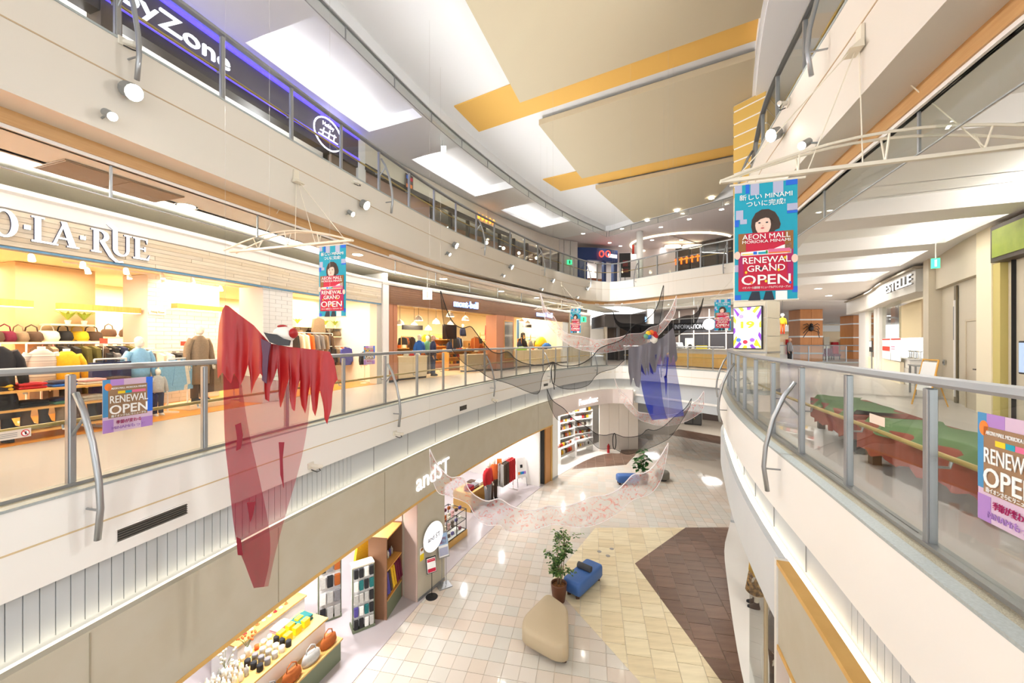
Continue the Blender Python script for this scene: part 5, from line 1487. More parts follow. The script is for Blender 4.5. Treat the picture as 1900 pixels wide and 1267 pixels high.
# standing signs by the pillar
def stand_sign(loc, h, w, hh, label, round_base, cols, lean=.25, yawz=None):
    o = thing('standing_sign', label, 'sign', loc, yawz if yawz is not None else math.atan2(tn.y, tn.x) - .5)
    if round_base: MB().lathe((0, 0, 0), [(.15, 0), (.15, .015), (.03, .03)], 20).build('base', BLACK, o, local=True)
    else: MB().box((0, 0, .01), (.36, .3, .02)).build('base', ALU, o, local=True)
    for dx_ in ((0,) if round_base else (-.06, .06)): MB().tube([(dx_, 0, .02), (dx_, 0, h)], .009, 6).build('pole', BLACK if round_base else ALU, o, local=True)
    q = lambda u, v: (u * w, -math.sin(lean) * 0 - (1 - v) * .0 + v * lean * hh - .02, h + v * hh)
    MB().slab([q(-.5, 0), q(.5, 0), q(.5, 1), q(-.5, 1)], (0, .02, 0)).build('board', cols[0], o, local=True)
    e = (0, -.006, 0)
    P = lambda u0, v0, u1, v1, m: MB().slab([Vector(q(u0, v0)) + Vector(e), Vector(q(u1, v0)) + Vector(e), Vector(q(u1, v1)) + Vector(e), Vector(q(u0, v1)) + Vector(e)], (0, .004, 0)).build('print', m, o, local=True)
    P(-.44, .05, .44, .95, PW)
    e = (0, -.01, 0)
    for (u0, v0, u1, v1, m) in cols[1]: P(u0, v0, u1, v1, m)
stand_sign((-2.03, 9.75, 0), .62, .26, .36, 'small black standing sign with red and white print by the pillar', True, (BLACK, [(-.4, .72, .4, .82, RED), (-.4, .84, .4, .9, RED), (-.4, .08, .4, .3, RED)]))
stand_sign((-1.8, 10.2, 0), .75, .3, .62, 'taller grey standing sign with a pastel poster by the pillar', False, (ALU, [(-.44, .5, .44, .95, M('pastel_blue', (160, 190, 226), .6)), (-.3, .55, .3, .8, PP), (-.4, .1, .4, .4, LAV)]))
# towers hung with small goods
PEG = M('peg_white', (226, 224, 222), .5)
GRNB = M('sage_green', (112, 120, 96), .6)
def tower(loc, rz, w, h, label, cols, rows, nx):
    o = thing('goods_tower', label, 'display stand', loc, rz)
    MB().box((0, 0, h / 2 + .05), (w, w * .5, h - .1)).build('core', PEG, o, local=True)
    MB().box((0, 0, .04), (w + .04, w * .5 + .12, .06)).build('base', GRNB, o, local=True)
    for sx in (-1, 1): MB().box((sx * (w / 2 + .01), -w * .25, h / 2), (.02, .03, h)).build('upright', GRNB, o, local=True)
    MB().box((0, 0, h + .01), (w + .04, w * .5 + .04, .03)).build('cap', M('cap_birch', (232, 220, 194), .5), o, local=True)
    for r_ in range(rows):
        z = .18 + (h - .3) * r_ / (rows - 1)
        for f in (-1, 1):
            for i in range(nx):
                x = -w / 2 + w * (i + .5) / nx
                c_ = random.choice(cols)
                g_ = MB().rbox((0, 0, 0), (w / nx * .78, .05, (h - .3) / (rows - 1) * .72), .008).tube([(0, 0, .05), (0, .05 * f * -1, .07)], .004, 5)
                q = g_.build('hung_pack', CL[c_] if c_ in CL else MATS[c_])
                ca_, sa_ = math.cos(rz), math.sin(rz)
                y = f * (w * .25 + .05)
                q.location = (loc[0] + x * ca_ - y * sa_, loc[1] + x * sa_ + y * ca_, loc[2] + z)
                q.rotation_euler.z = rz
                tag(q, '%s pack hung on the %s' % (c_.replace('lgrey', 'pale grey'), label.split(' with ')[0]), 'package', 'packs on the ' + label.split(' with ')[0])
tower((-3.4, 8.75, .012), .6, .44, 1.42, 'right goods tower with birch cap near the shop edge', ['white', 'black', 'lgrey', 'teal', 'white', 'purple', 'black'], 5, 4)
tower((-4.3, 9.05, .012), .6, .46, 1.75, 'left goods tower with birch cap behind it', ['grey', 'lgrey', 'black', 'white', 'lgrey', 'rust'], 5, 3)
# gift table with many goods
tb_a = math.atan2(.64, .22)
TBL = Vector((-4.35, 6.95, .012))
tb = thing('gift_table', 'sage green and oak gift table crowded with small goods', 'table', tuple(TBL), tb_a)
MB().box((0, -.0, .2), (2.2, 1.1, .4)).build('plinth', GRNB, tb, local=True)
MB().box((0, 0, .415), (2.26, 1.16, .03)).build('lower_board', OAK, tb, local=True)
MB().box((0, .1, .6), (2.1, .6, .34)).build('riser', M('riser_white', (236, 232, 228), .5), tb, local=True)
MB().box((0, .1, .785), (2.16, .7, .03)).build('top_board', OAK, tb, local=True)
def tbl(u, v, z): return (TBL.x + math.cos(tb_a) * u - math.sin(tb_a) * v, TBL.y + math.sin(tb_a) * u + math.cos(tb_a) * v, TBL.z + z)
gt = 'the crowded gift table'
YB = M('yellow_box', (246, 216, 30), .5)
goods('gift_box', 'gift box', box_mesh, [(tbl(.35 + .2 * (i % 3), .0 + .17 * (i // 3), .8), tb_a) for i in range(6)], ['yellow_box'], gt, 'bright %s')
goods('tin', 'tin', lambda m: MB().lathe((0, 0, 0), [(.05, 0), (.05, .1), (.045, .105)], 12).mesh('tin', m, True), [(tbl(-.3 + .14 * (i % 5), -.12 + .15 * (i // 5), .8), 0) for i in range(15)], ['black', 'grey', 'lgrey', 'white', 'black'], gt, 'round %s')
goods('bottle', 'bottle', bottle_mesh, [(tbl(-.95 + .1 * (i % 6), .0 + .12 * (i // 6), .8), 0) for i in range(24)], ['white', 'lgrey', 'white', 'cream'], gt, 'slim %s')
goods('tote_bag', 'bag', bag_mesh, [(tbl(-.8 + .42 * i, -.45, .43), tb_a + random.uniform(-.2, .2)) for i in range(5)], ['rust', 'grey', 'rust', 'lgrey', 'rust'], gt + ' front ledge', 'soft %s')
pile(tbl(.8, .15, .8), tb_a, ['teal', 'grey', 'teal'], 'scarf', gt, .34, .26, .03)
pile(tbl(.55, .42, .8), tb_a, ['pink', 'pink'], 'scarf', gt + ' corner', .34, .2, .03)
goods('mug', 'mug', lambda m: MB().lathe((0, 0, 0), [(.035, 0), (.04, .08)], 12).tube([(.038, 0, .06), (.065, 0, .045), (.038, 0, .02)], .006, 5).mesh('mug', m, True), [(tbl(-.9 + .13 * i, .36, .8), random.uniform(0, 6)) for i in range(10)], ['white', 'cream', 'white', 'orange'], gt, 'small %s')
# second table behind with flowers and ornaments
T2 = Vector((-5.2, 8.0, .012))
t2 = thing('gift_table', 'second gift table with red and white ornaments behind the first', 'table', tuple(T2), tb_a)
MB().box((0, 0, .38), (1.5, .7, .76)).build('body', M('riser_white'), t2, local=True); MB().box((0, 0, .775), (1.56, .76, .03)).build('top', OAK, t2, local=True)
def tb2(u, v, z): return (T2.x + math.cos(tb_a) * u - math.sin(tb_a) * v, T2.y + math.sin(tb_a) * u + math.cos(tb_a) * v, T2.z + z)
goods('ball_ornament', 'ornament', lambda m: MB().sphere((0, 0, .3), .05).tube([(0, 0, 0), (0, 0, .27)], .005, 5).lathe((0, 0, 0), [(.04, 0), (.035, .012)], 10).mesh('ornament', m, True), [(tb2(-.5 + .13 * (i % 8), -.2 + .17 * (i // 8), .79), 0) for i in range(16)], ['red', 'white', 'orange', 'cream', 'white'], 'the second gift table', 'round %s')
def dry_bunch(loc, label, col, n=14, h=.4):
    o = thing('dried_flowers', label, 'flowers', loc)
    MB().lathe((0, 0, 0), [(.05, 0), (.06, .12), (.045, .16)], 12).build('vase', M('vase_white', (232, 228, 222), .4), o, True, local=True)
    m, f = MB(), MB()
    for i in range(n):
        a_, k = random.uniform(0, 6.28), random.uniform(.3, 1)
        e = Vector((math.cos(a_) * .18 * k, math.sin(a_) * .18 * k, h * random.uniform(.75, 1)))
        m.tube([(0, 0, .14), e * .5 + Vector((0, 0, .1)), e], .003, 4)
        f.sphere(tuple(e), .022, 6, 4)
    m.build('stems', M('stem_olive', (120, 120, 70), .7), o, local=True)
    f.build('blossoms', col, o, True, local=True)
dry_bunch(tbl(-.6, .3, .8), 'bunch of pale dried flowers on the gift table', CL['cream'])
dry_bunch(tbl(-.15, .38, .8), 'bunch of orange berries on the gift table', CL['orange'])
dry_bunch(tb2(.45, .1, .79), 'bunch of red flowers on the second gift table', CL['red'])
# grid wall with bags at the back of the first shop
L, a, s = o1(480, 3.3)
gw = thing('grid_wall', 'black wire grid with bags behind the gift tables', 'display rack', L, a)
for i in range(17): MB().tube([(-1.6 + .2 * i, 0, .02), (-1.6 + .2 * i, 0, 2.1)], .006, 5).build('wire', BLACK, gw, local=True)
for i in range(11): MB().tube([(-1.6, 0, .1 + .2 * i), (1.6, 0, .1 + .2 * i)], .006, 5).build('wire', BLACK, gw, local=True)
for sx in (-1, 1): MB().tube([(sx * 1.6, -.2, .015), (sx * 1.6, .2, .015)], .014, 6).build('foot', BLACK, gw, local=True)
def gwp(u, z): return (L[0] + math.cos(a) * u + math.sin(a) * .08, L[1] + math.sin(a) * u - math.cos(a) * .08, z)
goods('hung_bag', 'bag', bag_mesh, [(gwp(-1.3 + .42 * i, 1.2 + .25 * (i % 2)), a) for i in range(7)], ['black', 'teal', 'pink', 'wine', 'grey', 'rust', 'black'], 'the black wire grid', 'hung %s')
# tall sage shelf with yellow and purple garments
L, a, s = o1(718, .5)
sh = shelf_unit('garment_shelf', 'tall oak and sage shelf with yellow and purple clothes beside the pillar', L, a + .2, .8, .45, 1.9, (.42, 1.12, 1.86), M('dark_oak', (128, 90, 64), .5), True, HON)
MB().box((0, -.0, .2), (.8, .44, .4)).build('plinth', GRNB, sh, local=True)
for i, c_ in enumerate(['purple', 'brown', 'yellow', 'yellow', 'wine', 'wine', 'wine']):
    x = -.33 + .11 * i
    garment('sweater', c_, (L[0] + math.cos(a + .2) * x, L[1] + math.sin(a + .2) * x, L[2] + 1.08), a + .2, 'the sage shelf beside the pillar', .07)
goods('bottle', 'bottle', bottle_mesh, [((L[0] + math.cos(a + .2) * (-.3 + .1 * i), L[1] + math.sin(a + .2) * (-.3 + .1 * i), L[2] + 1.14), 0) for i in range(7)], ['white', 'purple', 'lgrey', 'brown'], 'the sage shelf beside the pillar')
garment('sweater', 'yellow', (L[0] - .5, L[1] - .1, 1.75), a + 1.4, 'the left end of the sage shelf', .07)
garment('sweater', 'purple', (L[0] - .5, L[1] - .12, 1.2), a + 1.4, 'the left end of the sage shelf lower down', .07)
for px, off in ((520, 1.0), (560, 2.4), (640, 1.2), (690, 2.6), (860, 1.4), (900, 2.6), (930, 1.2), (975, 2.2), (420, 1.4)):
    L, a, s = o1(px, off, 2.95)
    lamp('SPOT', L, 170, (1, .98, .98), .06, spot=165)
# second shop: glass cage table, mannequin, racks
CG = Vector((-2.1, 12.55, .012))
a = math.atan2(.88, .47)
cg = thing('display_cage', 'oak plinth with a black framed glass case of trinkets', 'display case', tuple(CG), a)
MB().box((0, 0, .1), (1.1, .8, .2)).build('plinth', OAK, cg, local=True)
MB().box((0, 0, .205), (1.0, .7, .01)).build('lit_deck', PW, cg, local=True)
for x in (-.52, 0, .52):
    for y in (-.37, .37):
        MB().box((x, y, .55), (.018, .018, .7)).build('frame_post', BLACK, cg, local=True)
for z in (.22, .56, .89):
    for y in (-.37, .37): MB().box((0, y, z), (1.06, .018, .018)).build('frame_rail', BLACK, cg, local=True)
    for x in (-.52, .52): MB().box((x, 0, z), (.018, .74, .018)).build('frame_rail', BLACK, cg, local=True)
MB().box((0, -.37, .55), (1.04, .004, .66)).build('glass_pane', GLS, cg, local=True)
MB().box((0, 0, .55), (1.0, .7, .012)).build('glass_shelf', GLS, cg, local=True)
goods('trinket_box', 'box', lambda m: MB().rbox((0, 0, .045), (.1, .07, .09), .008).mesh('box', m), [((CG.x + math.cos(a) * u - math.sin(a) * v, CG.y + math.sin(a) * u + math.cos(a) * v, z), a) for u in (-.4, -.2, 0, .2, .4) for v in (-.2, .1) for z in (.225, .572, .905)], ['pink', 'cream', 'rust', 'wine', 'white', 'purple', 'brown'], 'the glass case of trinkets', 'small trinket %s')
RB = Vector((-.8, 14.0, .012))
o = shelf_unit('clothes_table', 'oak table with folded red and white clothes in the second shop', (-1.6, 15.3, .012), a, 1.3, .8, .7, (.12, .69), OAK, False)
for u, v, cols in ((-.4, -.15, ['wine', 'red', 'red', 'wine']), (-.05, -.15, ['brown', 'cream', 'grey']), (.35, -.15, ['white', 'white', 'white']), (.3, .2, ['cream', 'brown'])): pile((-1.6 + math.cos(a) * u - math.sin(a) * v, 15.3 + math.sin(a) * u + math.cos(a) * v, .72), a, cols, 'sweater', 'the oak table in the second shop', .34, .28)
mannequin((-.95, 15.2, .012), a, 1.72, 'mannequin in a bright red top and dark grey trousers in the second shop', CL['red'], CL['grey'], shoes=CL['black'])
mannequin((-.75, 15.75, .012), a - .4, 1.7, 'mannequin in a white and orange jumper and brown trousers beside the red one', CL['orange'], CL['brown'], shoes=CL['black'])
rack((-.25, 16.3, .012), a, 1.3, 1.45, [('trousers', c_) for c_ in ('lgrey', 'brown', 'brown', 'brown', 'red', 'red', 'red', 'red')], 'the front rack of red and brown trousers')
o = thing('price_stand', 'orange and purple price card on the front trousers rack', 'price card', (-.55, 15.9, 1.3)); c = Card(o, Vector((-.62, 15.85, 1.2)), (1, .2, 0), .2, .44); c.rect(0, 0, 1, 1, PO, 1, 'card'); c.rect(.05, .05, .95, .3, M('card_purple', (110, 50, 150), .5), 2); MB().tube([(-.5, 15.9, 1.5), (-.5, 15.95, .02)], .006, 6).build('stem', STEEL, o)
# tall rack against the end wall
WPT = struct(MB().sweep(E2, sW - 1.05, sW - .95, rect(-.1, 5, 0, 3.0), 1).build('wall_shop_end', WHITE))
L, a2, s = o1(940, 2.2)
for k, z in enumerate((1.9,)):
    rk = rack((L[0], L[1], .012), a2 + 1.2, 2.2, 1.95, [('coat', c_) for c_ in ('black', 'white', 'brown', 'cream', 'red', 'cream', 'taupe', 'navy', 'black', 'cream', 'black', 'white')], 'the tall rack at the back of the second shop', mat=OAK)
L, a2, s = o1(968, .35)
af = thing('a_frame_sign', 'white A-frame sign with a rainbow stripe at the second shop entrance', 'sign', (.36, 17.3, .012), math.atan2(.5, .86))
for sx in (-1, 1):
    MB().tube([(sx * .24, -.22, 0), (sx * .2, 0, 1.25)], .014, 6).build('front_leg', ALUD, af, local=True); MB().tube([(sx * .24, .25, 0), (sx * .2, 0, 1.25)], .014, 6).build('rear_leg', ALUD, af, local=True)
MB().slab([(-.26, -.2, .4), (.26, -.2, .4), (.24, -.03, 1.25), (-.24, -.03, 1.25)], (0, .02, 0)).build('board', PW, af, local=True)
for i, m in enumerate((PO, TEAL, BLUE, PUR)): MB().slab([(-.2 + .1 * i, -.185, .55), (-.1 + .1 * i, -.185, .55), (-.1 + .1 * i, -.165, .66), (-.2 + .1 * i, -.165, .66)], (0, .01, 0)).build('print', m, af, local=True)
MB().slab([(-.06, -.125, .82), (.06, -.125, .82), (.06, -.1, .95), (-.06, -.1, .95)], (0, .01, 0)).build('print', BLACK, af, local=True)
# oak and white end posts
p0, t0, n0 = E2.at(sW - .55, -.2)
ow = thing('oak_post', 'oak clad post at the right end of the second shop', 'pillar', (p0.x, p0.y, 0))
MB().sweep(E2, sW - .62, sW - .1, rect(-.2, .3, .0, 2.56)).build('oak_panel', M('oak_panel', (198, 142, 84), .5, noise=(2, .5), col2=(182, 124, 66), stretch=(6, 6, .6)), ow)
MB().sweep(E2, sW - .1, sW, rect(-.24, .3, .0, 2.56)).build('pale_edge', OAK, ow)
MB().sweep(E2, sW - .7, sW - .62, rect(-.15, .3, .0, 2.56)).build('dark_edge', DARK, ow)
wp = thing('white_post', 'white post between the oak post and the corner shop', 'pillar', (*E2.at(sW + .1, -.2)[0], 0))
MB().sweep(E2, sW + .02, sW + .55, rect(-.25, .4, 0, 3.7)).build('shaft', WHITE, wp); MB().sweep(E2, sW + .01, sW + .56, rect(-.26, .41, 0, .1)).build('plinth', LOUV, wp)

# ================================================================= corner shop
FR = 'the corner shop'
sF = sW + 1.2
def oF(s, off, z=.012):
    p, t, n = E2.at(s, off)
    return Vector((p.x, p.y, z)), yaw(t, n)
PASTEL = ['pink', 'cream', 'orange', 'white', 'rust', 'red', 'lgrey', 'brown', 'yellow']
for i, (s, off, L_, lab, H) in enumerate(((1046, 1.9, 1.4, 'left tall white shelf of homeware in the corner shop', 2.2), (1060, 3.3, 1.4, 'middle tall white shelf of homeware in the corner shop', 2.2), (1080, 2.0, 1.4, 'right tall white shelf of homeware in the corner shop', 2.2),
                                     (1046, .75, 1.5, 'left low white table of homeware at the corner shop front', .8), (1078, .85, 1.5, 'right low white table of homeware at the corner shop front', .8))):
    P_, a = oF(so(E2, s, off, 2, sA)[3], off)
    lv = (.3, .75, 1.2, 1.65, 2.1) if H > 1 else (.35, .78)
    shelf_unit('homeware_shelf', lab, tuple(P_), a, L_, .5, H, lv, STEEL, H > 1)
    for z in lv:
        nI = 8
        goods('homeware', 'homeware', random.choice([box_mesh, bottle_mesh, bag_mesh]), [((P_.x + math.cos(a) * (-L_ / 2 + L_ * (j + .5) / nI), P_.y + math.sin(a) * (-L_ / 2 + L_ * (j + .5) / nI), P_.z + z + .016), a) for j in range(nI)], random.sample(PASTEL, 6), 'the %s board of the %s' % (['lowest', 'second', 'middle', 'fourth', 'top'][lv.index(z)], lab.split(' of ')[0] + ' of homeware'), '%s piece')
for s in (sF + .6, sF + 2.4, sF + 4.0):
    P_, a = oF(s, 1.2, 2.9)
    lamp('SPOT', tuple(P_), 170, (1, .96, .94), .06, spot=165)
# bright inner wall with doors, extinguisher, white round post
P_, a = oF(sF + 4.6, .35)
wl = thing('partition_wall', 'bright white panel wall at the right end of the corner shop', 'wall panel', tuple(P_), a - .2)
for i in range(4): MB().box((.1 + .62 * i, 0, 1.45), (.6, .06, 2.9)).build('panel', M('panel_ivory', (244, 234, 222), .5), wl, local=True)
P_, a = oF(sF + 4.7, -.1)
ex = thing('fire_extinguisher', 'small red fire extinguisher before the bright panel wall', 'extinguisher', tuple(P_)); MB().lathe((0, 0, 0), [(.07, 0), (.075, .03), (.075, .4), (.03, .47), (.03, .52)], 14).build('cylinder', CL['red'], ex, True, local=True); MB().tube([(.02, 0, .5), (.09, 0, .45), (.1, 0, .2)], .012, 6).build('hose', BLACK, ex, local=True)
p = bp(1163, 828, z=0)
rp = thing('round_post', 'white round post on the ground floor at the corner shop', 'pillar', (p.x, p.y, 0)); MB().lathe((0, 0, 0), [(.13, 0), (.13, 3.4)], 18).build('shaft', WHITE, rp, True, local=True); MB().lathe((0, 0, 0), [(.17, 0), (.17, .08), (.14, .1)], 18).build('base_ring', ALUD, rp, local=True)
# far hall below the bridge
p = bp(1286, 786, z=0)
bk = thing('dark_cabinet', 'dark grey cabinet with gold knobs in the far hall', 'cabinet', (p.x, p.y, 0), -.5)
MB().rbox((0, 0, .45), (1.2, .8, .9), .01).build('body', DARK, bk, local=True)
for sx in (-.3, .3):
    d_ = MB().box((sx, -.41, .45), (.52, .02, .7)).build('door', M('cab_door', (84, 82, 80), .5), bk, local=True); MB().sphere((sx * .4, -.44, .5), .04).build('knob', BRASS, d_, local=True)
MB().box((0, 0, .92), (1.24, .84, .03)).build('top', ALUD, bk, local=True)
p = bp(1196, 775, z=0)
vm = thing('vending_machine', 'pale grey machine with a steel front in the far hall behind the blue ghost', 'machine', (p.x, p.y, 0), -.3)
MB().rbox((0, 0, .9), (1.3, .8, 1.8), .02).build('body', LOUV, vm, local=True); MB().box((0, -.41, 1.1), (1.1, .02, 1.1)).build('front', ALU, vm, local=True); MB().box((0, -.42, .3), (.8, .02, .2)).build('tray', DARK, vm, local=True)
fl = thing('hall_partition', 'taupe framed partition in the far hall right of the dark cabinet', 'partition', (17, 30, 0))
pp = Path([(14.5, 33), (22, 27)], smooth=False)
MB().sweep(pp, 0, pp.L, rect(0, .1, 0, 1.0), 1).build('lower_panel', M('taupe_dark'), fl)
for i in range(6):
    MB().sweep(pp, pp.L * i / 6 + .05, pp.L * (i + 1) / 6 - .05, rect(0, .06, 1.6, 2.9), 1).build('panel', M('taupe_panel', (110, 98, 96), .5), fl); MB().sweep(pp, pp.L * i / 6 - .05, pp.L * i / 6 + .05, rect(-.03, .08, 0, 3.3), 1).build('post', STEEL, fl)
for z in (1.55, 2.95): MB().sweep(pp, 0, pp.L, rect(-.03, .08, z - .05, z + .05), 1).build('rail', STEEL, fl)
hs = solid('red_display', 'red and white display far back in the hall beside the corner shop', 'display', bx2(1172, 1186, 34, 1), 0, 2.6, WHITE)
MB().poly(bx2(1175, 1180, 33.9, .05), 1.4, 2.5).build('red_print', CL['red'], hs)
for q in ((10, 28), (14, 27), (18, 25), (12, 33)): lamp('AREA', (q[0], q[1], 3.3), 60, (1, .97, .94), 1, 1)

# ================================================================= seats and plants on the ground floor
def soft_prism(name, pts, z0, z1, r, mat, parent):
    """upholstered block: rounded outline, rounded top and bottom edges"""
    n = len(pts)
    P = []
    for i in range(n):
        a, b, c_ = Vector(pts[i - 1]), Vector(pts[i]), Vector(pts[(i + 1) % n])
        d0, d1 = (a - b).normalized(), (c_ - b).normalized()
        r0, r1 = min(r, (a - b).length * .48), min(r, (c_ - b).length * .48)
        for k in range(5):
            t = k / 4
            P.append((b + d0 * r0) * (1 - t) ** 2 + b * 2 * t * (1 - t) + (b + d1 * r1) * t * t)
    cx = sum((p for p in P), Vector((0, 0))) / len(P)
    def ring(ins, z): return [(*(cx + (p - cx) * (1 - ins / max(.2, (p - cx).length))), z) for p in P]
    e = .08
    return MB().rings([ring(e * .6, z0), ring(.0, z0 + e * .6), ring(0, z1 - e), ring(e * .3, z1 - e * .3), ring(e, z1)]).build(name, mat, parent, True)
BEI = M('beige_leatherette', (190, 172, 142), .55, noise=(1, .3), col2=(178, 160, 130))
pf = thing('pouf_seat', 'large beige rounded triangle seat in front of the tree pot', 'seat', (.8, 8.4, 0))
soft_prism('cushion', [(.86, 9.3), (1.28, 8.8), (1.12, 7.6), (.86, 7.62), (.2, 8.1), (.24, 8.5)], .09, .44, .16, BEI, pf)
for q in ((.9, 9.0), (1.05, 7.8), (.4, 8.25), (1.15, 8.6)): MB().rbox((*q, .045), (.1, .1, .09), .01).build('leg', M('dark_wood', (72, 46, 34), .5), pf)
BLF = M('blue_leatherette', (62, 104, 170), .5, noise=(1, .3), col2=(54, 94, 158))
bb = thing('blue_bench', 'blue upholstered bench with a dark bolster beside the tree pot', 'bench', (1.9, 10.2, 0))
soft_prism('cushion', [(2.1, 10.78), (2.48, 10.45), (1.66, 9.52), (1.28, 9.86)], .1, .44, .09, BLF, bb)
for q in ((2.12, 10.65), (2.33, 10.45), (1.65, 9.7), (1.46, 9.88)): MB().rbox((*q, .05), (.09, .09, .1), .01).build('leg', MATS['dark_wood'], bb)
u = (Vector((2.48, 10.45, .5)) - Vector((2.1, 10.78, .5))).normalized()
mid = Vector((1.92, 10.2, .5))
MB().tube([mid - u * .2, mid - u * .19, mid + u * .19, mid + u * .2], [.05, .08, .08, .05], 14).build('bolster', M('charcoal_fabric', (66, 66, 70), .7), bb, True)
SOIL = M('bark_chips', (140, 88, 40), .9, noise=(30, .9), col2=(90, 52, 22))
TERRA = M('brown_pot', (104, 62, 40), .45, noise=(2, .3), col2=(88, 50, 32))
def tree(loc, label, h, pr, leaf, nleaf, leafsize, spread, stems=4, seed=1, pot=None):
    rnd = random.Random(seed)
    o = thing('potted_tree', label, 'plant', loc)
    MB().lathe((0, 0, 0), [(pr * .72, 0), (pr * .9, .2), (pr, .42), (pr, .44), (pr * .88, .44), (pr * .86, .38)], 24, caps=False).lathe((0, 0, 0), [(pr * .72, 0), (pr * .72, .01)], 24).build('pot', pot or TERRA, o, True, local=True)
    MB().lathe((0, 0, .36), [(pr * .87, 0), (pr * .8, .03)], 20).build('soil', SOIL, o, local=True)
    tips = []
    for i in range(stems):
        a_ = rnd.uniform(0, 6.28)
        p0 = Vector((math.cos(a_) * .04, math.sin(a_) * .04, .38))
        pts = [p0]
        d = Vector((math.cos(a_) * .12, math.sin(a_) * .12, 1)).normalized()
        hh = h * rnd.uniform(.7, .95) - .38
        for k in range(1, 5):
            d = (d + Vector((rnd.uniform(-.2, .2), rnd.uniform(-.2, .2), .25))).normalized()
            pts.append(pts[-1] + d * hh / 4)
        MB().tube(pts, [.014, .012, .01, .007, .004], 6).build('stem', M('bark', (120, 96, 70), .8), o, True, local=True)
        for k in range(9):
            b = pts[1 + k % 4] if k % 4 < 4 else pts[-1]
            a2 = rnd.uniform(0, 6.28)
            e = b + Vector((math.cos(a2) * spread * rnd.uniform(.4, 1), math.sin(a2) * spread * rnd.uniform(.4, 1), rnd.uniform(.0, .3)))
            e.z = min(max(e.z, .62), h)
            tips.append((b, e))
    tw = MB()
    for b, e in tips: tw.tube([b, (b + e) / 2 + Vector((0, 0, .04)), e], .003, 4)
    tw.build('twigs', MATS['bark'], o, local=True)['kind'] = 'stuff'
    lf = MB()
    for i in range(nleaf):
        b, e = rnd.choice(tips)
        q = b.lerp(e, rnd.uniform(.35, 1.1)) + Vector((rnd.gauss(0, .03), rnd.gauss(0, .03), rnd.gauss(0, .03)))
        a2 = rnd.uniform(0, 6.28)
        x = Vector((math.cos(a2), math.sin(a2), rnd.uniform(-.5, .2))).normalized() * leafsize * rnd.uniform(.7, 1.2)
        y = x.cross(Vector((0, 0, 1))).normalized() * leafsize * .32
        z = Vector((0, 0, -leafsize * .12))
        lf.add([q, q + x * .5 + y, q + x + z, q + x * .5 - y], [(0, 1, 2, 3)], rnd.randrange(2))
    f = lf.build('foliage', leaf, o, local=True)
    f['kind'] = 'stuff'
    return o
LG = [M('leaf_dark', (62, 98, 46), .5), M('leaf_light', (112, 142, 72), .5)]
tree((1.17, 9.62, 0), 'bushy small leaved tree in a brown pot between the two seats', 1.62, .2, LG, 900, .085, .34, 5, 3)
tree((6.0, 17.5, 0), 'big leaved plant far back behind the pink gauze', 1.5, .2, [M('leaf_deep', (34, 78, 34), .4), M('leaf_deep2', (54, 100, 44), .4)], 70, .3, .3, 3, 5)
p = bp(1229, 890, z=0)
st = thing('round_stool', 'small grey round stool behind the right end of the pink gauze', 'stool', (p.x, p.y, 0)); soft_prism('cushion', [(p.x - .3, p.y - .3), (p.x + .3, p.y - .3), (p.x + .3, p.y + .3), (p.x - .3, p.y + .3)], .08, .44, .28, M('grey_leatherette', (110, 106, 96), .5), st); MB().lathe((0, 0, 0), [(.2, 0), (.2, .1)], 16).build('base', DARK, st, local=True)
p = bp(1165, 897, z=0)
b2 = thing('blue_bench', 'second blue bench far back, hidden behind the pink gauze', 'bench', (p.x, p.y, 0)); soft_prism('cushion', [(p.x - .5, p.y - .2), (p.x + .5, p.y - .2), (p.x + .5, p.y + .25), (p.x - .5, p.y + .25)], .1, .42, .1, BLF, b2)
for sx in (-.4, .4):
    for sy in (-.1, .15): MB().rbox((p.x + sx, p.y + sy, .05), (.08, .08, .1), .01).build('leg', MATS['dark_wood'], b2)
# little floor marks
for i, (px, py) in enumerate(((1112, 1023), (1128, 1031), (1135, 1018))):
    p = bp(px, py, z=0)
    o = MB().lathe((0, 0, 0), [(.07, 0), (.07, .004)], 6).build('floor_sticker', M('sticker_grey', (150, 146, 142), .5)); o.location = (p.x, p.y, .006); tag(o, '%s small grey floor mark beyond the blue bench' % ['left', 'lower', 'right'][i], 'floor mark')

# ================================================================= ground floor, right shop
def oR(px, off, z=.014):
    p, t, n, s = so(E2, px, off, sB + 1, E2.L - 3)
    return (p.x, p.y, z), yaw(t, n), s
L, a, s = oR(1360, -.05)
wpil = thing('white_pillar', 'pale grey wall pillar at the far end of the right ground floor shop', 'pillar', L)
MB().sweep(E2, s, s + .5, rect(-.08, .25, 0, 2.86)).build('shaft', M('pale_marble', (222, 220, 220), .5, noise=(1.2, .4), col2=(206, 204, 206)), wpil); MB().sweep(E2, s - .01, s + .51, rect(-.09, .26, 0, .1)).build('plinth', LOUV, wpil)
sg0 = oR(1390, .0)[2]
gf = thing('glass_shop_front', 'frameless glass front of the right ground floor shop with brass posts', 'shop window', tuple(E2.pt(sg0, .02, .014)))
s = sg0
while s < sRn - .1:
    e = min(s + 1.3, sRn)
    MB().sweep(E2, s + .03, e - .03, rect(.0, .012, .02, 2.86), .4).build('glass_pane', GLS, gf)
    MB().sweep(E2, e - .03, e + .01, rect(-.02, .03, .014, 2.86), .4).build('post', M('champagne_metal', (196, 178, 148), .35, .6), gf)
    s = e
L, a, s = oR(1402, .45); mannequin(L, a, 1.72, 'mannequin in a yellow top and black floral skirt behind the right shop glass', CL['yellow'], M('floral_black', (36, 34, 36), .8, noise=(14, 1), col2=(190, 150, 90)), 'skirt', shoes=CL['black'])
L, a, s = oR(1440, .4); mannequin(L, a, 1.72, 'mannequin in a grey jacket and dark trousers behind the right shop glass', CL['grey'], CL['black'], shoes=CL['black'])
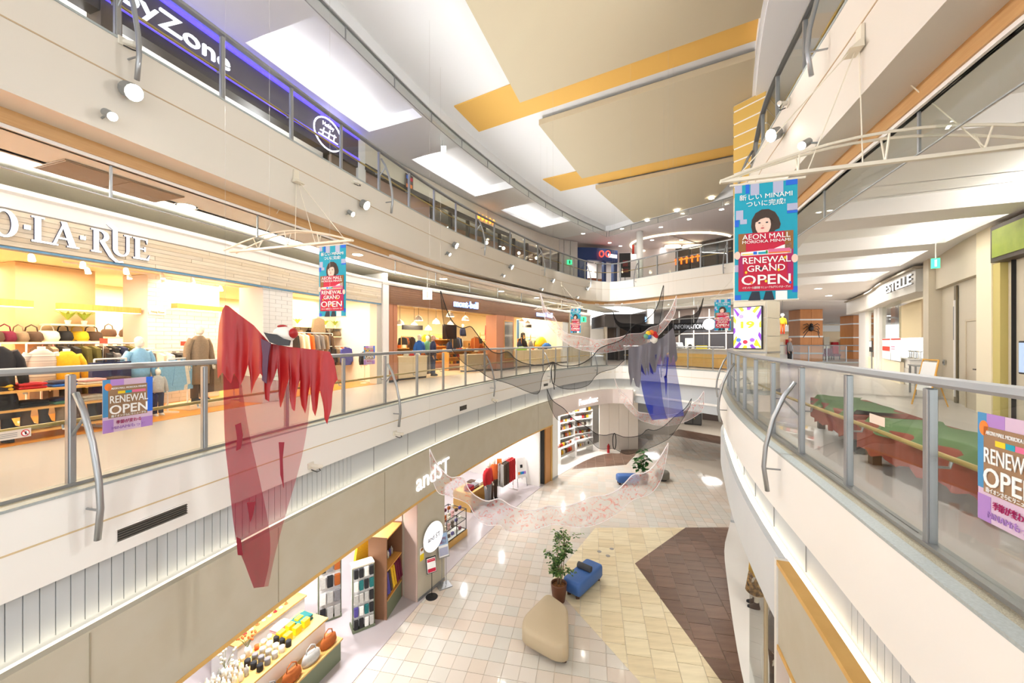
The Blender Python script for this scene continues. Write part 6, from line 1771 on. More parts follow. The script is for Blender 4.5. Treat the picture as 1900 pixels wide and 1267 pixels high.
L, a, s = oR(1425, 1.4); rack(L, a, 1.3, 1.4, ['black', 'grey', 'brown', 'black', 'taupe', 'grey', 'black'], 'the dark clothes rack inside the right shop')
L, a, s = oR(1470, 1.2); rack(L, a, 1.4, 1.4, ['taupe', 'cream', 'grey', 'red', 'black', 'brown', 'cream'], 'the near clothes rack inside the right shop')
MB().sweep(E2, sRn + .06, E2.L - 4, rect(.02, .1, 0, 2.55)).build('wall_oak_right', M('oak_panel'))['kind'] = 'structure'
for s in (sRn - 3, sRn - .5, sRn + 2):
    p, t, n = E2.at(s, 1.6); lamp('SPOT', (p.x, p.y, 2.92), 90, (1, .98, .95), .06, spot=165)
# ================================================================= right side of the second floor
WR = M('right_wall_beige', (198, 187, 166), .6, noise=(.4, .3), col2=(190, 178, 154))
def sr(px, off=0.0): return so(SR, px, off)
sEs0, sEs1 = sr(1598)[3], sr(1737)[3]
# plain beige wall with recess, door and tall seam
struct(MB().sweep(SR, sEs1, SR.L, rect(.0, .2, 5.0, 8.7), .6).build('wall_right_side', WR))
hw = sr(1748)[3]; he = sr(1826)[3]
struct(MB().sweep(SR, sEs1 - .05, hw, rect(-.25, .02, 5.0, 8.7), .4).build('trim_12', WR))
struct(MB().sweep(SR, hw, he, rect(-.12, .02, 7.85, 8.7), .4).build('trim_13', WR))
struct(MB().sweep(SR, he, sr(1858)[3], rect(-.12, .02, 5.0, 8.7), .4).build('trim_14', M('pale_wall', (232, 220, 192), .6)))
p, t, n, s = sr(1776, -.01)
tr = thing('shutter_track', 'tall narrow shutter track between the grey beige panels', 'track', (p.x, p.y, 5), yaw(t, n)); MB().box((0, -.02, 1.4), (.16, .03, 2.8)).build('groove', M('track_dark', (110, 98, 74), .6), tr, local=True); MB().box((.03, -.045, 1.3), (.05, .03, 2.3)).build('strip', CREAM, tr, local=True); MB().box((.03, -.065, 1.9), (.025, .01, .8)).build('scale_marks', ALUD, tr, local=True)
p, t, n, s = sr(1812, -.02)
dr = thing('service_door', 'beige service door in the right wall with a small dark handle', 'door', (p.x, p.y, 5), yaw(t, n)); MB().box((0, -.01, .95), (.72, .04, 1.9)).build('leaf', WR, dr, local=True)
for sx in (-1, 1): MB().box((sx * .39, -.02, .97), (.05, .05, 1.95)).build('jamb', M('jamb_beige', (196, 182, 156), .6), dr, local=True)
MB().box((0, -.02, 1.93), (.83, .05, .05)).build('head', MATS['jamb_beige'], dr, local=True)
MB().tube([(.28, -.05, .88), (.28, -.08, .88), (.2, -.09, .88)], .014, 6).build('handle', DARK, dr, local=True)
p, t, n, s = sr(1752, -.03)
sw = thing('wall_switch', 'small grey switch plate on the right wall', 'switch', (p.x, p.y, 5.92), yaw(t, n)); MB().rbox((0, -.012, 0), (.1, .02, .14), .006).build('plate', ALUD, sw, local=True); MB().box((0, -.026, .0), (.05, .01, .06)).build('rocker', DARK, sw, local=True)
# dark framed green sign and ochre recess panel
s0, s1 = sr(1838, -.2)[3], sr(1838, -.2)[3] + 2.2
gs_ = thing('green_sign', 'dark framed green lit sign box on the near right wall', 'sign', tuple(SR.pt(s0, -.2, 8)))
MB().sweep(SR, s0, s1, rect(-.22, .0, 7.95, 8.62), .4).build('frame', M('dark_bronze', (62, 48, 36), .5), gs_)
MB().sweep(SR, s0 + .08, s1, rect(-.235, -.2, 8.03, 8.54), .4).build('panel', M('green_panel', (118, 134, 30), .5, noise=(5, .5), col2=(150, 160, 50), emit=.25, ecol=(128, 140, 40)), gs_)
MB().sweep(SR, sr(1858)[3], sr(1874)[3], rect(-.1, .02, 5, 7.95), .4).build('trim_15', M('ochre_panel', (196, 180, 110), .6))['kind'] = 'structure'
MB().sweep(SR, sr(1883)[3], sr(1886)[3], rect(-.06, .02, 5, 7.95), .4).build('trim_16', DARK)['kind'] = 'structure'
p, t, n, s = sr(1915, -.3)
tv = thing('wall_screen', 'black framed screen cut by the right picture edge', 'screen', (p.x, p.y, 6.2), yaw(t, n)); MB().rbox((0, 0, 0), (.6, .05, .55), .01).build('frame', BLACK, tv, local=True); MB().box((0, -.03, 0), (.54, .01, .49)).build('screen_image', M('screen_pale', (150, 170, 200), .3, emit=.5, ecol=(160, 180, 210)), tv, local=True)
# white jewellery shop
es = thing('shop_fascia', 'curved white fascia of the jewellery shop with lit letters', 'shop sign', tuple(SR.pt(sEs0, -.3, 7.9)))
FW = M('fascia_white', (206, 201, 192), .5)
MB().sweep(SR, sEs0 - 1.2, sEs1 - .3, [(-.35, 7.9), (.3, 7.9), (.3, 8.55), (-.35, 8.55)], .4).build('board', FW, es)
MB().sweep(SR, sEs0 - 1.3, sEs1 - .2, [(-.45, 8.55), (.3, 8.55), (.3, 8.62), (-.42, 8.62)], .4).build('cornice', M('cornice_grey', (170, 158, 140), .6), es)
a, b = SR.pt(sr(1652, -.4)[3], -.4, 8.08), SR.pt(sr(1702, -.4)[3], -.4, 8.08)
nv = (b - a).normalized().cross(Vector((0, 0, 1)))
a, b = a + nv * .1, b + nv * .1
text('ESTELLE', .42, (a + b) / 2, b - a, MIDG, es, 'letter_shadow_outline', .05, .006, fit=(b - a).length)  # grey backing letters draw the shadow and dark outline behind the white ones
nv = (b - a).normalized().cross(Vector((0, 0, 1)))
text('ESTELLE', .42, (a + b) / 2 + nv * .03, b - a, LIT, es, 'lettering', .02, .0, fit=(b - a).length)
struct(MB().sweep(SR, sEs0, sEs1, rect(2.6, 2.75, 5, 8.6), .6).build('wall_jewellery', WALLW))
struct(MB().sweep(SR, sEs0, sEs1, rect(.0, 2.7, 8.3, 8.38), .6).build('ceiling_jewellery', WHITE))
je = thing('glass_shop_front', 'glass front of the jewellery shop with low cream wall and white posts', 'shop window', tuple(SR.pt(sEs0, 0, 5)))
for px0, px1 in ((1598, 1611), (1627, 1632), (1634, 1637)):
    MB().sweep(SR, sr(px0)[3], sr(px1)[3], rect(-.1, .1, 5, 7.9), .3).build('post', STEEL, je)
q0, q1, q2 = sr(1612)[3], sr(1637)[3], sr(1672)[3]
MB().sweep(SR, q0, q2, rect(-.02, .08, 5, 5.75), .4).build('low_wall', WALLW, je)
MB().sweep(SR, q0, q1, rect(.0, .012, 5.75, 7.9), .4).build('glass_pane', GLS, je)
MB().sweep(SR, q1, q2, rect(.0, .012, 5.75, 7.9), .4).build('glass_pane', GLS, je)
MB().sweep(SR, q1, q2, rect(.5, .55, 6.6, 7.9), .4).build('inner_screen', M('warm_panel', (232, 210, 172), .6), je)
for i, (px0, px1) in enumerate(((1637, 1652), (1654, 1672))):
    a, b = SR.pt(sr(px0, -.05)[3], -.05, 5.78), SR.pt(sr(px1, -.05)[3], -.05, 5.78)
    o = thing('window_poster', '%s white and red sale poster in the jewellery shop window' % ['left', 'right'][i], 'poster', tuple(a))
    c = Card(o, a, b - a, (b - a).length, .8, .006); c.rect(0, 0, 1, 1, PW, 1, 'sheet'); c.rect(.02, .93, .98, .99, M('card_red'), 2); 
    if i == 0: c.rect(.05, .4, .95, .62, M('card_red'), 2)
    else: c.rect(.05, .6, .4, .64, PP, 2); c.rect(.05, .5, .4, .53, PP, 2)
p, t, n, s = sr(1618, -.12)
o = thing('notice_board', 'small dark notice stand with a white card at the left jewellery window', 'notice', (p.x, p.y, 5), yaw(t, n)); MB().box((0, 0, .55), (.06, .04, 1.1)).build('pole', ALUD, o, local=True); MB().box((0, -.03, 1.25), (.5, .03, .5)).build('panel', DARK, o, local=True); MB().box((0, -.05, 1.35), (.4, .01, .26)).build('card', PW, o, local=True); MB().box((0, 0, .01), (.4, .3, .02)).build('base', ALUD, o, local=True)
p, t, n, s = sr(1690, .3)
jt = thing('display_counter', 'white jewellery counter with glass stands at the open shop side', 'counter', (p.x, p.y, 5), yaw(t, n))
MB().rbox((0, .1, .42), (1.5, .6, .84), .01).build('body', M('counter_white', (236, 232, 224), .4), jt, local=True); MB().box((0, .1, .86), (1.56, .66, .03)).build('top', STEEL, jt, local=True)
for i in range(3): MB().box((-.5 + .5 * i, -.21, .42), (.46, .02, .3)).build('drawer', FW, jt, local=True)
def jw(u, v, z): return (p.x + math.cos(yaw(t, n)) * u - math.sin(yaw(t, n)) * v, p.y + math.sin(yaw(t, n)) * u + math.cos(yaw(t, n)) * v, 5 + z)
goods('jewel_stand', 'stand', lambda m: MB().lathe((0, 0, 0), [(.06, 0), (.06, .02), (.012, .03), (.012, .22), (.05, .24), (.05, .27)], 12).mesh('jewel_stand', m, True), [(jw(-.6 + .2 * i, .1, .876), 0) for i in range(7)], ['white', 'lgrey', 'cream'], 'the white jewellery counter', 'jewellery %s')
p2, t2, n2, s2 = sr(1709, -.35)
tt = thing('side_table', 'slim grey table before the jewellery counter', 'table', (p2.x, p2.y, 5), yaw(t2, n2)); MB().box((0, 0, .8), (.7, .4, .03)).build('top', ALU, tt, local=True)
for sx in (-1, 1):
    for sy in (-1, 1): MB().box((sx * .31, sy * .16, .4), (.04, .04, .78)).build('leg', ALUD, tt, local=True)
p2, t2, n2, s2 = sr(1722, -.7)
ez = thing('easel_sign', 'easel sign with an ochre wooden frame before the jewellery shop', 'sign', (p2.x, p2.y, 5), yaw(t2, n2) + .3)
for sx in (-1, 1): MB().tube([(sx * .26, -.15, 0), (sx * .24, .05, 1.05)], .018, 6).build('leg', M('ochre_wood', (214, 160, 66), .5), ez, local=True)
MB().tube([(0, .35, 0), (0, .06, 1.0)], .014, 6).build('rear_leg', MATS['ochre_wood'], ez, local=True); MB().tube([(-.24, .05, 1.05), (.24, .05, 1.05)], .018, 6).build('top_rail', MATS['ochre_wood'], ez, local=True)
MB().slab([(-.23, -.09, .35), (.23, -.09, .35), (.22, .03, 1.0), (-.22, .03, 1.0)], (0, .015, 0)).build('board', PW, ez, local=True); MB().slab([(-.2, -.085, .5), (.2, -.085, .5), (.2, -.06, .66), (-.2, -.06, .66)], (0, .01, 0)).build('print', M('print_sea'), ez, local=True)
for px in (1650, 1700): 
    p2, t2, n2, s2 = sr(px, 1.2); lamp('AREA', (p2.x, p2.y, 8.2), 60, (1, .92, .78), 1.6, 1.6)

# big clad column with a screen
A, B, C, D4 = Vector((6.45, 11.2)), Vector((6.9, 10.45)), Vector((7.7, 11.1)), Vector((7.25, 11.85))
colm = thing('clad_column', 'tall square column with banded cladding behind the large banner', 'pillar', (B.x, B.y, 5))
MB().poly([tuple(A), tuple(B), tuple(C), tuple(D4)], 5, 13.3).build('core', WHITE, colm)
CLB = M('column_beige', (216, 206, 184), .5)
CLY = M('column_yellow_light', (216, 178, 92), .5)  # yellow light on the upper rows put into the cladding colour
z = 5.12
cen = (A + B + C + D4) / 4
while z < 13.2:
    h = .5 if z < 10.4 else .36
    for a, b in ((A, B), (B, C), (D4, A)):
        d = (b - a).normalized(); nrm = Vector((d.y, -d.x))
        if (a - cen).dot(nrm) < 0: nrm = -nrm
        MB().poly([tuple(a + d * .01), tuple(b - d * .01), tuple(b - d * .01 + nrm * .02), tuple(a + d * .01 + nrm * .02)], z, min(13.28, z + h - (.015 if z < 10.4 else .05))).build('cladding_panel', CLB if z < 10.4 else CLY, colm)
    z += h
MB().poly([tuple(cen + (q - cen) * 1.06) for q in (A, B, C, D4)], 5, 5.12).build('base', ALUD, colm)
MB().poly([tuple(cen + (q - cen) * 1.06) for q in (A, B, C, D4)], 6.14, 6.19).build('band', ALUD, colm)
d = (B - A).normalized(); nrm = Vector((-(-d.y), -d.x)); nrm = Vector((d.y, -d.x))
if (A - cen).dot(nrm) < 0: nrm = -nrm
scr = thing('digital_screen', 'bright portrait screen reading 19 mounted on the clad column', 'screen', (*(A + nrm * .05), 6.3))
o = Vector((*(A + d * .04 + nrm * .06), 6.28))
W, H = .74, 1.14
c = Card(scr, o, (d.x, d.y, 0), W, H, .006)
MB().slab([c.P(-.03, -.02, -6), c.P(-.03, 1.02, -6), c.P(1.03, 1.02, -6), c.P(1.03, -.02, -6)], c.n * .05).build('housing', BLACK, scr)
EM = lambda nme, col=(255, 255, 255), e=.45: M(nme, col, .4, emit=e, ecol=col)
c.rect(0, 0, 1, 1, EM('scr_white', (236, 240, 250)), 4, 'screen_image')
for i in range(28):
    a0 = 360 * i / 28
    if i % 2: continue
    p0 = lambda a_, r_: (min(1, max(0, .5 + r_ * math.cos(R(a_)) * 1.0)), min(1, max(0, .5 + r_ * math.sin(R(a_)) * 1.0)))
    c.shape([p0(a0, .44), p0(a0 + 12.8, .44), p0(a0 + 12.8, .75), p0(a0, .75)], EM('scr_purple', (128, 48, 190)) if i % 4 else EM('scr_yellow', (240, 214, 40)), 5)
c.disc(.5, .5, .41, .44, EM('scr_white'), 6, 24)
c.txt('19', .48, .5, .22, .5, EM('scr_gold', (228, 206, 30)), 7, .008)
for u, v, m in ((.2, .2, EM('scr_blue', (70, 120, 220))), (.45, .15, EM('scr_red', (200, 40, 70))), (.3, .78, EM('scr_lilac', (170, 150, 220))), (.7, .2, EM('scr_violet', (150, 90, 210))), (.85, .1, EM('scr_yellow'))): c.disc(u, v, .09, .05, m, 8, 10)
# long low benches draped with brown and green cloth
BRC = M('brick_red_cloth', (140, 62, 44), .75, noise=(3, .3), col2=(122, 50, 36))
GRC = M('moss_green_cloth', (92, 120, 74), .8, noise=(3, .4), col2=(72, 98, 58))
def draped(p0, p1, w, label, zt=.5):
    p0, p1 = Vector(p0), Vector(p1)
    d = (p1 - p0).normalized(); nr = Vector((d.y, -d.x))
    if nr.x < 0: nr = -nr
    L = (p1 - p0).length
    o = thing('draped_bench', label, 'bench', (p0.x, p0.y, 5))
    q = lambda u, v, z: Vector((p0.x + d.x * u + nr.x * v, p0.y + d.y * u + nr.y * v, 5 + z))
    rows = []
    n = 24
    for v, z in ((.0, zt - .34), (.0, zt - .15), (.0, zt), (.1, zt + .005), (w - .1, zt + .005), (w, zt), (w, zt - .34)):
        rows.append([q(L * i / n, v + (.02 * math.sin(i * 2.1) if z < zt - .1 else 0) * (1 if v else -1), z + (.03 * math.sin(i * 1.3) if z < zt - .3 else 0)) for i in range(n + 1)])
    MB().grid(rows).build('brown_cloth', BRC, o, True)
    for u in (0, L): MB().slab([q(u, 0, zt), q(u, w, zt), q(u, w, zt - .3), q(u, 0, zt - .3)], (d.x * .01, d.y * .01, 0)).build('end_cloth', BRC, o)
    rows = []
    for k in range(7):
        v = -.03 + (w * .8) * k / 6
        rows.append([q(.1 + (L - .2) * i / n, v + .05 * math.sin(i * .8), zt + .05 + .02 * max(0, math.sin(i * .55 + k)) - (.12 if k == 0 else 0)) for i in range(n + 1)])
    MB().grid(rows).build('green_cloth', GRC, o, True)
    for u in (.12, L - .12):
        for v in (.12, w - .12): MB().box(tuple(q(u, v, zt / 2 - .02)), (.09, .09, zt - .04), math.atan2(d.y, d.x)).build('leg', DARK, o)
    MB().box(tuple(q(L / 2, w / 2, .12)), (L - .3, .06, .06), math.atan2(d.y, d.x)).build('stretcher', DARK, o)
draped((5.15, 6.65), (4.4, 5.0), .75, 'farther low bench draped in brick red and green cloth behind the right balustrade', .5)
draped((4.25, 4.75), (3.75, 2.95), .8, 'nearer low bench draped in brick red and green cloth behind the right balustrade', .5)
o = thing('floor_stand', 'dark floor stand post with a round foot beside the near draped bench', 'stand', (4.05, 2.75, 5)); MB().box((0, 0, .35), (.09, .09, .68)).build('post', DARK, o, local=True); MB().lathe((0, 0, 0), [(.24, 0), (.24, .02), (.05, .03)], 20).build('foot', BROWN[0], o, local=True)
# far part of the right side: orange columns, second railing, hanging figures
ORW = M('orange_wood_cladding', (206, 134, 66), .45, noise=(2, .4), col2=(188, 114, 50), stretch=(6, 6, .6))
def orange_col(px, D_, w, label):
    p = bp(px, 633, D=D_)
    o = thing('wood_column', label, 'pillar', (p.x, p.y, 5), -.15)
    for k, (z0, z1) in enumerate(((0, .62), (.7, 1.75), (1.85, 2.9), (3.0, 3.65))):
        for f in range(2): MB().box((-w / 4 + w / 2 * f, 0, (z0 + z1) / 2), (w / 2 - .015, w, z1 - z0)).build('wood_panel', ORW, o, local=True)
    for z in (.66, 1.8, 2.95): MB().box((0, 0, z), (w + .03, w + .03, .1)).build('band', STEEL if z > 1 else ALUD, o, local=True)
    return p
pc_ = orange_col(1494, 26.9, 1.4, 'orange wood column with a black spider beyond the right walkway')
orange_col(1590, 33, 1.6, 'orange wood column farther back beside the jewellery shop')
sp_ = thing('spider_decoration', 'black hairy spider decoration on the orange wood column', 'decoration', (pc_.x - .25, pc_.y - .85, 7.35))
MB().sphere((0, 0, 0), (.16, .12, .2)).build('body', BLACK, sp_, True, local=True); MB().sphere((0, -.02, .24), .1).build('head', BLACK, sp_, True, local=True)
for sx in (-1, 1):
    for k in range(4): MB().tube([(sx * .1, 0, .12 - .08 * k), (sx * .35, -.12, .32 - .18 * k), (sx * .55, -.02, .22 - .28 * k)], .022, 6).build('leg', BLACK, sp_, local=True)
q0, q1 = bp(1440, 671, z=5.1), bp(1600, 671, z=5.1)
far_p = Path([(q0.x, q0.y), ((q0.x + q1.x) / 2, (q0.y + q1.y) / 2 + .3), (q1.x, q1.y)])
balustrade('distant glass balustrade of a second void beyond the right walkway', far_p, 0, far_p.L, 0, 1.2, 0, 5, 0, 0, False)
def hung_figure(p, h, label, top, bottom, hair):
    o = mannequin((p.x, p.y, p.z), -.4, h, label, CL[top], CL[bottom], shoes=CL['red'], name='hanging_figure', cat='decoration')
    MB().sphere((0, 0, h * .98), h * .09).build('hair', CL[hair], o, True, local=True); MB().tube([(0, 0, h), (0, 0, 8.7 - p.z)], .01, 5).build('cord', BLACK, o, local=True)
hung_figure(bp(1452, 619, D=20), 1.0, 'hanging clown figure in yellow and blue clothes behind the clad column', 'yellow', 'orange', 'white')
p = bp(1465, 660, D=24.5)
mannequin((p.x, p.y, 5.0), .6, 1.68, 'person in black clothes with a grey hood standing by the distant balustrade', CL['grey'], CL['black'], shoes=CL['black'], body=M('skin_tone'), name='person', cat='person')
for i, px in enumerate((1525, 1545)):
    p = bp(px, 660, D=31)
    o = thing('lounge_chair', '%s dark red lounge chair beyond the distant balustrade' % ['left', 'right'][i], 'chair', (p.x, p.y, 5), .3); MB().rbox((0, 0, .38), (.8, .75, .18), .05).build('seat', CL['wine'], o, local=True); MB().rbox((0, .34, .65), (.8, .14, .5), .05).build('backrest', CL['wine'], o, local=True)
    for sx in (-1, 1):
        for sy in (-1, 1): MB().box((sx * .33, sy * .3, .15), (.05, .05, .3)).build('leg', DARK, o, local=True)
fs = solid('far_shop', 'bright shop with white goods far beyond the second void', 'shop', bx2(1440, 1600, 44, .5), 5, 8.4, M('far_shop_wall', (240, 216, 176), .6))
for i in range(9): MB().poly(bx2(1444 + 17 * i, 1454 + 17 * i, 43.6, .3), 5, 6.4 + .3 * (i % 3)).build('display', [CL['cream'], CL['red'], CL['white'], CL['pink'], CL['orange']][i % 5], fs)
MB().poly(bx2(1440, 1600, 43.5, .2), 7.6, 8.3).build('header', WHITE, fs)
for q in ((22, 30), (27, 36), (30, 42), (18, 22), (15, 16.5), (11.5, 12.5), (8.2, 8.6), (6.6, 5.2)): lamp('AREA', (q[0], q[1], 8.62), 34 if q[1] > 15 else 16, (1, .96, .92), 1.6, 1.6)
struct(MB().box((30, 38, 4.945), (40, 34, .1)).build('floor_second_far', F2)); struct(MB().box((30, 38, 8.71), (40, 34, .1)).build('ceiling_second_distant', CEIL))
struct(MB().box((30, 55, 7), (44, .3, 5)).build('wall_distant', OUT))

# ================================================================= third floor, left side
S3 = 2.95
def s3(px, off=S3): return so(E3, px, off, 0, sA3 + 3)
sh0, sh1 = 1.0, s3(664)[3]
struct(MB().sweep(E3, sh0, sA3 + 2, rect(7.5, 7.65, 10, 13.3), 1).build('wall_third_left', M('third_wall', (224, 216, 214), .6)))
hz = thing('shop_fascia', 'dark hobby shop fascia with white lit letters and blue neon edges', 'shop sign', tuple(E3.pt(4, S3, 12.3)))
DKF = M('dark_fascia', (78, 70, 84), .5, noise=(1, .5), col2=(62, 56, 70))
MB().sweep(E3, sh0, sh1, rect(S3, S3 + .2, 12.42, 13.1), .6).build('board', DKF, hz)
NEON = M('blue_neon', (70, 60, 240), .4, emit=2.6, ecol=(70, 56, 245))
MB().sweep(E3, sh0, sh1, rect(S3 - .06, S3, 13.1, 13.18), .6).build('neon_line', NEON, hz); MB().sweep(E3, sh0, sh1, rect(S3 - .05, S3, 12.42, 12.47), .6).build('neon_line', NEON, hz)
MB().sweep(E3, sh0, sh1, rect(S3 + .02, S3 + .3, 12.2, 12.42), .6).build('beam', M('dark_beam', (50, 44, 42), .5), hz)
sa, sb = s3(300, S3 - .1)[3], s3(425, S3 - .1)[3]
a, b = E3.pt(sb - (sb - sa) * 2.28, S3 - .08, 12.56), E3.pt(sb, S3 - .08, 12.56)
text('HobbyZone', .5, (a + b) / 2, b - a, LIT, hz, 'lettering', .05, .002, fit=(b - a).length)
p, t, n, s = s3(606, S3 - .06)
xd = Vector((t.x, t.y, 0)); C_ = Vector((p.x, p.y, 12.62))
m = MB(); m.tube([C_ + xd * .52 * math.cos(R(a_)) + Vector((0, 0, .45 * math.sin(R(a_)))) for a_ in range(0, 361, 15)], .022, 6, caps=False)
m.build('neon_ring', M('white_neon', (236, 232, 255), .4, emit=2.2, ecol=(232, 228, 255)), hz)
m = MB()
for q in ([(-.36, -.12), (.36, -.12)], [(-.22, -.12), (-.16, .12)], [(.0, -.12), (.06, .14)], [(.2, -.12), (.24, .1)], [(-.3, .0), (.3, .06)]): m.tube([C_ + xd * q[0][0] + Vector((0, 0, q[0][1])), C_ + xd * q[1][0] + Vector((0, 0, q[1][1]))], .018, 5)
m.build('neon_figure', MATS['white_neon'], hz)
text('Hobby', .16, C_ + Vector((0, 0, .2)), xd, MATS['white_neon'], hz, depth=.02)
struct(MB().sweep(E3, sh0, sh1, rect(S3 + .1, 7.5, 12.9, 13.0), .8).build('ceiling_hobby_shop', WHITE))
for px0, px1, mat, lab in ((180, 210, M('dark_taupe', (84, 70, 58), .6), 'dark taupe pier at the left end of the hobby shop front'), (666, 674, WHITE, 'slim white pier at the right end of the hobby shop')):
    s0, s1 = s3(px0)[3], s3(px1)[3]
    tag(MB().sweep(E3, s0, max(s1, s0 + .3), rect(S3, S3 + .4, 10, 13.2), .4).build('front_pier', mat), lab, 'pillar')
s0, s1 = s3(620)[3], s3(664)[3]
tag(MB().sweep(E3, s0, s1, rect(S3 + .1, S3 + .25, 10, 12.4), .4).build('closed_panel', M('brown_panel', (112, 92, 76), .6)), 'dark brown closed panel beside the white pier of the hobby shop', 'panel')
p, t, n, s = s3(598, S3 + .3)
pb = thing('shop_poster', 'blue edged poster with an orange disc inside the hobby shop', 'poster', (p.x, p.y, 11)); c = Card(pb, Vector((p.x, p.y, 11.2)), Vector((t.x, t.y, 0)), .8, 1.0, .01); c.rect(0, 0, 1, 1, BLACK, 1, 'sheet'); c.rect(.9, 0, 1, 1, NEON, 2); c.disc(.5, .6, .3, .25, PO, 2)
for s in range(6, int(sh1), 3):
    p, t, n = E3.at(s, S3 + 1.6); lamp('POINT', (p.x, p.y, 11.7), 90, (1, .97, .98), .2)
m = None
for i in range(6):
    p, t, n = E3.at(s3(330 + 55 * i, S3 + .9)[3], S3 + .9)
    o = thing('batten_lamp', 'white batten lamp in the hobby shop ceiling, %s from the left' % ['first', 'second', 'third', 'fourth', 'fifth', 'sixth'][i], 'lamp', (p.x, p.y, 12.8), yaw(t, n)); MB().box((0, 0, .03), (.7, .08, .06)).build('housing', STEEL, o, local=True); MB().box((0, 0, -.005), (.68, .06, .02)).build('tube', M('tube_lit', (255, 252, 246), .4, emit=8, ecol=(255, 252, 246)), o, local=True)
# cream stretch with dark beam, brown wall and small poster
s0, s1 = s3(675)[3], s3(800)[3]
cs = thing('wall_stretch', 'cream wall stretch with a dark beam right of the hobby shop', 'wall panel', tuple(E3.pt(s0, S3, 10)))
MB().sweep(E3, s0, s1 + 4, rect(S3, S3 + .2, 12.45, 13.2), .6).build('header', M('header_cream', (226, 218, 200), .6), cs); MB().sweep(E3, s0, s1 + 6, rect(S3 - .04, S3 + .1, 12.25, 12.45), .6).build('beam', MATS['dark_beam'], cs)
MB().sweep(E3, s0, s1, rect(S3 + .1, S3 + .2, 10, 12.25), .6).build('lower_wall', M('rose_brown', (172, 142, 130), .6), cs)
p, t, n, s = s3(757, S3 - .1)
hp = thing('hanging_poster', 'small colourful orange and blue poster hanging on the third floor', 'poster', (p.x, p.y, 12.4)); c = Card(hp, Vector((p.x, p.y, 12.35)) - Vector((t.x, t.y, 0)) * .2, Vector((t.x, t.y, 0)), .42, .55, .008); c.rect(0, 0, 1, 1, M('poster_dark', (70, 46, 50), .6), 1, 'sheet')
for u, v, m in ((.1, .05, PO), (.55, .1, PO), (.3, .4, M('print_sea')), (.1, .65, BLUE), (.6, .6, RED), (.4, .8, PN)): c.rect(u, v, u + .32, v + .24, m, 2)
# dark restaurants with posts and warm lamps
s2_ = s3(1035)[3]
dkr = thing('restaurant_front', 'dark restaurant front with brown posts on the left third floor', 'shop front', tuple(E3.pt(s1, S3, 10)))
MB().sweep(E3, s1 + 4, s2_, rect(S3, S3 + .2, 12.3, 13.2), .6).build('header', M('header_grey', (206, 196, 184), .6), dkr)
MB().sweep(E3, s1, s2_, rect(S3 + 1.6, S3 + 1.7, 10, 12.4), .6).build('back_wall', M('dark_brown_wall', (92, 66, 50), .6, noise=(.6, .6), col2=(120, 84, 56)), dkr)
k = 8
for i in range(k + 1):
    s = s1 + (s2_ - s1) * i / k
    MB().sweep(E3, s, s + .12, rect(S3, S3 + .15, 10, 12.3), .4).build('post', M('dark_beam'), dkr)
    if i < k: MB().sweep(E3, s + .12, s1 + (s2_ - s1) * (i + 1) / k, rect(S3 + .05, S3 + .06, 10, 12.25), .5).build('glass_pane', GLS, dkr)
for i in range(7):
    p, t, n = E3.at(s1 + (s2_ - s1) * (i + .5) / 7, S3 + .9)
    o = thing('table_lamp', 'warm round lamp inside the dark restaurant, %s from the left' % ['first', 'second', 'third', 'fourth', 'fifth', 'sixth', 'seventh'][i], 'lamp', (p.x, p.y, 11.9)); MB().sphere((0, 0, 0), .09).build('globe', M('bulb'), o, True, local=True); MB().tube([(0, 0, .08), (0, 0, 1.3)], .008, 5).build('cord', BLACK, o, local=True)
    lamp('POINT', (p.x, p.y, 11.7), 14, (1, .8, .55), .1)
p, t, n, s = s3(903, S3 - .05)
text('ラーメン', .4, Vector((p.x, p.y, 12.5)), Vector((t.x, t.y, 0)), M('orange_lit', (255, 176, 60), .4, emit=2, ecol=(255, 170, 50)), dkr, depth=.04, bold=.01) if False else None
lt = thing('lit_sign', 'orange lit sign on the header over the dark restaurant', 'sign', (p.x, p.y, 12.5))
c = Card(lt, Vector((p.x, p.y, 12.5)) - Vector((t.x, t.y, 0)) * .8, Vector((t.x, t.y, 0)), 1.6, .34, .02)
OL = M('orange_lit', (255, 176, 60), .4, emit=2, ecol=(255, 170, 50))
for i in range(5): c.rect(.02 + .2 * i, .7, .16 + .2 * i, .82, OL, 1, 'stroke'); c.rect(.07 + .2 * i, .1, .11 + .2 * i, .95, OL, 1, 'stroke'); c.rect(.03 + .2 * i, .3, .15 + .2 * i, .4, OL, 1, 'stroke')
# grey doors stretch
s0, s1 = s3(1037)[3], s3(1071)[3]
gd = thing('wall_stretch', 'grey white wall with a door left of the blue eyewear shop', 'wall panel', tuple(E3.pt(s0, S3, 10)))
for i in range(3): MB().sweep(E3, s0 + (s1 - s0) * i / 3 + .01, s0 + (s1 - s0) * (i + 1) / 3 - .01, rect(S3, S3 + .15, 10, 13.2), .5).build('panel', M('panel_grey', (196, 190, 184), .6), gd)
hang_sign(bp(1057, 490, D=25.6), .35, .3, (1, .3, 0), 13.2, EXG, 'green exit sign left of the blue eyewear shop')
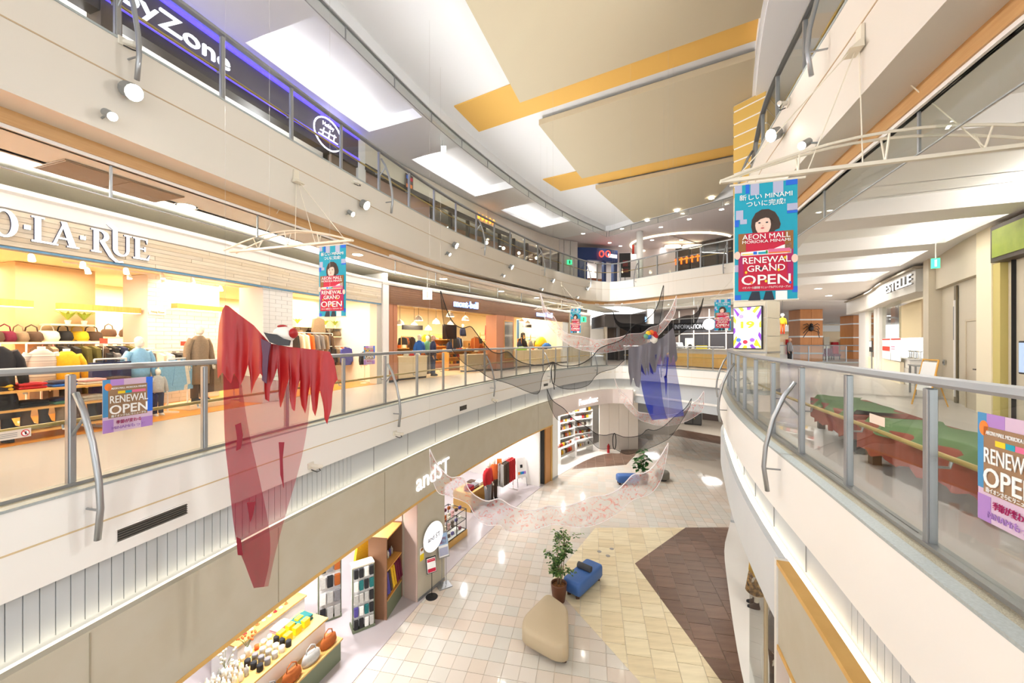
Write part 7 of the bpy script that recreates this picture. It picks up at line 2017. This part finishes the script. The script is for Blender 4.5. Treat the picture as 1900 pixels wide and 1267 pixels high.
# blue eyewear shop at the far end
NAVY = M('eyewear_blue', (28, 56, 110), .5)
b0, b1 = (bp(1071, 500, D=26.5).xy, bp(1146, 500, D=27.5).xy)
bsp = Path([tuple(b0), ((b0.x + b1.x) / 2, b0.y + .2), tuple(b1)])
ey = thing('eyewear_shop', 'blue eyewear shop with a red ring sign on the far third floor', 'shop', (*b0, 10))
MB().sweep(bsp, 0, bsp.L, rect(0, .4, 12.1, 12.95), .5).build('fascia', NAVY, ey)
for u0, u1 in ((0, .22), (.62, .68), (.9, 1)): MB().sweep(bsp, bsp.L * u0, bsp.L * u1, rect(.05, .3, 10, 12.1), .5).build('pier', NAVY, ey)
MB().sweep(bsp, 0, bsp.L, rect(2.2, 2.3, 10, 12.6), .5).build('back_wall', WHITE, ey); MB().sweep(bsp, 0, bsp.L, rect(.1, 2.3, 12.5, 12.6), .5).build('ceiling_panel', WHITE, ey)
RL = M('red_neon', (255, 60, 40), .4, emit=3, ecol=(255, 50, 30))
for sx in (-1, 1):
    cpt = bsp.pt(bsp.L * .56, -.28, 12.5)
    MB().tube([cpt + Vector((sx * .22 + .15 * math.cos(R(a_)), 0, .2 * math.sin(R(a_)))) for a_ in range(0, 361, 30)], .035, 6, caps=False).build('red_ring', RL, ey)
MB().sweep(bsp, bsp.L * .72, bsp.L * .97, rect(-.04, 0, 12.38, 12.62), .5).build('lit_panel', LIT, ey)
for u in (.35, .5, .8): MB().box(tuple(bsp.pt(bsp.L * u, 1.2, 10.5)), (.9, .5, 1.0)).build('shelf_unit', M('walnut', (132, 76, 46), .5), ey)
lamp('AREA', tuple(bsp.pt(bsp.L * .5, 1.1, 12.4)), 90, (1, .97, .94), 2, 1.2)
p = bp(1159, 500, D=25.5)
po = thing('standing_poster', 'tall black poster with red print on the far third floor', 'poster', (p.x, p.y, 10)); c = Card(po, Vector((p.x - .35, p.y, 10.7)), (1, -.15, 0), .72, 1.6, .02); c.rect(0, 0, 1, 1, BLACK, 0, 'board'); c.rect(.3, .45, .75, .7, M('print_darkred', (110, 40, 40), .6), 1); c.rect(.2, .2, .8, .35, M('print_darkred'), 1); MB().tube([c.P(.5, 0, 0), c.P(.5, -.42, 0)], .02, 6).build('stem', DARK, po); MB().box((0, 0, .015), (.5, .3, .03)).build('foot', DARK, po, local=True)
# curved counter and dark restaurant right of the post, lit oval in the ceiling
rs = thing('restaurant_front', 'dark restaurant with orange lit sign and pipes at the far right third floor', 'shop front', (12, 27, 10))
a, b = bp(1232, 500, D=28.5), bp(1420, 500, D=23)
rp_ = Path([(a.x, a.y), (b.x, b.y)], smooth=False)
MB().sweep(rp_, 0, rp_.L, rect(0, .2, 10, 13.2), 1).build('wall', M('restaurant_dark', (84, 70, 62), .6, noise=(.5, .6), col2=(60, 54, 50)), rs)
for i in range(7): MB().sweep(rp_, rp_.L * i / 7, rp_.L * i / 7 + .12, rect(-.06, .0, 10, 13.2), 1).build('post', DARK, rs)
for z in (11.2, 12.4): MB().sweep(rp_, 0, rp_.L, rect(-.05, .0, z, z + .08), 1).build('rail', ALUD, rs)
xd = (b - a).normalized(); xd.z = 0
c = Card(rs, Vector((a.x, a.y, 11.9)) + xd * .8, xd, 2.0, .55, .06)
OR2 = M('orange_red_lit', (255, 110, 30), .4, emit=2, ecol=(255, 100, 20))
for i in range(5): c.rect(.02 + .2 * i, .65, .17 + .2 * i, .8, OR2, 1, 'stroke'); c.rect(.08 + .2 * i, .1, .12 + .2 * i, .95, OR2, 1, 'stroke')
oval = thing('oval_ceiling_light', 'oval cove in the far third floor ceiling with two lit shapes', 'lamp', (9.5, 26.5, 13.1))
oc = bp(1262, 452, z=13.15)
m = MB(); m.tube([Vector((oc.x + 3.3 * math.cos(R(a_)), oc.y + 2.6 * math.sin(R(a_)), 13.2)) for a_ in range(0, 361, 10)], .07, 6, caps=False); m.build('lit_rim', M('rim_lit', (255, 240, 210), .4, emit=1.5, ecol=(255, 238, 206)), oval)
for q, r_ in ((-.5, .6), (.9, .8)): MB().loft([(oc.x + q, oc.y, 12.9, r_, r_ * .5), (oc.x + q, oc.y, 13.05, r_ * .9, r_ * .45)], 14).build('lit_shape', MATS['rim_lit'], oval)
for i in range(4): o = picture(1178 + 4 * i, 462, .35, .6, .0, [DARK, [M('card_red'), PW, M('card_red'), DARK][i]], 'small hanging menu board, %s of four on the far third floor' % ['first', 'second', 'third', 'last'][i], 0, 1e9, Path([(8.3, 26.5), (9.6, 26.1)], smooth=False), 'menu_board', 'board') if i < 3 else None
# downlights of the far third floor and of the second floor
for i, (px, py) in enumerate([(1201, 409), (1256, 391), (1339, 388), (1154, 424), (1226, 421), (1279, 406), (1210, 445), (1082, 433), (1131, 450), (1151, 456), (1177, 464), (1230, 460), (1264, 445), (1315, 430), (1320, 368)]):
    q = bp(px, py, z=13.245)
    pth = Path([(q.x - 1, q.y), (q.x + 1, q.y)], smooth=False)
    downlight(pth, 1.0, 0, 13.25, 'round bright downlight in the far third floor ceiling', .1, 'downlights of the far third floor ceiling', 20, strength=20)
for i, (px, py) in enumerate([(346, 382), (663, 472), (823, 517), (930, 540), (996, 552), (1518, 535), (1538, 548), (1190, 575)]):
    q = bp(px, py, z=8.695)
    pth = Path([(q.x - 1, q.y), (q.x + 1, q.y)], smooth=False)
    downlight(pth, 1.0, 0, 8.7, 'round bright downlight in the second floor walkway ceiling', .12, 'downlights of the second floor walkways', 60, strength=12)
# dark service panels in the ceilings
for px, py, w, d_, z, lab in ((215, 340, 1.3, .7, 8.69, 'dark square service panel in the left walkway ceiling'),):
    q = bp(px, py, z=z)
    o = MB().box((0, 0, 0), (w, d_, .015)).build('ceiling_hatch', M('hatch_taupe', (150, 128, 106), .6)); o.location = tuple(q); o.rotation_euler.z = 1.25; tag(o, lab, 'ceiling panel')
    for k in range(2): MB().box((-w / 4 + w / 2 * k, 0, -.01), (w / 2 - .03, d_ - .04, .01)).build('hatch_leaf', M('hatch_taupe'), o, local=True)
# ================================================================= halloween gauze and ghosts hung in the void
def cat1(pts, n):
    """even samples along a smooth pixel polyline"""
    P = Path(pts, step=2.0)
    return [P.pos(P.L * i / n) for i in range(n + 1)]
def drape(name, label, cat_, top, bot, D0, D1, mat, cordmat, n=64, m=10, fold=.05, cord=.012, ties=()):
    o = thing(name, label, cat_, tuple(bp(top[0][0], top[0][1], D=D0)))
    T, B = cat1(top, n), cat1(bot, n)
    rows = []
    for k in range(m + 1):
        v = k / m
        r_ = []
        for i in range(n + 1):
            u = i / n
            q = T[i].lerp(B[i], v)
            D = D0 + (D1 - D0) * u + fold * math.sin(v * 5 + u * 30) * math.sin(math.pi * v) + fold * .7 * math.sin(u * 55 + v * 3) * v
            r_.append(bp(q.x, q.y, D=D))
        rows.append(r_)
    MB().grid(rows).build('gauze', mat, o, True)
    if cordmat:
        MB().tube(rows[0], cord, 5).build('top_cord', cordmat, o, True)
        MB().tube(rows[-1], cord * .6, 5).build('lower_hem', cordmat, o, True)
    for q0 in (rows[0][0], rows[0][-1]): MB().tube([q0, Vector((q0.x, q0.y, 13.3))], .0014, 4).build('hanging_thread', M('thread', (190, 186, 180), .6), o)
    return o
BN = sheer('black_net', (24, 24, 26), .42)
BC = M('black_cord', (22, 22, 24), .7)
PK = sheer('pink_gauze', (246, 238, 238), .36, (222, 120, 116), 6, .55, .5, .5, .68)
PC = M('gauze_hem', (246, 238, 240), .7)
drape('net_garland', 'black netting garland, its left half before the outdoor shop', 'garland',
      [(817.5, 539), (831, 579), (844, 601), (859, 608), (873, 605), (882, 615), (897, 635), (912, 651), (927, 655), (943, 652), (956, 665), (975, 674), (1003, 677), (1026, 671)],
      [(817, 540), (823, 596), (835, 640), (855, 668), (875, 682), (889, 687), (908, 700), (946, 712), (984, 728), (1000, 728), (1006, 700), (1014, 684), (1026, 672)], 9.6, 10.2, BN, BC)
drape('net_garland', 'black netting garland, its right half rising to a point beside the blue ghost', 'garland',
      [(1026, 671), (1044, 678), (1074, 676), (1098, 662), (1114, 645), (1154, 629), (1174, 604), (1190, 599), (1203, 589), (1213, 579), (1222, 561), (1231, 529)],
      [(1027, 712), (1044, 720), (1066, 721), (1091, 714), (1105, 697), (1118, 689), (1142, 682), (1162, 665), (1200, 642), (1217, 622), (1229, 570), (1231.5, 530)], 10.2, 11.0, BN, BC)
k = thing('cord_loop', 'narrow black cord loop where the two black netting halves meet', 'cord', tuple(bp(1026, 692, D=10.1)))
MB().tube([bp(1026.5 + 3.2 * math.sin(R(a_)), 692 - 20 * math.cos(R(a_)), D=10.15) for a_ in range(0, 361, 20)], .014, 6).build('loop', BC, k, True); MB().tube([bp(1027, 711, D=10.15), bp(1028.5, 722, D=10.15)], .012, 5).build('tail', BC, k)
drape('net_garland', 'lower black netting garland hanging before the corner shop', 'garland',
      [(1015, 721), (1025, 742), (1047, 758), (1061, 774), (1091, 793), (1106, 804), (1123, 807), (1139, 804), (1157, 810), (1174, 810), (1190, 806), (1201, 796), (1214, 798), (1231, 791), (1252, 772), (1271, 757), (1283, 739)],
      [(1015, 722), (1018, 745), (1034, 778), (1060, 784), (1091, 812), (1112, 832), (1138, 832), (1161, 842), (1182, 839), (1205, 831), (1227, 821), (1244, 810), (1262, 785), (1280, 754), (1283, 740)], 13.5, 15.0, BN, BC)
k = thing('cord_loop', 'narrow black cord loop in the lower black netting', 'cord', tuple(bp(1139, 818, D=14)))
MB().tube([bp(1140 + 3 * math.sin(R(a_)), 818 - 15 * math.cos(R(a_)), D=14.1) for a_ in range(0, 361, 20)], .016, 6).build('loop', BC, k, True)
drape('net_garland', 'small dark netting garland far back beside the information sign', 'garland',
      [(1137, 577), (1144, 593), (1154, 599), (1174, 600), (1200, 604), (1230, 600), (1270, 586), (1286, 584), (1298, 572), (1305, 552)],
      [(1137, 578), (1143, 600), (1160, 612), (1200, 628), (1240, 630), (1276, 610), (1291, 598), (1301, 575), (1305.5, 553)], 16.0, 17.0, sheer('dense_net', (30, 30, 32), .85), BC, 48, 8)
drape('gauze_garland', 'blood stained white gauze garland, upper one beside the blue ghost', 'garland',
      [(1003, 544), (1013, 573), (1027, 586), (1041, 610), (1058, 620), (1081, 624), (1105, 630), (1119, 629), (1150, 625), (1168, 619), (1192, 617), (1206, 607), (1224, 601), (1241, 579), (1250, 561), (1255, 548)],
      [(1003, 545), (1009, 585), (1020, 606), (1040, 628), (1057, 640), (1076, 648), (1095, 652), (1120, 654), (1150, 650), (1190, 642), (1215, 627), (1235, 607), (1252, 580), (1255.5, 549)], 13.0, 14.0, PK, PC)
drape('gauze_garland', 'large blood stained white gauze garland sagging low over the ground floor', 'garland',
      [(797, 832), (807, 853), (819, 870), (836, 885), (858, 885), (870, 907), (885, 921), (905, 929), (927, 925), (951, 939), (976, 946), (995, 946), (1017, 939), (1044, 940), (1070, 933), (1097, 922), (1124, 918), (1145, 909), (1160, 895), (1175, 880), (1192, 878), (1208, 869), (1223, 850), (1236, 829), (1240, 821)],
      [(797, 834), (800, 875), (812, 912), (834, 920), (868, 934), (881, 956), (901, 973), (929, 974), (940, 984), (969, 988), (1010, 977), (1030, 972), (1071, 978), (1105, 973), (1139, 956), (1173, 928), (1207, 915), (1227, 888), (1237, 844), (1240, 822)], 8.2, 8.8, PK, PC, 96, 12)
drape('gauze_garland', 'small blood stained white gauze garland far back below the blue ghost', 'garland',
      [(1140, 701), (1148, 721), (1163, 734), (1172, 747), (1182, 762), (1199, 766), (1227, 770), (1265, 764), (1280, 751), (1295, 740), (1306, 725)],
      [(1140, 702), (1152, 738), (1165, 758), (1185, 777), (1200, 783), (1230, 790), (1265, 784), (1290, 772), (1305, 757), (1306.5, 726)], 17.0, 18.0, PK, PC, 48, 8)

def interp(pts, x):
    if x <= pts[0][0]: return pts[0][1]
    for a, b in zip(pts, pts[1:]):
        if x <= b[0]: return a[1] + (b[1] - a[1]) * (x - a[0]) / max(1e-6, b[0] - a[0])
    return pts[-1][1]
def jag_cloth(name, par, top, zig, D, mat, step=1.2, m=10, amp=.05, th=.0, freq=.16):
    x0, x1 = top[0][0], top[-1][0]
    n = int((x1 - x0) / step)
    rows = []
    for k_ in range(m + 1):
        v = k_ / m
        r_ = []
        for i in range(n + 1):
            x = x0 + (x1 - x0) * i / n
            y = interp(top, x) * (1 - v) + interp(zig, x) * v
            r_.append(bp(x + .8 * math.sin(y * .11) * v, y, D=D + amp * math.sin(x * freq + v) * (.35 + .65 * v) - amp * 1.2 * v + amp * .15 * math.sin(x * freq * 2.7)))
        rows.append(r_)
    return MB().grid(rows).build(name, mat, par, True)
def sheet(name, par, left, right, D, mat, n=14, m=26, amp=.05):
    rows = []
    L_, R_ = cat1(left, m), cat1(right, m)
    for k_ in range(m + 1):
        v = k_ / m
        rows.append([bp(*(L_[k_].lerp(R_[k_], i / n)), D=D + amp * math.sin(i / n * 9 + v * 3) * (1 - .5 * v)) for i in range(n + 1)])
    return MB().grid(rows).build(name, mat, par, True)
REDC = M('red_satin', (160, 5, 10), .42, noise=(2, .3), col2=(128, 3, 18))
RSH = sheer('red_sheer', (170, 30, 62), .5)
RSH2 = sheer('red_sheer_dense', (150, 14, 54), .6)
Dg = 4.4
gh = thing('red_ghost', 'red hanging ghost with a ragged cape and long sheer body', 'decoration', tuple(bp(520, 620, D=Dg)))
jag_cloth('cape', gh, [(403, 650), (406, 603), (412, 575), (418, 565), (424, 567), (444, 583), (471, 603), (487, 621), (502, 637), (538, 643), (583, 648), (612, 652), (620, 668), (626, 700)],
          [(403, 702), (412, 690), (420, 702), (428, 711), (433, 692), (440, 702), (446, 715), (452, 700), (461, 676), (464, 705), (467, 731), (473, 708), (482, 692), (490, 702), (492, 740), (500, 745), (502, 716), (515, 681), (517, 722), (519, 758), (528, 735), (536, 700), (538, 742), (540, 757), (546, 763), (552, 722), (556, 702), (558, 750), (566, 767), (572, 735), (576, 712), (579, 760), (585, 772), (590, 745), (594, 722), (598, 742), (602, 775), (608, 787), (614, 758), (620, 712), (626, 703)], Dg, REDC, freq=.1)
sheet('sheer_body', gh, [(414, 690), (417, 810), (424, 882), (437, 994), (457, 1053), (471, 1091)], [(578, 715), (570, 792), (556, 864), (529, 958), (511, 1026), (498, 1087)], Dg + .08, RSH)
sheet('sheer_fold', gh, [(414, 690), (417, 810), (424, 882), (437, 994), (457, 1053), (471, 1090)], [(446, 700), (462, 800), (484, 900), (500, 985), (500, 1040), (490, 1088)], Dg + .2, RSH2)
for i, q in enumerate(([(436, 788), (446, 784), (450, 806), (446, 832), (438, 836), (440, 812)], [(517, 820), (527, 820), (524, 850), (526, 905), (520, 880), (519, 850)], [(458, 932), (474, 930), (468, 958), (464, 968)], [(438, 996), (446, 1000), (450, 1030), (441, 1029)])):
    MB().slab([bp(x, y, D=Dg + .02) for x, y in q], (0, .008, 0)).build('rag', M('dark_red_satin', (132, 10, 36), .6), gh)
MB().slab([bp(x, y, D=Dg - .09) for x, y in [(484, 628), (502, 636), (498, 660), (494, 711), (486, 705), (487, 660)]], (0, .01, 0)).build('grey_sash', M('plum_grey', (84, 50, 74), .6), gh)
MB().slab([bp(x, y, D=Dg - .1) for x, y in [(489, 616), (497, 618), (512, 620), (525, 628), (538, 631), (536, 641), (516, 640), (500, 634)]], (0, .02, 0)).build('black_collar', M('black_ribbon', (40, 40, 44), .5), gh)
hc = bp(527, 621, D=Dg + .05)
MB().sphere(tuple(hc), (.12, .12, .1), 16, 12).build('skull', M('skull_white', (232, 226, 216), .5), gh, True)
MB().sphere((hc.x + .11, hc.y, hc.z + .02), (.035, .08, .06), 10, 8).build('red_hair', REDC, gh, True); MB().sphere((hc.x - .02, hc.y, hc.z + .1), (.05, .06, .02), 10, 8).build('red_hair', REDC, gh, True)
for x, y in ((418, 567), (612, 653), (500, 640)): q0 = bp(x, y, D=Dg); MB().tube([q0, Vector((q0.x, q0.y, 13.3))], .0014, 4).build('hanging_thread', M('thread'), gh)

GRY = M('grey_satin', (108, 104, 112), .5, noise=(2, .3), col2=(92, 88, 100))
BSH = sheer('blue_sheer', (46, 64, 180), .6)
Db = 9.5
g2 = thing('blue_ghost', 'grey caped ghost with a sheer blue body and rainbow hair', 'decoration', tuple(bp(1212, 640, D=Db)))
jag_cloth('cape', g2, [(1166, 646), (1172, 643), (1184, 642), (1209, 633), (1228, 626), (1240, 616), (1249, 607), (1253, 625), (1257, 662)],
          [(1166, 690), (1170, 716), (1174, 700), (1180, 716), (1187, 719), (1189, 690), (1191, 672), (1195, 690), (1198, 697), (1200, 680), (1203, 697), (1206, 670), (1212, 690), (1216, 690), (1222, 670), (1226, 655), (1230, 680), (1234, 660), (1240, 652), (1246, 675), (1250, 655), (1254, 672), (1257, 668)], Db, GRY, .8, 10, .05, freq=.14)
sheet('sheer_body', g2, [(1182, 660), (1188, 700), (1194, 735), (1203, 764), (1210, 779)], [(1250, 655), (1256, 690), (1261, 718), (1265, 745), (1269, 771)], Db + .1, BSH, 12, 20, .1)
sheet('sheer_fold', g2, [(1182, 670), (1188, 705), (1196, 740), (1204, 766), (1212, 778)], [(1222, 680), (1226, 710), (1230, 745), (1236, 770), (1240, 777)], Db + .25, BSH, 8, 20, .08)
for q in ([(1238, 662), (1241, 662), (1238, 690), (1237, 700), (1234, 700), (1236, 690)], [(1232, 698), (1237, 695), (1238, 705), (1236, 735), (1234, 710)], [(1186, 672), (1192, 680), (1197, 696), (1190, 688)], [(1205, 668), (1214, 676), (1212, 694), (1207, 690)]):
    MB().slab([bp(x, y, D=Db + .03) for x, y in q], (0, .01, 0)).build('rag', M('blue_satin', (40, 44, 150), .5), g2)
hc = bp(1211, 627, D=Db)
MB().sphere((hc.x + .03, hc.y, hc.z - .02), (.09, .09, .11), 14, 10).build('skull', M('skull_white'), g2, True)
for i, (c_, dx_, dz_) in enumerate((('red', .07, .11), ('orange', .0, .14), ('yellow', -.08, .12), ('green', -.13, .05), ('blue', -.07, .04), ('red', .1, .05))):
    MB().sphere((hc.x + dx_ - .04, hc.y - .04, hc.z + dz_), .065, 10, 8).build('hair_tuft', CL[c_], g2, True)
for x, y in ((1170, 644), (1249, 608)): q0 = bp(x, y, D=Db); MB().tube([q0, Vector((q0.x, q0.y, 13.3))], .0014, 4).build('hanging_thread', M('thread'), g2)
